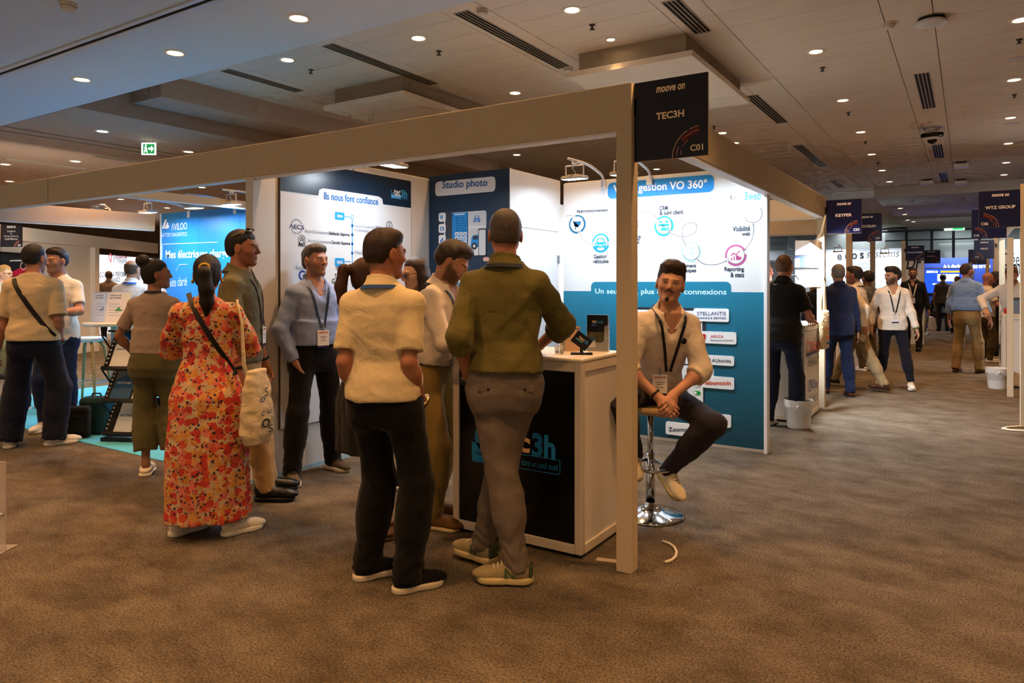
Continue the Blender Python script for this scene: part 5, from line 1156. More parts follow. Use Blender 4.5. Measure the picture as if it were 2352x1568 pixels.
# high table with documents
p = onz(245, 1000, 0); tx, ty = onz(262, 742, 1.05)[:2]
t = thing('high_table', 'round white high table carrying two document holders', 'table', (tx, ty, .007)); MB().lathe([(0, 1.02), (.29, 1.02), (.30, 1.03), (.30, 1.05), (.29, 1.055), (0, 1.055)], n=32).build('table_top', mat('#e6dcc8', .4), t, smooth=True, sharp=30); MB().tube([(0, 0, .02), (0, 0, 1.02)], .03, 12).build('column', mat('#d8dde0', .3, .5), t, smooth=True); MB().lathe([(.25, 0), (.25, .01), (.05, .03), (.03, .05)], n=24).build('base', mat('#d8dde0', .3, .5), t, smooth=True)
def doc_stand(lab, off, w, h, yaw, title, col='#c6d6e8'):
    t = thing('document_holder', lab, 'document holder', (tx + off[0], ty + off[1], 1.055), yaw); P = Plane((0, 0, 0), (1, 0, 0), (0, .25, 1))
    MB().prism([(-w / 2, 0), (w / 2, 0), (w / 2, h), (-w / 2, h)], P, -.004, 0).build('clear_back', mat('#dfe6ec', .2, alpha=.6), t); MB().box((-w / 2, -.02, 0), (w / 2, .06, .004)).build('foot', mat('#dfe6ec', .2, alpha=.6), t); MB().prism([(-w / 2 + .008, .008), (w / 2 - .008, .008), (w / 2 - .008, h - .008), (-w / 2 + .008, h - .008)], P, 0, .001).build('sheet', mat('#e6e6e8', .5), t)
    MB().prism([(-w / 2 + .008, .008), (-w / 2 + .03, .008), (-w / 2 + .03, h - .008), (-w / 2 + .008, h - .008)], P, .001, .002).build('side_band', mat(col, .5), t)
    for i, s in enumerate(title): lettering(s, P, (-w * .3, h * (.88 - i * .08)), (w * .12, h * (.88 - i * .08)), .014, '#3a4a62', t, .02, px=False)
    for i in range(5): MB().prism(rrect(-w * .3, h * (.6 - i * .09), w * (.1 + .08 * (i % 3)), h * (.6 - i * .09) + .004, .001, 1), P, .001, .002).build('text_line', mat('#8a94a4', .5), t)
    MB().prism([(-.02, h * .38), (.0, h * .45), (.02, h * .52), (.035, h * .46), (.06, h * .38)], P, .001, .002).build('chart', mat('#4aa06a' if w > .2 else '#9aa4b4', .5), t)
doc_stand('clear stand with a narrow grey leaflet on the high table', (-.13, -.08), .17, .34, YAW + .35, ('GARANTIE', 'BATTERIE'), '#dcdcdc'); doc_stand('clear stand with a battery certificate on the high table', (.06, -.02), .27, .34, YAW + .1, ('CERTIFICAT DE', 'BATTERIE'))
flood((-10.26, 4.6, 2.5), (-1, 0), 'added floodlight behind the left side beam to brighten the far left partition', reach=.35, power=FLOOD_W * 3, col=(1., .88, .74), tilt=-55)  # added lamp, hidden by the beam, to brighten the far left partition
flood((-10.26, 5.4, 2.5), (-1, 0), 'second added floodlight behind the left side beam to brighten the far left partition', reach=.35, power=FLOOD_W * 3, col=(1., .88, .74), tilt=-55)  # second added lamp for the same partition, also out of sight
# bar stool with pale wooden legs
sx_, sy_ = onz(172, 935, 0)[:2]
t = thing('bar_stool', 'bar stool with white seat and pale wooden legs', 'stool', (sx_ - .05, sy_ + .18, .007), YAW)
MB().lathe([(0, .77), (.15, .765), (.18, .78), (.185, .80), (.17, .815), (0, .80)], n=24).build('seat', mat('#d4e8f2', .4), t, smooth=True)
for a, b in ((-1, -1), (1, -1), (1, 1), (-1, 1)): MB().tube([(a * .07, b * .07, .78), (a * .12, b * .12, .70), (a * .20, b * .20, 0)], [.018, .02, .014], 8).build('leg', mat('#b89a5e', .5, var=.1, vscale=20), t, smooth=True)
for z_, r_ in ((.27, .165),): MB().tube([(-r_, -r_, z_), (r_, -r_, z_), (r_, r_, z_), (-r_, r_, z_)], .007, 6, closed=True).build('footrest', mat('#b8c2c8', .3, .8), t)
# zig-zag brochure rack
rx, ry = onz(300, 1010, 0)[:2]
t = thing('brochure_rack', 'black folding zig-zag brochure rack with leaflets', 'rack', (rx + .02, ry + .05, .007), YAW - .12); blk = mat('#0c0d10', .4); RW = .26
MB().box((-RW, -.16, 0), (RW, .16, .035), .004).build('base', blk, t)
def shelf(z0, z1, y0, y1, prints, side):
    h = math.hypot(z1 - z0, y1 - y0); P = Plane((0, y0, z0), (1, 0, 0), (0, y1 - y0, z1 - z0))
    MB().prism([(-RW, 0), (RW, 0), (RW, h), (-RW, h)], P, -.006, 0).build('mesh_panel', blk, t)
    m = MB()
    for k in range(9): m.prism(arc(-RW + .02, h * (k + .7) / 9.4, .009, 0, 320, 8), P, 0, .001)
    m.build('punched_holes', mat('#b8c4ca', .6), t, 'stuff'); MB().prism([(-RW, 0), (RW, 0), (RW, .03), (-RW, .03)], P, .0, .03).build('lip', blk, t)
    for i, (x0, x1, col, s, dark) in enumerate(prints):
        b = MB().prism([(x0, .03), (x1, .03), (x1, h * .97), (x0, h * .97)], P, .003, .008).build('brochure', mat(col, .35), t); MB().prism([(x0, h * .62), (x1, h * .80), (x1, h * .97), (x0, h * .97)], P, .008, .0085).build('cover_block', mat(dark, .4), b); lettering(s, P, (x0 + .02, h * .52), (x1 - .03, h * .52), .022, '#e8f0f6' if col[1] < 'a' else '#2a5a9a', b, .02, px=False, t=.0095)
shelf(.66, 1.02, -.13, .06, [(-.20, -.02, '#c8ccd0', 'GARANTIE', '#1f5f9c'), (0, .18, '#d2d6da', 'BATTERIE', '#dfe3e6')], 1); shelf(.36, .68, -.13, .06, [(-.20, .0, '#2a5a8a', 'VOITURE', '#5a6670'), (.02, .2, '#c8ccd0', 'détail', '#d8dcde')], 1); shelf(.05, .38, -.13, .06, [(-.16, .02, '#d0d6de', 'BATTERIE', '#dfe3e6')], 1)
for sx in (-RW, RW):
    for z0 in (.36, .66, .98): MB().tube([(sx, -.13, z0 + .0), (sx, .10, z0 - .26)], .008, 6).build('strut', blk, t)
MB().box((-RW, -.05, 1.01), (RW, .12, 1.03), .003).build('top_tray', blk, t)
# bags on the floor by the man in the knit top
bx, by = onz(88, 1018, 0)[:2]
t = thing('briefcase', 'black laptop bag standing on the floor behind the beige knit man', 'bag', (bx + .02, by + .25, .007), YAW + .2); MB().box((-.19, -.06, 0), (.19, .06, .30), .03).build('case', cloth('#0f0f11'), t); MB().tube([(-.06, 0, .29), (-.05, 0, .34), (.05, 0, .34), (.06, 0, .29)], .008, 6).build('handle', mat('#0f0f11', .6), t); MB().box((-.15, -.072, .06), (.15, -.058, .22), .006).build('pocket', cloth('#141416'), t)
t = thing('suitcase', 'dark teal bag with rounded corners behind the black laptop bag', 'bag', (onz(140, 1005, 0)[0] + .1, onz(140, 1005, 0)[1] + .28, .007), YAW - .1); MB().box((-.14, -.09, 0), (.14, .09, .36), .045).build('shell', mat('#16383f', .5, bump=.1), t); MB().tube([(-.05, 0, .35), (-.04, 0, .39), (.04, 0, .39), (.05, 0, .35)], .008, 6).build('handle', mat('#0f1214', .6), t)
# clear plastic panel at the left edge
ex, ey = onz(-12, 1268, 0)[:2]; t = thing('acrylic_stand', 'clear acrylic stand cut by the left edge of the view', 'stand', (ex, ey, 0), YAW); MB().box((-.10, -.004, .0), (.062, .004, .50), .003).build('sheet', mat('#d8cfc8', .1, alpha=.55), t); MB().sphere((.045, -.01, .21), .012, 10).build('knob', mat('#d8dce0', .2, .9), t, smooth=True); MB().box((-.10, -.1, 0), (.06, .1, .006)).build('foot', mat('#d8cfc8', .1, alpha=.55), t)
# ------------------------------------------------------------------ far left booth across the other aisle (turned)
A0 = Vector((-14.3, 5.8, 0)); A1 = Vector((-17.55, 10.45, 0)); u = (A1 - A0).normalized(); W0 = mat('#e6e0d8', .7)
Pk = Plane(A0, u, (0, 0, 1)); Lw = (A1 - A0).length; Lc = (Vector((-15.9, 8.06, 0)) - A0).length
t = thing('fascia_beam', 'pale beam of the far left lubricant booth', 'beam', (0, 0, 0), 0, 'booth beams'); MB().prism([(-3, 2.25), (Lw, 2.25), (Lw, 2.5), (-3, 2.5)], Pk, -.09, 0).build('cloth_cover', W0, t)
t = thing('partition_wall', 'pale grey partition of the far left lubricant booth', 'wall', (0, 0, 0)); MB().prism([(-3, 0), (Lc, 0), (Lc, 2.25), (-3, 2.25)], Pk, -.15, -.10).build('panel', W0, t); MB().prism([(Lc - .05, 0), (Lc + .12, 0), (Lc + .12, 2.25), (Lc - .05, 2.25)], Pk, -.12, 0).build('end_post', W0, t)
t = thing('roll_up_banner', 'narrow white roll-up panel beside the far left partition', 'banner', (0, 0, 0)); MB().prism(rrect(Lc + .3, 0, Lc + .85, 2.0, .08), Pk, -.75, -.72).build('panel', mat('#d8d4d0', .6), t); MB().prism(rrect(Lc + .85, 0, Lc + .90, 2.0, .02), Pk, -.76, -.72).build('edge', mat('#2a2626', .6), t)
Pq = Plane(A0 - Pk.n * 2.6, u, (0, 0, 1), None); Pq.pix = lambda a, b: _hit(Pq, a, b)
def _hit(P, a, b):
    r = ray(a); dv = Vector((float(r[0]), float(r[1]), (HOR - b) / FPX)); o = Vector((0, 0, CAMH)); s = (P.o - o).dot(P.n) / dv.dot(P.n); return o + dv * s
t = thing('wall_poster', 'white wall with red Q lettering behind the far left visitors', 'poster', (0, 0, 0)); MB().prism([(-2, 0), (Lw + 7, 0), (Lw + 7, 2.3), (-2, 2.3)], Pq, -.05, -.004).build('board', mat('#e4e4e8', .5), t)
lettering('Q', Pq, (250, 592), (257, 592), .28, '#c01828', t, .02); lettering('P', Pq, (261, 594), (266, 594), .24, '#6a7080', t, -.005); lettering('QUALICOM', Pq, (268, 590), (291, 591), .10, '#c01828', t, .01); lettering('Professional', Pq, (268, 598), (291, 598), .16, '#6a7080', t, -.005); lettering('BOOSTEZ LA PERFORMANCE', Pq, (225, 631), (305, 629), .16, '#2a2a30', t, .005); lettering('SÉCURISEZ', Pq, (240, 642), (276, 641), .16, '#2a2a30', t, .005)
for i, (a, b) in enumerate(((257, 291), (262, 291))): lettering('Plan de rénovation', Pq, (a + 6, 606 + i * 7), (b, 606 + i * 7), .05, '#9aa0ac', t, 0)
for k_, e_ in ((8., 16), (10.2, 16)):  # free lights without fixtures, added to brighten the Q wall
    ld = bpy.data.lights.new('flood_or_fill_beam', 'AREA'); ld.size = .3; ld.energy = e_ * 2.4; ld.color = (.9, .94, 1); lo = bpy.data.objects.new('flood_or_fill_beam', ld); C.objects.link(lo); lo.location = A0 + u * k_ - Pk.n * 1.7 + Vector((0, 0, 2.45)); lo.rotation_euler = (0, 0, 0)
Pt = Plane(A0 - Pk.n * .098, u, (0, 0, 1)); Pt.pix = lambda a, b: _hit(Pt, a, b)
t = thing('wall_screen', 'wall screen showing a dark red car at the far left', 'screen', (0, 0, 0)); a, b = Pt.px(-8, 653), Pt.px(62, 582); print_poly('bezel', rrect(a[0], a[1], b[0], b[1], .02), Pt, '#0c0d10', t, .05); print_poly('picture', rrect(a[0] + .03, a[1] + .04, b[0] - .03, b[1] - .03, .005), Pt, '#1c242e', t, .052)
m = MB(); m.prism([Pt.px(*p) for p in ((18, 634), (20, 624), (30, 620), (38, 615), (52, 615), (60, 620), (60, 634))], Pt, .052, .054); m.build('car_picture', mat('#8c1830', .4, emit=.25), t); print_poly('light_bar', [Pt.px(*p) for p in ((14, 600), (17, 597), (58, 596), (58, 600))], Pt, '#c8d4dc', t, .054); print_arc('car_outline', *Pt.px(46, 611), .06, .075, 20, 340, Pt, '#d4d4c8', t, .056); lettering('Assistance que Castrol', Pt, (15, 638), (58, 637), .05, '#e6e6e6', t, .02, t=.054)
sg = onz(25, 566, 2.1)
def board_at(px0, px1, py0, py1, d, name, code, lab, side=1):
    p = ond((px0 + px1) / 2, py1, d); w = (px1 - px0) / FPX * d; h = (py1 - py0) / FPX * d; t = thing('name_board', lab, 'sign', p, YAW, 'hanging name boards'); P = Plane((0, 0, 0), (1, 0, 0), (0, 0, 1)); MB().box((-w / 2, 0, 0), (w / 2, .01, h)).build('board', mat('#0d0b1c', .35), t)
    lettering('moove on', P, (-.2 * w, h * .9), (.2 * w, h * .9), .04, '#d8d4d4', t, .03, .25, px=False)
    ls = name.split('\n')
    for i, s in enumerate(ls): wd = w * .085 * len(s) * .62; lettering(s, P, (-wd / 2, h * (.71 - i * .115)), (wd / 2, h * (.71 - i * .115)), h * .085, '#c8c0c0', t, .02, px=False)
    lettering(code, P, (w * .3, h * .08), (w * .45, h * .08), .035, '#d8d4d4', t, .02, px=False); arc_motif(P, w * .42, 0, w * .28, 180, 95, t); return t
board_at(1, 51, 516, 567, 11.9, 'Castrol\n&\nCertas Energy\nLubrifiants', 'B03', 'name board of the lubricant booth at the far left')
# ------------------------------------------------------------------ next booth along the aisle (keys and lockers)
post(-1.465, 9.1, 'cloth-covered corner post under the KEYPER name board')
name_board(-1.404, -1.027, 9.06, 2.06, 2.455, 'KEYPER', 'C03', 'dark blue name board reading KEYPER', lod=1)
beam((XL, 9.06, 2.25), (-1.42, 9.14, 2.5), 'warm-lit cross beam beyond the key cabinet booth')
t = thing('partition_wall', 'white back partition of the key cabinet booth', 'wall', (XL, 6.45, 0)); MB().box((-.03, 0, 0), (.04, 2.6, 2.5)).build('panel', WHITE, t)
def keyp(px0, py0, px1, py1, name, col, lab, cat, x=XL + .05, th=.06, emit=0):
    P = wallX(x); a, b = P.px(px0, py1), P.px(px1, py0); t = thing(name, lab, cat, (0, 0, 0)); MB().prism([(a[0], a[1]), (b[0], a[1]), (b[0], b[1]), (a[0], b[1])], P, 0, th).build('panel', mat(col, .4, emit=emit), t); return t, wallX(x + th)
t, P = keyp(1740, 545, 1803, 598, 'wall_screen', '#0a0a0c', 'large black switched-off screen behind the black polo man', 'screen'); MB().prism([P.px(1742, 546), P.px(1802, 546), P.px(1802, 597), P.px(1742, 597)], P, 0, .002).build('glass', mat('#050506', .1), t)
t, P = keyp(1803, 546, 1825, 650, 'banner', '#5e6a74', 'narrow grey vertical banner with a white logo', 'banner'); c_ = P.px(1811, 569); print_arc('round_logo', c_[0], c_[1], .05, .075, 60, 330, P, '#eef2f4', t, .003); lettering('abloy', P, (1813, 571), (1821, 573), .07, '#eef2f4', t, .02); lettering('systems', P, (1808, 585), (1822, 587), .03, '#cfd6da', t)
P = wallY(9.02); t = thing('wall_screen', 'wall screen with a hand touching a bright phone picture', 'screen', (0, 0, 0)); a, b = P.px(1825, 616), P.px(1880, 585)
MB().prism([P.px(1826, 660), P.px(1884, 658), P.px(1884, 552), P.px(1826, 552)], wallY(9.05), 0, .02).build('white_panel', mat('#dfe6ee', .4), t)
print_poly('bezel', rrect(a[0], a[1], b[0], b[1], .004), P, '#10141c', t, .03); print_poly('picture', rrect(a[0] + .01, a[1] + .01, b[0] - .01, b[1] - .01, .003), P, '#2c3a58', t, .032); print_poly('phone_picture', rrect(*P.px(1850, 613), *P.px(1863, 592), .01), P, '#c8e4f4', t, .034); print_poly('hand_picture', [P.px(*q) for q in ((1861, 614), (1863, 604), (1860, 597), (1861, 596), (1867, 603), (1873, 609), (1873, 614))], P, '#a08a98', t, .036); print_poly('blue_tag', rrect(*P.px(1852, 591), *P.px(1861, 587), .003), P, '#2a48d8', t, .034); print_poly('cabinet_picture', rrect(*P.px(1827, 614), *P.px(1839, 593), .004), P, '#8c98a8', t, .034)
for k, cc in enumerate(('#2f9a4a', '#e0a020', '#3050d0')): print_poly('colour_bar', rrect(*P.px(1854 + k * 2.4, 607), *P.px(1855.6 + k * 2.4, 600), .002), P, cc, t, .037)
def counter(x0, x1, y0, y1, h, lab, front=None, rz=0):
    """white aluminium framed counter, world-aligned"""
    t = thing('counter', lab, 'counter', ((x0 + x1) / 2, (y0 + y1) / 2, 0), rz); w, d = (x1 - x0) / 2, (y1 - y0) / 2; fr = mat('#dcd2c2', .35, .15); pn = mat('#d8d2ca', .45)
    for sx in (-1, 1):
        for sy in (-1, 1): MB().box((sx * w - (.045 if sx > 0 else 0), sy * d - (.045 if sy > 0 else 0), .02), (sx * w + (0 if sx > 0 else .045), sy * d + (0 if sy > 0 else .045), h - .02), .006).build('frame_post', fr, t); MB().lathe([(.018, 0), (.018, .012), (.008, .014), (.008, .025)], c=(sx * (w - .03), sy * (d - .03), 0), n=10).build('levelling_foot', mat('#16130f', .5), t)
    for z0 in (.02, h - .075):
        for sy in (-1, 1): MB().box((-w + .045, sy * d - (.04 if sy > 0 else 0), z0), (w - .045, sy * d + (0 if sy > 0 else .04), z0 + .05), .003).build('frame_rail', fr, t)
        for sx in (-1, 1): MB().box((sx * w - (.04 if sx > 0 else 0), -d + .045, z0), (sx * w + (0 if sx > 0 else .04), d - .045, z0 + .05), .003).build('frame_rail', fr, t)
    f = MB().box((-w + .045, -d + .012, .07), (w - .045, -d + .02, h - .075)).build('front_panel', front or pn, t); MB().box((w - .02, -d + .045, .07), (w - .012, d - .045, h - .075)).build('side_panel', pn, t); MB().box((-w + .012, -d + .045, .07), (-w + .02, d - .045, h - .075)).build('side_panel', pn, t); MB().box((-w + .045, d - .02, .07), (w - .045, d - .012, h - .075)).build('back_panel', pn, t)
    MB().box((-w - .004, -d - .004, h - .025), (w + .004, d + .004, h), .01).build('counter_top', mat('#e0d4c0', .4), t); return t
ct = counter(-2.60, -1.735, 3.39, 3.93, 1.075, 'dark blue tec3h counter with a pale frame under the corner name board', mat('#06080d', .22, spec=.5))
Pf = wallY(3.402); Tl = thing('counter_logo', 'blue and cream company logo on the counter front', 'logo', (0, 0, 0)); lettering('tec', Pf, (1128, 1000), (1218, 1020), .105, '#e8bf8a', Tl, .03); lettering('3h', Pf, (1222, 1020), (1276, 1029), .135, '#1c86cc', Tl, .035); print_arc('swoosh', *Pf.px(1120, 1005), .07, .09, 110, 270, Pf, '#1c86cc', Tl, .002)
prect(Pf, 1084, 1030, 1192, 1058, '#1c86cc', Tl, .012, 'slogan_block', .002); a, b = Pf.px(1192, 1085), Pf.px(1287, 1056); o_ = rrect(a[0] - .02, b[1] - .083, b[0], b[1], .015); i_ = rrect(a[0] - .017, b[1] - .08, b[0] - .003, b[1] - .003, .012); MB().strip(o_, i_, Pf, 0, .002).build('slogan_frame', mat('#1c86cc', .5), Tl); lettering('dans un seul outil', Pf, (1198, 1060), (1281, 1074), .034, '#1c86cc', Tl, .0); lettering('Votre gestion VO 360', Pf, (1092, 1040), (1186, 1050), .03, '#0a1420', Tl, .01, t=.003)
kc = counter(-2.05, -1.44, 7.94, 8.80, 1.04, 'white counter with traka and key company logos'); Pk2 = wallX(-1.437); Tk = thing('counter_logo', 'orange, black and blue company logos on the white counter side', 'logo', (0, 0, 0))
lettering('traka', Pk2, (1853, 790), (1881, 790), .16, '#d8502c', Tk, .0); lettering('ASSA ABLOY', Pk2, (1855, 832), (1881, 826), .10, '#1a1a1e', Tk, -.005); lettering('KEYper', Pk2, (1862, 886), (1879, 882), .13, '#2c4a9a', Tk, .01); lettering('ASSA ABLOY', Pk2, (1857, 918), (1878, 910), .08, '#1a1a1e', Tk, -.005); print_poly('rule', rrect(*Pk2.px(1853, 812), *Pk2.px(1882, 806), .001), Pk2, '#1a1a1e', Tk); print_arc('shield_logo', *Pk2.px(1860, 886), .05, .065, 0, 300, Pk2, '#2c4a9a', Tk)
# things on the tec3h counter
zc = 1.075
t = thing('brochure_holder', 'clear acrylic holder with dark tec3web brochures on the counter', 'brochure holder', (*onz(1373, 806, zc)[:2], zc), YAW - .3); t.scale = (.52, .6, .72); cl = mat('#dfe6ea', .05, alpha=.25); w_ = .13
MB().box((-w_, -.035, 0), (w_, .06, .004)).build('foot', cl, t); MB().box((-w_, .03, 0), (w_, .034, .27)).build('back', cl, t); MB().box((-w_, -.035, 0), (-w_ + .003, .034, .215)).build('side', cl, t); MB().box((w_ - .003, -.035, 0), (w_, .034, .215)).build('side', cl, t)
Pb = Plane((0, -.037, 0), (1, 0, 0), (0, 0, 1)); MB().prism([(-w_, 0), (w_, 0), (w_, .215), (w_ - .03, .215), (w_ - .045, .2), (w_ - .05, .09), (w_ - .07, .075), (-w_, .075)], Pb, 0, .003).build('front', cl, t)
b = MB().box((-w_ + .01, -.02, .006), (w_ - .01, .022, .30), .001).build('brochures', mat('#0a0c12', .3), t); Pb = Plane((0, -.0205, 0), (1, 0, 0), (0, 0, 1)); logo_P = Pb; lettering('tec', Pb, (-.06, .245), (-.012, .245), .026, '#e8cfa8', b, .02, px=False); lettering('3web', Pb, (-.01, .245), (.065, .245), .03, '#2b7cc8', b, .01, px=False); MB().prism(rrect(-.07, .208, -.01, .222, .002), Pb, 0, .001).build('blue_tag', mat('#2b62b8', .4), b); MB().prism([(-.118, .02), (.118, .02), (.118, .16), (-.118, .16)], Pb, 0, .0008).build('photo_block', mat('#4a4a34', .4, var=.5, vscale=25), b); MB().prism([(-.10, .03), (-.02, .035), (-.025, .115), (-.105, .112)], Pb, .001, .003).build('mini_card', mat('#c8c4bc', .4), b); MB().prism([(-.104, .085), (-.024, .088), (-.025, .115), (-.105, .112)], Pb, .003, .004).build('mini_band', mat('#2a5a8a', .4), b)
t = thing('tilted_sign', 'small black diamond-tilted tec3h sign on a stand', 'sign', (*onz(1336, 814, zc)[:2], zc), YAW - .1); t.scale = (.82, .82, .82); Pd = Plane((0, 0, .095), (.80, 0, -.6), (.6, 0, .80)); MB().prism([(-.062, -.045), (.062, -.045), (.062, .045), (-.062, .045)], Pd, -.006, 0).build('plate', mat('#0a0908', .4), t); MB().box((-.075, -.03, 0), (.075, .03, .014), .002).build('foot', mat('#0a0908', .4), t); MB().box((-.012, -.002, .01), (.012, .008, .06)).build('stem', mat('#0a0908', .4), t)
lettering('tec', Pd, (-.03, .012), (.014, .012), .022, '#f0d8a8', t, .02, px=False); lettering('3h', Pd, (.016, .012), (.046, .012), .024, '#38a3e0', t, .02, px=False); MB().prism(rrect(-.045, -.012, .01, -.004, .001), Pd, 0, .001).build('tag_band', mat('#5ab2e0', .4), t)
t = thing('counter_flyer', 'cream upright flyer behind the tilted black sign', 'flyer', (*onz(1310, 806, zc)[:2], zc), YAW - .1); t.scale = (.55, .9, .9); Pd = Plane((0, 0, 0), (1, 0, 0), (0, .12, 1)); MB().prism([(-.11, 0), (.105, 0), (.105, .165), (-.11, .165)], Pd, -.003, 0).build('sheet', mat('#dcb89c', .5), t); MB().prism(rrect(-.03, .09, .0, .14, .01), Pd, 0, .001).build('phone_print', mat('#5a5a6a', .5), t); MB().prism([(-.09, .004), (-.06, .004), (-.06, .06), (-.09, .06)], Pd, 0, .001).build('person_print', mat('#8aa090', .5), t); lettering('tec3web', Pd, (.03, .148), (.095, .148), .012, '#4a6a9a', t, .02, px=False)
for k, (dx, lab) in enumerate(((0, 'left'), (.05, 'right'))):
    t = thing('glass_vial', 'small clear tumbler on the counter beside the flyer, %s one' % lab, 'glass', (onz(1279, 812, zc)[0] + dx * .6, onz(1279, 812, zc)[1], zc), group='clear tumblers on the counter'); MB().lathe([(.012, 0), (.0135, .05), (.012, .05), (.011, .005), (0, .005)], n=14).build('cup', mat('#cfd8de', .05, alpha=.4), t, smooth=True); MB().lathe([(0, .006), (.0105, .006), (.0105, .016), (0, .016)], n=12).build('content', mat('#20242a', .4), t)
# bar stool of the seated man
sx0, sy0 = -1.70, 4.28
t = thing('bar_stool', 'chrome bar stool with a round base under the seated man', 'stool', (sx0, sy0, 0)); chrome = mat('#c8c8c8', .08, 1.)
MB().lathe([(0, 0), (.21, 0), (.215, .008), (.20, .018), (.10, .04), (.045, .065), (.03, .09)], n=40).build('base', chrome, t, smooth=True); MB().tube([(0, 0, .06), (0, 0, .40)], .028, 16).build('column', chrome, t, smooth=True); MB().tube([(0, 0, .38), (0, 0, .66)], .019, 12).build('piston', chrome, t, smooth=True)
MB().tube([(.02, -.02, .36), (.13, -.05, .345), (.17, -.15, .34), (.10, -.23, .34), (-.02, -.22, .34), (-.08, -.12, .345), (-.02, -.02, .36)], .011, 8).build('foot_ring', chrome, t, smooth=True); MB().box((-.19, -.18, .665), (.19, .18, .71), .02).build('seat', mat('#c8a878', .5), t)
# litter bins
def bin_(loc, lab):
    t = thing('waste_bin', lab, 'bin', loc, 0, 'white waste bins'); MB().lathe([(0, .004), (.105, .0), (.108, .01), (.115, .09), (.117, .092), (.128, .19), (.130, .192), (.142, .28), (.140, .285), (.135, .28), (.11, .01), (0, .012)], n=28).build('bucket', mat('#dcdad4', .4), t, smooth=True, sharp=40)
    m = MB(); rnd = random.Random(3); n = 28; r0 = []; r1 = []
    for k in range(n): a = 2 * math.pi * k / n; j = rnd.uniform(-.004, .004); r0.append(m.bm.verts.new((.146 * math.cos(a), .146 * math.sin(a), .292 + j))); r1.append(m.bm.verts.new(((.142 + j) * math.cos(a), (.142 + j) * math.sin(a), .215 + j * 5)))
    for k in range(n): m.bm.faces.new((r0[k], r0[(k + 1) % n], r1[(k + 1) % n], r1[k]))
    m.build('bin_liner', mat('#e4e2de', .3, alpha=.85), t, smooth=True); MB().sphere((.02, -.15, .235), .014, 8).build('liner_knot', mat('#e4e2de', .3), t, smooth=True)
b_ = onz(1815, 982, 0); bin_((b_[0] + .07, b_[1] + .06, 0), 'white waste bin with a liner beside the traka counter'); b_ = onz(2281, 893, 0); bin_((b_[0] + .05, b_[1] + .1, 0), 'white waste bin by the right-hand counter')
# tote bag, bottle and stand on the key counter
t = thing('tote_bag', 'cream cotton tote bag hanging from a stand on the key counter', 'bag', (-1.39, 8.82, 0), math.radians(80)); MB().tube([(-.07, 0, 1.16), (-.05, 0, 1.50), (-.02, .0, 1.56), (.02, 0, 1.50), (.06, 0, 1.16)], .011, 6).build('strap', cloth('#d2bd94'), t, smooth=True); m = MB(); m.box((-.11, -.028, .72), (.11, .028, 1.17), .025); m.build('pouch', cloth('#d2bd94', fold=.6), t, smooth=True)
for k, z_ in enumerate((.95, .85, .78)): MB().box((-.05, -.043, z_), (.03 + .02 * k, -.0405, z_ + .02)).build('print_mark', mat('#d8703a' if k < 2 else '#2a4a8a', .6), t)
t = thing('bag_hook_stand', 'thin dark metal hook stand on the key counter', 'stand', (-1.72, 8.5, 1.04)); MB().tube([(0, 0, 0), (0, 0, .48), (.02, .03, .53), (.06, .09, .53), (.09, .13, .48)], .007, 8).build('rod', mat('#20242a', .4, .6), t, smooth=True); MB().lathe([(.07, 0), (.07, .008), (0, .01)], n=20).build('foot', mat('#20242a', .4), t)
t = thing('brochure_stack', 'white leaflets standing on the key counter', 'leaflets', (-1.78, 8.1, 1.04), .4); MB().cbox((0, 0, .085), (.13, .01, .17), rx=-.3).build('leaflet', mat('#e0e0e0', .5), t); MB().cbox((.01, -.03, .07), (.12, .01, .14), rx=-.3).build('leaflet', mat('#d8c8b8', .5), t)
# cable and tape on the carpet
MB_ = MB().tube([(-1.42 + .10 * math.sin(k * .45), 3.72 + .15 * math.cos(k * .45 + .4), .008) for k in range(-1, 6)], .008, 8); o = MB_.build('power_cable', mat('#dcd4c6', .5), smooth=True); tag(o, 'white cable looping on the carpet behind the corner post', 'cable')
g = onz(1400, 1288, 0); o = MB().cbox((g[0], g[1], .003), (.14, .045, .002), rz=YAW - .3).build('tape_strip', mat('#c9b9a2', .3, alpha=.8)); tag(o, 'strip of pale tape on the carpet by the counter', 'tape')
# ------------------------------------------------------------------ farther booths on the left of the aisle
post(-1.55, 12.15, 'cloth-covered post behind the KEYPER board')
name_board(-1.50, -1.09, 12.06, 2.12, 2.545, 'ECOCILIO', 'C07', 'dark name board half hidden behind the KEYPER board', lod=1)
beam((-4.5, 12.1, 2.25), (-1.5, 12.2, 2.5), 'warm-lit cross beam beyond the first aisle posts'); beam((-1.57, 12.2, 2.25), (-1.47, 15.1, 2.5), 'side beam running back from the second name board'); post(-1.52, 15.1, 'thin far post at the end of the second side beam')
t = thing('partition_wall', 'white wall with ecos systems lettering', 'wall', (-3.2, 23.4, 0)); MB().box((-3.3, 0, 0), (1.70, .06, 2.5)).build('panel', mat('#e6eaee', .5), t); Pe2 = wallY(23.396)
T2 = thing('wall_lettering', 'ecos systems lettering on the far white wall', 'lettering', (0, 0, 0)); lettering('ecos', Pe2, (1923, 591), (1984, 587), .19, '#20242c', T2, .03, space=1.5); lettering('systems', Pe2, (1990, 588), (2066, 586), .26, '#3a4048', T2, -.008, .3); lettering('electronically controlled', Pe2, (1952, 606), (2066, 602), .15, '#7f9fbc', T2, 0, .3); lettering('organisation systems', Pe2, (1966, 616), (2066, 613), .15, '#98a4b4', T2, 0, .3)
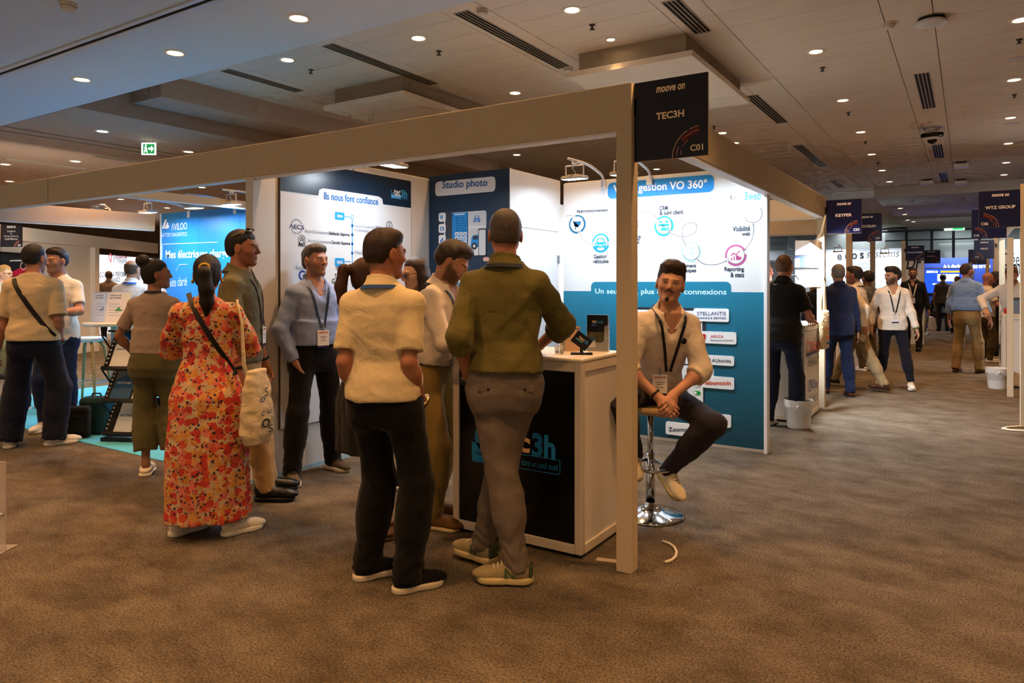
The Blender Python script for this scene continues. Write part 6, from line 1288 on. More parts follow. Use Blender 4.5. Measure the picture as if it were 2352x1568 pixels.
for px_, py_ in ((1925, 578), (2032, 582)):
    p = ony(px_, py_, 22.7); t = thing('floodlight', 'far warm-coloured floodlight %s over the ecos systems wall' % ('left' if px_ < 2000 else 'right'), 'floodlight', p, 0, 'far floodlights'); MB().box((-.12, -.08, -.02), (.12, .08, .02), .004).build('housing', mat('#c8a878', .5), t); MB().tube([(-.1, 0, .01), (-.1, 0, .13), (.1, 0, .13), (.1, 0, .01)], .01, 6).build('bracket', mat('#c8a878', .5), t); MB().box((-.1, -.06, -.024), (.1, .06, -.02)).build('lens', glowmat((.85, .93, 1), 9), t); MB().tube([(0, 0, .13), (0, .3, .22), (0, .70, 2.5 - p[2])], .012, 6).build('arm', mat('#c8a878', .5), t)
    ld = bpy.data.lights.new('flood_or_fill_beam', 'AREA'); ld.size = .2; ld.energy = 13; ld.color = (.82, .91, 1); lo = bpy.data.objects.new('flood_or_fill_beam', ld); C.objects.link(lo); lo.parent = t; lo.location = (0, 0, -.03); lo.rotation_euler = (math.radians(35), 0, 0)
t = thing('floodlight', 'round spot lamp over the key cabinet booth', 'floodlight', ony(1875, 562, 8.6), 0, 'far floodlights'); R_ = Matrix.Rotation(math.radians(40), 4, 'Y'); MB().lathe([(.03, .06), (.05, .03), (.09, -.01)], n=20, M=R_).build('shade', mat('#e4e6ea', .4), t, smooth=True); MB().tube([(0, 0, .06), (.02, .2, .14), (.02, .47, .36)], .012, 6).build('arm', mat('#e4e6ea', .4), t); MB().lathe([(0, -.008), (.085, -.008)], n=20, M=R_).build('lens', glowmat((.85, .93, 1), 9), t); ld = bpy.data.lights.new('flood_or_fill_beam', 'AREA'); ld.size = .15; ld.energy = 45; ld.color = (.85, .93, 1); lo = bpy.data.objects.new('flood_or_fill_beam', ld); C.objects.link(lo); lo.parent = t; lo.location = (-.05, 0, -.05); lo.rotation_euler = (.3, -.5, 0)
kd = bpy.data.lights.new('flood_or_fill_beam', 'AREA'); kd.size = .2; kd.energy = 45; kd.color = (.85, .93, 1); ko = bpy.data.objects.new('flood_or_fill_beam', kd); C.objects.link(ko); ko.parent = t; ko.location = (-1.4, -.6, .1); ko.rotation_euler = (0, .5, 0)  # extra light with no lamp body, added to brighten the key booth
c2 = counter(-1.95, -1.50, 13.6, 14.1, 1.0, 'small white far counter behind the walking visitors')
name_board(-1.25, -.86, 19.5, 2.02, 2.38, 'ECOS SYSTEMS', 'C11', 'far name board reading ECOS SYSTEMS', lod=1); name_board(-1.05, -.62, 22.5, 2.02, 2.38, 'STACAR', 'C15', 'farthest name board on the left of the aisle', lod=1); post(-1.3, 19.55, 'far post under the ECOS SYSTEMS board'); post(-1.1, 22.55, 'farthest post on the left of the aisle')
t = thing('banner', 'far white banner with a bold dark letter behind the black shirt man', 'banner', ony(2092, 640, 19.7)); MB().box((-.18, 0, -t.location[2]), (.28, .03, .62)).build('panel', mat('#e4e6e8', .5), t); lettering('Dr', Plane((0, 0, 0), (1, 0, 0), (0, 0, 1)), (-.1, .38), (.22, .38), .3, '#1c1e24', t, .02, px=False, shear=.2)
# ---- end wall of the aisle with the programme screen
Pz = wallY(27.0); t = thing('end_wall', 'dark blue end wall with programme lettering', 'wall', (0, 0, 0)); MB().prism([(-1.62, 0), (2.4, 0), (2.4, 2.30), (-1.62, 2.30)], Pz, -.06, 0).build('panel', mat('#16307a', .5), t); lettering('de la distribution et des services', Pz, (2167, 612), (2275, 610), .14, '#dfe6ff', t, .02)
t = thing('wall_screen', 'large glowing blue programme screen at the end of the aisle', 'screen', (0, 0, 0)); a, b = Pz.px(2124, 672), Pz.px(2232, 617); print_poly('bezel', rrect(a[0] - .04, a[1] - .04, b[0] + .04, b[1] + .04, .02), Pz, '#080a10', t, .05); MB().prism(rrect(*a, *b, .01), Pz, .05, .052).build('picture', glowmat((.012, .06, .75), .9), t)
def pz(x0, y0, x1, y1, col, e, nm): a, b = Pz.px(x0, y1), Pz.px(x1, y0); MB().prism(rrect(*a, *b, .01), Pz, .052, .055).build(nm, glowmat(srgb(col), e), t)
pz(2160, 621, 2228, 626, '#f2a21c', .9, 'orange_bar'); pz(2153, 629, 2203, 646, '#c8ddf0', .8, 'white_tile'); lettering('moove on', Pz, (2128, 624), (2154, 624), .07, '#f4f8ff', t, .02, .25, t=.056, emit=.8)
print_arc('pink_ring', *Pz.px(2226, 634), .16, .2, 90, 270, Pz, '#e0509a', t, .056); lettering('6 SALLES', Pz, (2142, 652), (2152, 652), .05, '#f4f8ff', t, .02, t=.056, emit=.8)
t = thing('bench', 'low white bench in front of the end wall', 'bench', (-.3, 26.2, 0)); MB().box((-.75, -.25, 0), (.95, .25, .42), .02).build('block', mat('#dcd6cc', .5), t)
ld = bpy.data.lights.new('added_wall_fill', 'AREA'); ld.size = 1.5; ld.energy = 60; ld.color = (.8, .88, 1); lo = bpy.data.objects.new('added_wall_fill', ld); C.objects.link(lo); lo.location = (-.2, 26.3, 2.7); lo.rotation_euler = (math.radians(30), 0, 0)  # fill light without a fixture, added to brighten the end wall
# ------------------------------------------------------------------ right side of the aisle
post(.50, 9.0, 'white post at the right edge of the view under the WYZ GROUP board')
name_board(.10, .475, 8.96, 2.065, 2.445, 'WYZ GROUP', 'C06', 'dark blue name board reading WYZ GROUP', -1, 1)
post(.47, 11.3, 'thin leaning white post left of the right edge', 2.07, .07)
beam((.46, 12.1, 2.25), (4, 12.2, 2.5), 'warm-lit cross beam of the right-hand booths'); beam((.46, 12.2, 2.25), (.56, 15.2, 2.5), 'side beam of the right-hand booths'); post(.51, 15.2, 'far post of the right-hand side beam')
name_board(.05, .46, 12.06, 2.115, 2.525, 'MobiliZ', 'C10', 'dark name board half hidden behind the WYZ GROUP board', -1, 1); name_board(.12, .48, 18.2, 2.0, 2.40, 'WALCU', 'C18', 'far name board reading WALCU on the right', -1, 1); name_board(.02, .4, 21.2, 1.95, 2.32, 'CARTI', 'C18', 'farthest name board on the right', -1, 1); post(.5, 18.25, 'far right post under the WALCU board'); post(.42, 21.25, 'farthest post on the right')
Pw = wallY(15.3); t = thing('wall_poster', 'white lit wall with large dark words at the right', 'poster', (0, 0, 0)); MB().prism([(.62, 0), (3.5, 0), (3.5, 2.25), (.62, 2.25)], Pw, -.05, 0).build('board', mat('#eef0f0', .5), t); lettering('Créer', Pw, (2303, 596), (2350, 594), .24, '#16181c', t, .005); lettering('autom', Pw, (2303, 618), (2353, 615), .22, '#16181c', t, .005); lettering('atisation', Pw, (2355, 615), (2400, 613), .22, '#16181c', t, .005)
ld = bpy.data.lights.new('added_wall_fill', 'AREA'); ld.size = .8; ld.energy = 25; ld.color = (.88, .94, 1); lo = bpy.data.objects.new('added_wall_fill', ld); C.objects.link(lo); lo.location = (1.4, 14.5, 2.45); lo.rotation_euler = (math.radians(35), 0, 0)  # added fill, not tied to any lamp, brightens the wall with words
t = thing('partition_wall', 'white far partition left of the bright wall words', 'wall', (.5, 18.4, 0)); MB().box((0, 0, 0), (.6, .05, 2.2)).build('panel', WHITE, t)
c3 = counter(.42, 1.3, 12.3, 12.9, 1.04, 'white counter with a laptop at the right edge')
t = thing('laptop', 'open dark laptop on the right-hand counter', 'laptop', (.72, 12.5, 1.04), -.2); MB().box((-.17, -.12, 0), (.17, .12, .016), .004).build('base', mat('#4a4a4c', .4), t); MB().box((-.17, -.135, .0), (.17, -.12, .22), .004).build('screen_lid', mat('#55565a', .35, .4), t); MB().box((-.17, -.14, .195), (.17, -.118, .235), .004).build('top_edge', mat('#1c1a18', .4), t)
t = thing('red_cup', 'small red cup on the right-hand counter', 'cup', (.48, 12.42, 1.04)); MB().lathe([(0, 0), (.035, 0), (.042, .08), (.038, .08), (.032, .006), (0, .006)], n=16).build('cup_body', mat('#b02a24', .4), t, smooth=True)
o = MB().tube([(.5, 8.95, .01), (.42, 8.9, .01), (.34, 8.82, .01), (.3, 8.72, .01), (.36, 8.66, .01), (.5, 8.68, .01), (.7, 8.7, .01)], .012, 8).build('power_cable', mat('#d8ccb8', .5), smooth=True); tag(o, 'white cable looping on the carpet at the right edge', 'cable')
# ------------------------------------------------------------------ visitors and exhibitors
def band(f, sd, r, wdt, col, name='wristwatch', off=.0, metal=0., face=None):
    sh, el, wr, hd, pn, sx = f.J[sd]; d = unit(wr - el); c = wr - d * (.018 + off); up = unit(np.cross(d, V3(.3, .8, .2))); a = np.cross(d, up)
    P = [tuple(c + (up * math.cos(t) + a * math.sin(t)) * r) for t in np.linspace(0, 2 * math.pi, 15)[:-1]]
    m = MB(); m.tube(P, wdt, 6, closed=True); o = m.build(name, mat(col, .35, metal), f.root, smooth=True)
    if face: q = c + unit(a * -sx + up * .2) * (r + .003); MB().sphere(tuple(q), .016, 10, (1, 1, 1)).build('watch_face', mat(face, .2), o, smooth=True)
def strap(f, pts, w, col, side=-1, name='bag_strap', off=.009):
    """strap laid over the back (side=-1) or chest (side=1): pts are (x, z) in metres"""
    U = f.top; P = []; 
    for (x0, z0), (x1, z1) in zip(pts, pts[1:]):
        for t in np.linspace(0, 1, 9)[:-1]:
            x, z = x0 + (x1 - x0) * t, z0 + (z1 - z0) * t; y = U.front(x, z, side); P.append(V3(x, (y if y is not None else (P[-1][1] if P else 0)) + side * off, z))
    return ribbon(smooth(P, 8), [V3(0, side, .2)] * len(P), w, .004).build(name, mat(col, .5), f.root)
def glasses(f, col='#2a1a1c', dark=None):
    hc, M, hs = f.hc, f.HM, f.hs; P = lambda x, y, z: tuple(hc + M @ (V3(x, y, z) * hs)); m = MB()
    for sx in (-1, 1):
        m.tube([P(sx * .033 + .022 * math.cos(t), .105, .0 + .018 * math.sin(t)) for t in np.linspace(0, 2 * math.pi, 15)[:-1]], .0026, 5, closed=True); m.tube([P(sx * .055, .103, .006), P(sx * .076, .06, .008), P(sx * .084, -.01, .004)], .0024, 5)
    m.tube([P(-.011, .106, .004), P(.011, .106, .004)], .0024, 5); o = m.build('glasses', mat(col, .3), f.root, smooth=True)
    if dark:
        for sx in (-1, 1): MB().prism([(sx * .033 + .02 * math.cos(t), .017 * math.sin(t)) for t in np.linspace(0, 2 * math.pi, 13)[:-1]], Plane(P(0, .105, 0), tuple(M[:, 0]), tuple(M[:, 2])), -.001, .001).build('lens', mat(dark, .1, alpha=.6), o)
def floral():
    m, nt, b = _nt('floral_print'); L = nt.links; tc = nt.nodes.new('ShaderNodeTexCoord')
    def vor(sc, off):
        mp = nt.nodes.new('ShaderNodeMapping'); mp.inputs['Location'].default_value = (off, off * 2, off * 3); mp.inputs['Scale'].default_value = (1, .55, 1); L.new(tc.outputs['Object'], mp.inputs[0])
        n = nt.nodes.new('ShaderNodeTexNoise'); n.inputs['Scale'].default_value = 45; n.inputs['Detail'].default_value = 2; L.new(tc.outputs['Object'], n.inputs['Vector'])
        ad = nt.nodes.new('ShaderNodeVectorMath'); ad.operation = 'MULTIPLY_ADD'; ad.inputs[1].default_value = (.030,) * 3; L.new(n.outputs['Color'], ad.inputs[0]); L.new(mp.outputs[0], ad.inputs[2])
        v = nt.nodes.new('ShaderNodeTexVoronoi'); v.inputs['Scale'].default_value = sc; L.new(ad.outputs[0], v.inputs['Vector']); return v
    def mask(v, thr):
        r = nt.nodes.new('ShaderNodeMath'); r.operation = 'LESS_THAN'; r.inputs[1].default_value = thr; L.new(v.outputs['Distance'], r.inputs[0]); return r.outputs[0]
    base = (.55, .40, .22, 1); cur = None
    for sc, off, thr, cols in ((30, 3.1, .36, [(.72, .22, .16), (.80, .40, .12)]), (24, .4, .60, [(.52, .035, .018), (.62, .075, .02), (.66, .16, .10), (.60, .26, .05)]), (46, 7.7, .32, [(.42, .02, .03), (.03, .012, .035)])):
        v = vor(sc, off); r = nt.nodes.new('ShaderNodeValToRGB'); r.color_ramp.interpolation = 'CONSTANT'
        while len(r.color_ramp.elements) < len(cols): r.color_ramp.elements.new(.5)
        for i, c in enumerate(cols): r.color_ramp.elements[i].position = .15 + .6 * i / len(cols); r.color_ramp.elements[i].color = (*c, 1)
        sp = nt.nodes.new('ShaderNodeSeparateColor'); L.new(v.outputs['Color'], sp.inputs[0]); L.new(sp.outputs[0], r.inputs[0])
        mx = nt.nodes.new('ShaderNodeMix'); mx.data_type = 'RGBA'; L.new(mask(v, thr), mx.inputs[0])
        if cur is None: mx.inputs[6].default_value = base
        else: L.new(cur, mx.inputs[6])
        L.new(r.outputs[0], mx.inputs[7]); cur = mx.outputs[2]
    L.new(cur, b.inputs['Base Color']); b.inputs['Roughness'].default_value = .7
    n1 = nt.nodes.new('ShaderNodeTexNoise'); n1.inputs['Scale'].default_value = 8; n1.inputs['Detail'].default_value = 2; mp = nt.nodes.new('ShaderNodeMapping'); mp.inputs['Scale'].default_value = (1.6, 1.6, .3); L.new(tc.outputs['Object'], mp.inputs[0]); L.new(mp.outputs[0], n1.inputs['Vector'])
    bm = nt.nodes.new('ShaderNodeBump'); bm.inputs['Strength'].default_value = .5; bm.inputs['Distance'].default_value = .04; L.new(n1.outputs[0], bm.inputs['Height']); L.new(bm.outputs[0], b.inputs['Normal']); return m
FLOR = floral()
LAN = '#0e1220'
# -- woman in the floral dress
f = person('woman from behind in a red and cream floral dress with a black ponytail', onz(476, 1224), heading(476, -8), 1.65, 'f', pose=dict(head=(0, -2, 0), handL=(-.10, .30, 1.06), handR=(.12, .28, 1.04), elbowL=(-1, -.6, -.2), elbowR=(1, -.6, -.2), footL=(-.15, .03, -48), footR=(.15, -.05, -62)), skin='#b5764e', hair=dict(style='ponytail', col='#140e0b', th=.014, tie=(0, -.118, .045), band='#d8b23c', tail=[(.0, -.152, .01), (.012, -.150, -.09), (.014, -.135, -.17), (.010, -.125, -.25)], tr=[.018, .036, .040, .036, .014]), top=dict(kind='dress', mat=FLOR, sleeve='elbow', sl=.16, sg=.020, g=.018, skirt=dict(z=.10, r=.235), neck=.0), bottom=dict(none=True), shoes=dict(kind='sneaker', col='#e2d6bc', sole='#e6dcc6'))
strap(f, [(-.10, 1.42), (-.075, 1.36), (.02, 1.19), (.13, 1.00), (.17, .93)], .028, '#120d0a')
for sx in (-1, 1): MB().sphere(tuple(f.hc + f.HM @ (V3(sx * .088, -.004, -.048) * f.hs)), .009, 8, (1, 1, 1.5)).build('earring', mat('#c8a048', .25, .9), f.root, smooth=True)
# tote bag on her shoulder
R0 = f.root; tote = thing('tote_bag', 'cream cotton tote bag hanging from the shoulder of the woman in the floral dress', 'bag', R0.location, R0.rotation_euler[2]); tc_ = cloth('#d6c29a', fold=.7)
for dy in (-.11, -.05):
    yb = f.top.front(.165, 1.30, -1) or -.1; MB().tube([(.20, .06 + dy * .2, .96), (.185, .02, 1.15), (.165, .01, 1.38), (.168, yb * .6, 1.375), (.20, yb - .018 + dy * .2 * 0, 1.25), (.225 + dy * .15, yb - .03, 1.0), (.235, yb - .035, .93)], .0085, 6).build('strap', tc_, tote, smooth=True)
FB = Field(V3(.14, -.30, .48), V3(.44, .12, 1.04), .009); FB.loft(V3(.285, -.09, 0), rotm(-28), [(.54, .05, .10, .10), (.60, .064, .125, .125), (.74, .060, .12, .12), (.88, .036, .10, .10), (.97, .020, .085, .085)], 0, .01, 2.6); FB.rumple(.006, 1.1, 5); pouch = mk('pouch', to_mesh('pouch', *FB.mesh()), tote, tc_)
Ptb = Plane((.338, -.11, 0), rotm(-28)[:, 1].tolist(), (0, 0, 1)); PN = Ptb.n
for i, (x, z, w_, h_, c_) in enumerate(((-.04, .80, .05, .035, '#2a4a86'), (.0, .84, .035, .05, '#2c3038'), (.02, .72, .06, .02, '#3a6ab0'), (-.02, .66, .08, .05, '#22262c'), (.03, .62, .05, .04, '#22262c'), (-.05, .72, .03, .03, '#2a4a86'))):
    lettering('oSc'[i % 3], Ptb, (x - w_ / 2, z), (x + w_ / 2, z), h_, c_, pouch, -.005, px=False, t=.002 + .01 * (z < .78))
# -- man in the olive polo
f = person('man in an olive polo with sunglasses on his head looking right', onz(552, 1140), heading(552, -104), 1.86, 'm', 1.06, .02, dict(head=(-6, 2, 0), footL=(-.12, .16, 8), footR=(.12, .20, -5), handL=(-.27, .10, .82), handR=(.26, .06, .82)), '#a8663f', dict(style='short', col='#17110e', th=.011, front=.055), .25, dict(kind='polo', col='#6a6446', g=.014, hem=-.04), dict(col='#a8875a', belt=None), dict(kind='boot', col='#101012', sole='#0c0c0c', leather=True), 0)
lanyard(f, LAN, True, .34); strap(f, [(-.155, 1.50), (-.15, 1.42), (-.155, 1.30), (-.165, 1.14)], .055, '#15151a', 1, 'backpack_strap', .008); band(f, 'L', .034, .011, '#15151a'); band(f, 'R', .034, .011, '#15151a')
hc, M = f.hc, f.HM; m = MB(); m.tube([tuple(hc + M @ V3(x, y, z)) for x, y, z in ((-.085, -.05, .075), (-.075, .03, .115), (-.035, .055, .118), (0, .058, .122), (.035, .055, .118), (.075, .03, .115), (.085, -.05, .075))], .004, 6); gl = m.build('sunglasses', mat('#c8b89a', .2, .6), f.root, smooth=True)
for sx in (-1, 1): MB().sphere(tuple(hc + M @ V3(sx * .036, .045, .128)), .024, 10, (1, .8, .35)).build('lens', mat('#1a1614', .1), gl, smooth=True)
# -- woman in the taupe top
f = person('woman from behind in a taupe top and wide khaki trousers with a dark bun', onz(356, 1088), heading(356, -22), 1.67, 'f', 1.08, pose=dict(head=(-62, -2, 0), handL=(-.19, .13, .93), elbowL=(-1, -.7, .1), handR=(.2, .10, .92), elbowR=(1, -.7, 0), footL=(-.06, -.02, 12), footR=(.12, .02, 5)), skin='#96603c', hair=dict(style='bun', col='#0e0b0a', th=.010, bun=(.0, -.100, .112), ext=.04, curl=.001), top=dict(kind='tee', col='#9c8a7c', g=.014, hem=.075, blouse=.012, neck=.004, amp=.003), bottom=dict(col='#5c5636', wide=1.42, cuff=.056, hem=.14, waist=.12, g=.016, amp=.006, bunch=.0), shoes=dict(kind='slip', col='#e0d6c0', sole='#e6dcc6'))
lanyard(f, LAN, False, .3)
# -- man in the cream knit
f = person('man from behind in a cream knit top with a black cross-body strap', onz(78, 1024), heading(78, -15), 1.84, 'm', 1.08, .01, dict(head=(-26, 0, 0), handR=(.185, .05, .885), dirR=(-.35, .2, -.9), handL=(-.28, .05, .84), elbowL=(-.4, -1, 0), elbowR=(.3, -1, 0), footL=(-.19, .02, 4), footR=(.16, .0, -70)), '#b0704a', dict(style='short', col='#15100e', th=.013, nape=-.055), 0, dict(kind='knit', col='#cbb794', g=.024, sg=.02, hem=-.005, sl=.9, amp=.005, collar=False), dict(col='#10162a', wide=1.35, cuff=.056, g=.018, bunch=.007), dict(kind='sneaker', col='#dcd6cc', sole='#e4ded2'))
lanyard(f, LAN, False, .3); strap(f, [(-.13, 1.52), (-.11, 1.46), (.0, 1.27), (.14, 1.06), (.20, .99)], .038, '#14110f'); band(f, 'R', .034, .010, '#0e0e10')
# -- exhibitor in the white polo, blue booth
f = person('exhibitor in a white polo with a turquoise logo facing the cream knit man', ond(132, 0, 7.15)[:2], heading(132, 158), 1.84, 'm', 1.02, 0, dict(head=(-24, 4, 0), handL=(-.06, .30, 1.13), handR=(.10, .26, 1.1), elbowL=(-1, -.4, -.6), elbowR=(1, -.4, -.6)), '#bd8060', dict(style='short', col='#2c1c12', th=.017, lumps=[(0, .05, .10, .06, .04, .03)]), .15, dict(kind='polo', col='#e2e2e0', g=.016, hem=-.06), dict(col='#16264a', g=.014), dict(col='#e0e0e0'), 0)
lanyard(f, '#141a2c', False, .34); Pq_ = Plane((0, (f.top.front(-.09, 1.36) or .12) + .004, 1.36), (-1, 0, 0), (0, 0, 1)); m = MB()
for k in range(3): m.prism([(.055 + k * .018, -.01), (.067 + k * .018, -.01), (.088 + k * .014, .05 - k * .014), (.080 + k * .014, .05 - k * .014)], Pq_, 0, .002)
m.build('polo_logo', mat('#2a9cc0', .6), f.root); lettering('AVILOO', Pq_, (.05, -.028), (.12, -.028), .014, '#2a9cc0', f.root, .02, px=False)
# -- dark head behind them
f = person('brown-haired man mostly hidden behind the cream knit man', ond(84, 0, 8.4)[:2], heading(84, 10), 1.86, 'm', hair=dict(style='short', col='#3a2416', th=.014), top=dict(kind='shirt', col='#50505a', sleeve='long'), bottom=dict(col='#1a1a20'), shoes=dict(col='#222222'), lod=2)
# -- man in the blue shirt
f = person('man in a light blue shirt and dark trousers facing right by the timeline poster', onz(722, 1092), heading(722, -156), 1.78, 'm', 1.04, .02, dict(head=(16, -2, 0), handR=(.178, .06, .885), elbowR=(1, -.35, .1), handL=(-.25, .08, .84), elbowL=(-1, -.6, 0), dirR=(-.4, .1, -.9), footR=(.20, .05, -14), footL=(-.20, -.10, 12), twist=4), '#b07454', dict(style='short', col='#4a443e', th=.010, curl=.002, lumps=[(0, .045, .10, .065, .05, .03)], front=.066), .35, dict(kind='tuck', col='#8798c0', sleeve='long', g=.013, open=.7, amp=.004, blouse=.008), dict(col='#0b0b0f', belt='#3a2014', waist=.105, g=.015, wide=1.08), dict(kind='sneaker', col='#5a4a34', sole='#d8cdb4', lace='#3a2e20'), 0)
lanyard(f, '#10253c', True, .34)
# -- man in the cream short-sleeved shirt, from behind
f = person('man from behind in a cream short-sleeved shirt and black trousers', onz(884, 1343), heading(884, -24), 1.75, 'm', 1.03, .02, dict(head=(-34, 2, 0), handR=(.172, .05, .885), elbowR=(.0, -1, 0), handL=(-.172, .05, .885), elbowL=(-.05, -1, 0), dirR=(-.35, .2, -.9), dirL=(.35, .2, -.9), footL=(-.12, .06, -42), footR=(.13, -.03, -46), side=-1), '#a9663c', dict(style='short', col='#2c1c12', th=.010, nape=-.05, front=.055, lumps=[(0, .05, .1, .06, .04, .028)]), .15, dict(kind='shirt', col='#d8c49a', g=.016, sg=.011, hem=-.005, sl=.80, amp=.005, ch=.036), dict(col='#060607', wide=1.10, g=.018, bunch=.008), dict(kind='sneaker', col='#0b0b0c', sole='#cfc2aa', lace='#0b0b0c'))
lanyard(f, '#1d4a8a', False, .3, .02); band(f, 'R', .035, .011, '#b09668', metal=.9, face='#d8d0c0')
# -- woman with auburn ponytail
f = person('woman with a long auburn ponytail hidden behind the cream-shirted man', onz(842, 1236), heading(842, -62), 1.63, 'f', pose=dict(head=(-6, 0, 0), footL=(-.06, .06, 0), footR=(.08, .0, 0)), skin='#b07850', hair=dict(style='ponytail', col='#3c1e10', th=.012, tie=(0, -.112, .05), band='#3a2a1c', tail=[(.0, -.165, .045), (.0, -.185, -.06), (.0, -.17, -.15), (.0, -.15, -.24)], tr=[.02, .030, .032, .03, .012]), top=dict(kind='dress', col='#23201f', sleeve='short', skirt=dict(z=.52, r=.20)), bottom=dict(none=True), shoes=dict(kind='sandal', col='#8a6a50', sole='#5a4030'), lod=1)
# -- woman with glasses
f = person('woman with brown hair and round glasses behind the bearded exhibitor', ond(962, 0, 5.05)[:2], heading(962, 118), 1.67, 'f', pose=dict(head=(0, 10, 0), handL=(-.1, .28, 1.1), handR=(.1, .28, 1.08)), skin='#c09070', hair=dict(style='long', col='#2e1d14', th=.010, front=.075), top=dict(kind='shirt', col='#dcd4cc', sleeve='long'), bottom=dict(col='#1c1c22'), shoes=dict(col='#222222'))
glasses(f, '#5a2a30', '#6a6a90')
# -- bearded exhibitor in the white shirt
f = person('bearded man in a white shirt and khaki trousers leaning over the counter', onz(992, 1197), heading(992, -118), 1.76, 'm', 1.0, .01, dict(lean=9, head=(14, 32, 0), handR=(.02, .37, 1.165), elbowR=(.9, -.4, -1), palmR=(0, 0, -1), curlR=35, handL=(-.14, .37, 1.10), elbowL=(-1, -.3, -1), palmL=(.6, 0, .8), curlL=40, footR=(.10, .06, 0), footL=(-.12, -.05, 8)), '#b0764f', dict(style='short', col='#2c1e14', th=.020, curl=.0015, lumps=[(0, .06, .105, .07, .05, .034)], front=.06), .8, dict(kind='tuck', col='#dcd0c2', sleeve='long', sl=.93, g=.015, open=.7, amp=.004, blouse=.02), dict(col='#8c7440', belt='#1a120c', waist=.10, g=.014, wide=1.08, bunch=.006), dict(kind='loafer', col='#6a4a24', sole='#cdb88a'), 0)
lanyard(f, '#101c30', True, .42); band(f, 'R', .031, .006, '#3a2a1a', 'bracelet'); band(f, 'R', .031, .006, '#15120f', 'bracelet', .018)
w = f.J['L'][2] + f.J['L'][3] * .11; o = MB().cbox((0, 0, 0), (.075, .15, .009), bev=.003).build('phone', mat('#0a0a0c', .2), None)
tag(o, 'black phone held by the bearded exhibitor at the counter edge', 'phone'); Mw = Matrix.Translation(f.root.location) @ Matrix.Rotation(f.root.rotation_euler[2], 4, 'Z'); o.location = Mw @ Vector((float(w[0]), float(w[1]), float(w[2]) + .03)); o.rotation_euler = (math.radians(12), 0, f.root.rotation_euler[2])
# -- tall man in the green shirt
f = person('tall man from behind in an olive green linen shirt and grey trousers', onz(1163, 1322), heading(1163, -2), 1.87, 'm', 1.0, .01, dict(head=(6, 2, 0), twist=-8, lean=3, handL=(-.178, .03, .91), elbowL=(-.35, -1, 0), dirL=(.35, .2, -.9), handR=(.16, .36, 1.06), elbowR=(1, -.1, -.4), palmR=(0, 0, -1), dirR=(-.5, 1, 0), footL=(.055, -.09, 88), footR=(-.13, .15, 52), kneeL=(0, 1, 0), kneeR=(0, 1, 0), hips=(-.01, .02)), '#a8633c', dict(style='short', col='#4a4038', th=.009, nape=-.05), .1, dict(kind='shirt', col='#625a2c', sleeve='rolled', sl=.26, g=.018, sg=.015, hem=.045, amp=.006, wf=1., ch=.045), dict(col='#6e6258', g=.014, wide=1.04, cuff=.040, amp=.007, bunch=.008), dict(kind='sneaker', col='#9a8c68', sole='#cbb884', lace='#d8ccb0'), 0)
lanyard(f, '#0e1a2c', False, .3, .022); band(f, 'L', .036, .012, '#0c0c0e'); glasses(f, '#20242a')
Tm = f.trousers; Q = f.bot
for x, w_ in ((-.085, .085), (.095, .075)):
    z = .965; y = (Q.front(x, z, -1) or -.12) - .004; m = MB(); m.box((x - w_ / 2 - .01, y - .004, z - .018), (x + w_ / 2 + .01, y + .004, z + .014), .003); fl = m.build('pocket_flap', cloth('#6e6258'), Tm); MB().sphere((x, y - .005, z - .006), .008, 8, (1, .4, 1)).build('button', mat('#2a211a', .4), fl, smooth=True)
for o in f.shoes:
    Pn = Plane((.041, .03, .055), (0, 1, 0), (-.1, 0, 1)); lettering('N', Pn, (-.022, 0), (.022, 0), .045, '#3a5a34', o, .02, px=False, t=.004); Pn = Plane((-.041, .03, .055), (0, -1, 0), (.1, 0, 1)); lettering('N', Pn, (-.022, 0), (.022, 0), .045, '#3a5a34', o, .02, px=False, t=.004)
    MB().box((-.03, -.075, .03), (.03, -.058, .085), .006).build('heel_patch', mat('#3c4a2c', .6), o)
# -- seated man
f = person('young man in a white shirt sitting on the bar stool with clasped hands', (sx0, sy0 + .02, 0), heading(1490, -166), 1.80, 'm', .98, 0, dict(hipz=.775, lean=24, plean=.2, side=-3, twist=6, head=(-16, -2, -9), neck=-8, handL=(-.035, .36, .80), handR=(.045, .36, .78), elbowL=(-1, -.3, .1), elbowR=(1, -.3, .1), dirL=(.5, .75, -.5), dirR=(-.5, .7, -.5), palmL=(.6, -.3, -.6), palmR=(-.6, -.3, -.6), curlL=38, curlR=42, footL=(-.07, .16, 16, 28, .17), footR=(.16, .20, -10, 18, .28), kneeL=(-.75, 1, .5), kneeR=(.5, 1, .5)), '#bb7f5c', dict(style='short', col='#35241a', th=.008, curl=.0035, freq=2.8, lumps=[(0, .035, .112, .062, .055, .036), (0, -.02, .118, .066, .07, .034)], front=.066), .0, dict(kind='shirt', col='#d8cab8', sleeve='rolled', sl=.22, g=.017, sg=.014, hem=.02, open=.8, amp=.005), dict(col='#26232a', g=.012, wide=1.0, cuff=.040, amp=.006), dict(kind='sneaker', col='#d6c9aa', sole='#b9a878'), 0)
lanyard(f, '#10131f', True, .36); band(f, 'R', .031, .007, '#101012', 'bracelet', .02)
hc, M = f.hc, f.HM
MB().tube([tuple(hc + M @ V3(x, .0965 - abs(x) * .38, -.0455 - abs(x) * .3)) for x in (-.027, -.014, 0, .014, .027)], .0042, 6).build('moustache', hairmat('#35241a'), f.root, smooth=True); MB().sphere(tuple(hc + M @ V3(0, .0865, -.098)), .019, 10, (1.0, .55, .9)).build('goatee', hairmat('#35241a'), f.root, smooth=True)
yb = f.top.front(-.13, 1.13) or .2; MB().sphere((-.13, yb + .003, 1.13), .019, 14, (1, .25, 1)).build('round_pin', mat('#101826', .4), f.root, smooth=True)
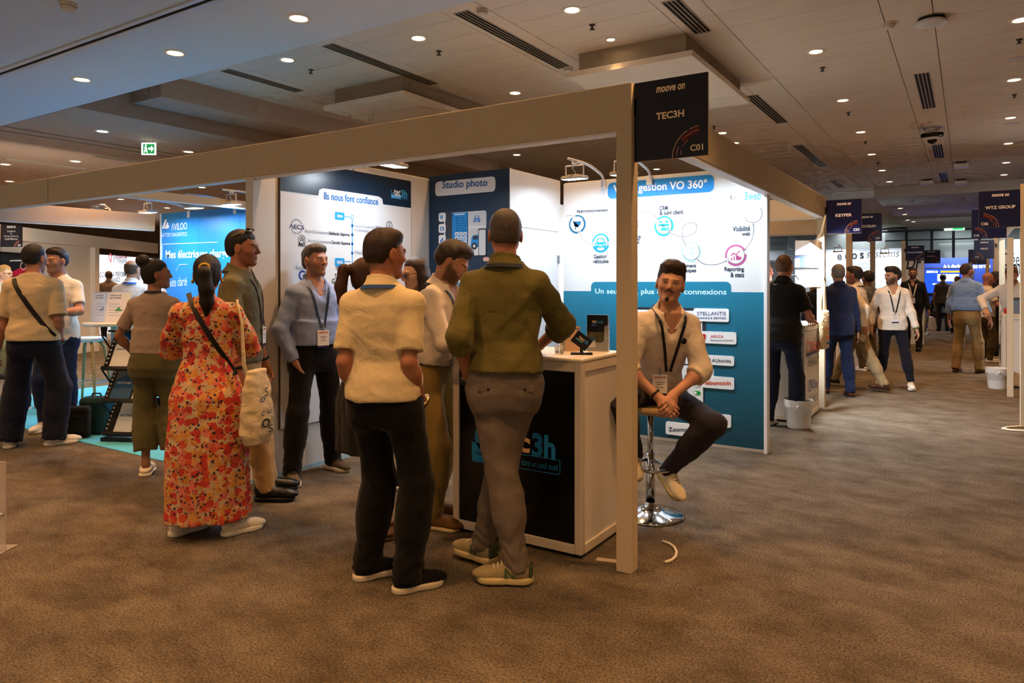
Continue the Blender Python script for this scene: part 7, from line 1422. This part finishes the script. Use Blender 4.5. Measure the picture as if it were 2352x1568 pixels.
# -- man in the black polo
f = person('man from behind in a black polo and jeans leaning on the key counter', onz(1796, 978), heading(1796, -22), 1.78, 'm', 1.03, .03, dict(lean=6, head=(-6, 2, 0), handR=(.17, .33, 1.07), elbowR=(.5, -1, -.3), palmR=(0, 0, -1), handL=(-.12, .34, 1.075), elbowL=(-1, -.5, -.3), footL=(-.13, -.05, 6), footR=(.12, .1, -5)), '#b0704c', dict(style='short', col='#5a3c22', th=.008, nape=-.055), 0, dict(kind='polo', col='#101012', g=.018, sg=.016, hem=-.07), dict(col='#141c34', wide=1.1), dict(kind='sneaker', col='#d8d2c6', sole='#d8d0c0'), 1)
Pq_ = Plane((0, (f.top.front(.0, 1.47, -1) or -.1) - .008, 1.47), (1, 0, 0), (0, 0, 1)); lettering('traka.fr', Pq_, (-.07, 0), (.0, -.004), .018, '#e8e8e8', f.root, .02, px=False)
f = person('man with a red face half hidden by the teal graphic wall', ond(1752, 0, 8.4)[:2], heading(1752, -120), 1.74, 'm', skin='#b8604a', hair=dict(style='short', col='#6a5a50', th=.012), top=dict(kind='shirt', col='#3a3a40', sleeve='long'), bottom=dict(col='#1c1c20'), shoes=dict(col='#222222'), lod=1)
f = person('blonde woman in black behind the tote bag on the key counter', ond(1878, 0, 9.8)[:2], heading(1878, 30), 1.66, 'f', skin='#c09070', hair=dict(style='long', col='#8a6a3a', th=.012), top=dict(kind='shirt', col='#121214', sleeve='long'), bottom=dict(col='#1c1c20'), shoes=dict(col='#222222'), lod=2)
# -- walking visitors
f = person('grey-haired man in a navy suit walking away with a water bottle', onz(1926, 907), heading(1926, 26), 1.73, 'm', 1.08, .02, dict(head=(-8, 2, 0), handL=(-.20, .08, .84), handR=(.26, .02, .84), footL=(-.10, .18, 10), footR=(.10, -.12, -8)), '#a06a4a', dict(style='short', col='#6a625a', th=.010), 0, dict(kind='blazer', col='#16203e', sleeve='long', g=.022, sg=.018, hem=-.12, amp=.003), dict(col='#16203e', g=.016), dict(kind='loafer', col='#5a2e14', sole='#2a1a10', leather=True), 1)
w = f.J['L'][2]; Mw = Matrix.Translation(f.root.location) @ Matrix.Rotation(f.root.rotation_euler[2], 4, 'Z'); p = Mw @ Vector((float(w[0]) - .02, float(w[1]) + .03, float(w[2]) - .085)); t = thing('water_bottle', 'clear plastic water bottle in the hand of the navy suited man', 'bottle', p); Rb = Matrix.Rotation(math.radians(70), 4, 'X') @ Matrix.Rotation(.4, 4, 'Y'); MB().lathe([(0, -.1), (.03, -.1), (.032, .06), (.014, .09), (.013, .11), (0, .11)], n=16, M=Rb).build('body', mat('#c8d0d4', .05, alpha=.45), t, smooth=True); MB().lathe([(.016, .105), (.016, .125), (0, .125)], n=12, M=Rb).build('cap', mat('#dcdcdc', .4), t)
f = person('dark-haired man in a white shirt and beige trousers striding left with a phone', onz(1974, 893), heading(1974, 72), 1.75, 'm', 1.02, .01, dict(lean=6, head=(4, 2, 0), hipz=.895, handL=(-.24, -.14, .88), elbowL=(-.3, -1, 0), handR=(.22, .16, .9), footL=(-.10, -.36, 0, 0), footR=(.08, .38, 0, 0)), '#a86a46', dict(style='short', col='#1c1410', th=.014, lumps=[(0, .05, .1, .06, .05, .03)]), 0, dict(kind='tuck', col='#dccbb6', sleeve='long', g=.016, amp=.004, blouse=.014), dict(col='#96805e', belt='#15110d', waist=.105, wide=1.05), dict(kind='loafer', col='#4a2a16', sole='#2a1a10', leather=True), 1)
lanyard(f, '#1a2030', False, .34); w = f.J['L'][2] + f.J['L'][3] * .12; Mw = Matrix.Translation(f.root.location) @ Matrix.Rotation(f.root.rotation_euler[2], 4, 'Z'); p = Mw @ Vector([float(x) for x in w]); o = MB().cbox((0, 0, 0), (.012, .075, .15), bev=.004).build('phone', mat('#b8a890', .3)); o.location = p; o.rotation_euler = (.5, 0, f.root.rotation_euler[2] + .3); tag(o, 'pale phone in the hand of the man in beige trousers', 'phone')
f = person('curly dark-haired man in grey behind the striding visitors', ond(1994, 0, 12.0)[:2], heading(1984, 40), 1.68, 'm', skin='#8a5a3c', hair=dict(style='short', col='#100c0a', th=.020, curl=.004, freq=3), top=dict(kind='tee', col='#6a6a6c'), bottom=dict(col='#4a3a20'), shoes=dict(col='#dcdcdc'), lod=1)
f = person('bearded man in a loose white shirt and navy trousers walking towards us', onz(2050, 888), heading(2050, -166), 1.73, 'm', 1.02, 0, dict(head=(-64, 2, 0), hipz=.90, handL=(-.28, .12, .84), elbowL=(-1, -.8, 0), handR=(.26, -.06, .86), footL=(-.17, .26, -8), footR=(.12, -.20, 0), twist=-6), '#b07850', dict(style='short', col='#1a120e', th=.022, curl=.005, freq=2.4, lumps=[(0, .06, .105, .072, .055, .04)]), .8, dict(kind='shirt', col='#e0d6c8', sleeve='long', sl=.9, g=.020, hem=-.07, amp=.006, open=.8), dict(col='#100f1c', wide=.95, cuff=.036, hem=.05), dict(kind='sneaker', col='#dcd6cc', sole='#e4ded4'), 1)
lanyard(f, '#15151a', True, .36); band(f, 'L', .034, .011, '#5a6a30')
f = person('bearded man in a black shirt with a white lanyard facing us', onz(2097, 804), heading(2097, 178), 1.83, 'm', 1.12, .02, dict(handL=(-.29, .06, .84), handR=(.28, .02, .84), footL=(-.12, .15, -4)), '#9a6648', dict(style='short', col='#14100e', th=.010), .8, dict(kind='shirt', col='#0f0f14', sleeve='long', g=.018, hem=-.05), dict(col='#14151c'), dict(kind='loafer', col='#121214', sole='#0c0c0c'), 1)
lanyard(f, '#d8ccb8', True, .34, .024)
f = person('woman with long brown hair and patterned trousers far down the aisle', ond(2113, 0, 20.5)[:2], heading(2113, -150), 1.68, 'f', skin='#b08060', hair=dict(style='long', col='#3a2416', th=.014), top=dict(kind='tee', col='#8a7a68'), bottom=dict(mat=mat('#a08a7a', .8, var=.5, vscale=14), wide=1.3), shoes=dict(col='#c8b090'), lod=2)
f = person('man from behind in a dark grey waistcoat standing before the glowing screen', onz(2166, 760), heading(2166, 0), 1.77, 'm', 1.1, skin='#8a5c40', hair=dict(style='short', col='#12100f', th=.012), top=dict(kind='shirt', col='#3a3632', sleeve='short', hem=-.08, g=.018), bottom=dict(col='#2c2a2c'), shoes=dict(kind='loafer', col='#14110f', sole='#0c0c0c'), lod=2)
f = person('man from behind in a white shirt standing right of the dark waistcoat', onz(2196, 764), heading(2196, -20), 1.70, 'm', 1., pose=dict(lean=8, head=(0, 15, 0)), skin='#b07850', hair=dict(style='short', col='#6a4226', th=.01), top=dict(kind='tuck', col='#dcd6cc', sleeve='long'), bottom=dict(col='#11131f'), shoes=dict(kind='loafer', col='#14110f', sole='#0c0c0c'), lod=2)
f = person('person in dark clothes sitting on the white far bench', (-.75, 26.0, 0), heading(2143, 0), 1.72, 'm', pose=dict(hipz=.52, lean=12, footL=(-.12, .42, 0), footR=(.12, .42, 0)), skin='#8a5c40', hair=dict(style='short', col='#12100f', th=.012), top=dict(kind='shirt', col='#1e1a18', sleeve='long', hem=.0), bottom=dict(col='#1a1a1c'), shoes=dict(col='#14110f'), lod=2)
f = person('man from behind in a blue shirt and beige trousers beside the right-hand counter', onz(2220, 856), heading(2220, -22), 1.81, 'm', 1.12, .03, dict(head=(-34, 4, 0), handR=(.30, .08, .86), handL=(-.28, .06, .86), footL=(-.14, -.05, 6), footR=(.14, .12, -20)), '#a8694a', dict(style='short', col='#3a2a20', th=.012), .5, dict(kind='tuck', col='#7f9cc8', sleeve='rolled', sl=.6, g=.020, sg=.016, amp=.005, blouse=.02), dict(col='#9c8258', belt='#2a1a12', waist=.10, wide=1.12), dict(kind='loafer', col='#5a3a20', sole='#2a1a10'), 1)
glasses(f, '#1a1a1c')
f = person('bald man in a white t-shirt beside the blue-shirted man', ond(2266, 0, 13.4)[:2], heading(2266, -64), 1.68, 'm', 1.06, pose=dict(head=(0, 12, 0), handR=(.2, .3, 1.05)), skin='#b06a48', top=dict(kind='tee', col='#dcd2c4'), bottom=dict(col='#4a3c20'), shoes=dict(col='#dcdcdc'), lod=1)
f = person('dark-bearded man in a dark jacket in profile at the right-hand counter', ond(2284, 0, 14.2)[:2], heading(2284, -78), 1.72, 'm', pose=dict(head=(0, 14, 0)), skin='#6a4028', hair=dict(style='short', col='#0e0b0a', th=.010), beard=.9, top=dict(kind='blazer', col='#15161e', sleeve='long'), bottom=dict(col='#15161e'), shoes=dict(col='#111111'), lod=1)
f = person('dark-haired visitor behind the thin right-hand post', ond(2303, 0, 15.9)[:2], heading(2303, -40), 1.70, 'm', skin='#8a5a40', hair=dict(style='short', col='#14100e', th=.016), top=dict(kind='shirt', col='#3a3a40', sleeve='long'), bottom=dict(col='#1c1c20'), shoes=dict(col='#222222'), lod=2)
f = person('man in a white shirt bending over the laptop counter at the right', (.62, 13.28, 0), heading(2328, 168), 1.78, 'm', 1.05, 0, dict(lean=20, head=(0, 30, 0), handR=(.30, .36, 1.06), handL=(-.25, .38, 1.06), elbowR=(1, -.2, -.2), elbowL=(-1, -.2, -.2), palmL=(0, 0, -1), palmR=(0, 0, -1)), '#b07850', dict(style='short', col='#5a3c24', th=.014), .5, dict(kind='shirt', col='#dcd4c8', sleeve='long', g=.018), dict(col='#1c1c24'), dict(col='#222222'), 1)
f = person('dark-haired visitor cut by the right edge of the view', ond(2352, 0, 14.6)[:2], heading(2352, 20), 1.70, 'm', skin='#8a5a40', hair=dict(style='short', col='#14100e', th=.016), top=dict(kind='shirt', col='#2a2a30', sleeve='long'), bottom=dict(col='#1c1c20'), shoes=dict(col='#222222'), lod=2)
# -- far left visitors
f = person('fair-haired person with glasses cut by the left edge of the view', onz(8, 868), heading(8, -126), 1.76, 'm', pose=dict(head=(0, 6, 0)), skin='#b08264', hair=dict(style='short', col='#8a6a3c', th=.016), top=dict(kind='shirt', col='#9a968e', sleeve='long'), bottom=dict(col='#5c5638', wide=1.2), shoes=dict(kind='loafer', col='#14110f', sole='#0c0c0c'), lod=1)
glasses(f, '#1a1614')
f = person('man from behind in a grey shirt in the far left booth', onz(250, 782), heading(250, -10), 1.80, 'm', 1.1, skin='#9a6848', hair=dict(style='short', col='#3a2a1e', th=.010), top=dict(kind='shirt', col='#6e625e', sleeve='long', g=.02), bottom=dict(col='#121318'), shoes=dict(col='#3a3a3c'), lod=2)
f = person('balding man in a white polo from behind with a hand at his face', ond(304, 0, 8.6)[:2], heading(304, -24), 1.77, 'm', 1.1, .01, dict(head=(-26, 6, 0), handR=(.08, .20, 1.52), elbowR=(1, .2, -1), handL=(-.24, .1, .84)), '#b47a56', dict(style='bald', col='#4a3c30', th=.006, crown=.055, stubble=.25), .2, dict(kind='polo', col='#dfe4ea', g=.018, hem=-.06), dict(col='#121a30'), dict(col='#dcdcdc'), 1)
lanyard(f, '#1d5ac0', False, .3, .022); Pq_ = Plane((0, (f.top.front(-.02, 1.38, -1) or -.12) - .006, 1.38), (1, 0, 0), (0, 0, 1)); lettering('connect to detect', Pq_, (-.12, -.004), (.06, -.008), .016, '#2a8ab0', f.root, .01, px=False)
f = person('dark-haired woman in a pale floral top far behind the balding man', onz(340, 790), heading(340, 170), 1.62, 'f', skin='#b07a58', hair=dict(style='long', col='#241812', th=.012), top=dict(kind='tee', col='#b89a6a'), bottom=dict(col='#2a2a30'), shoes=dict(col='#222222'), lod=2)
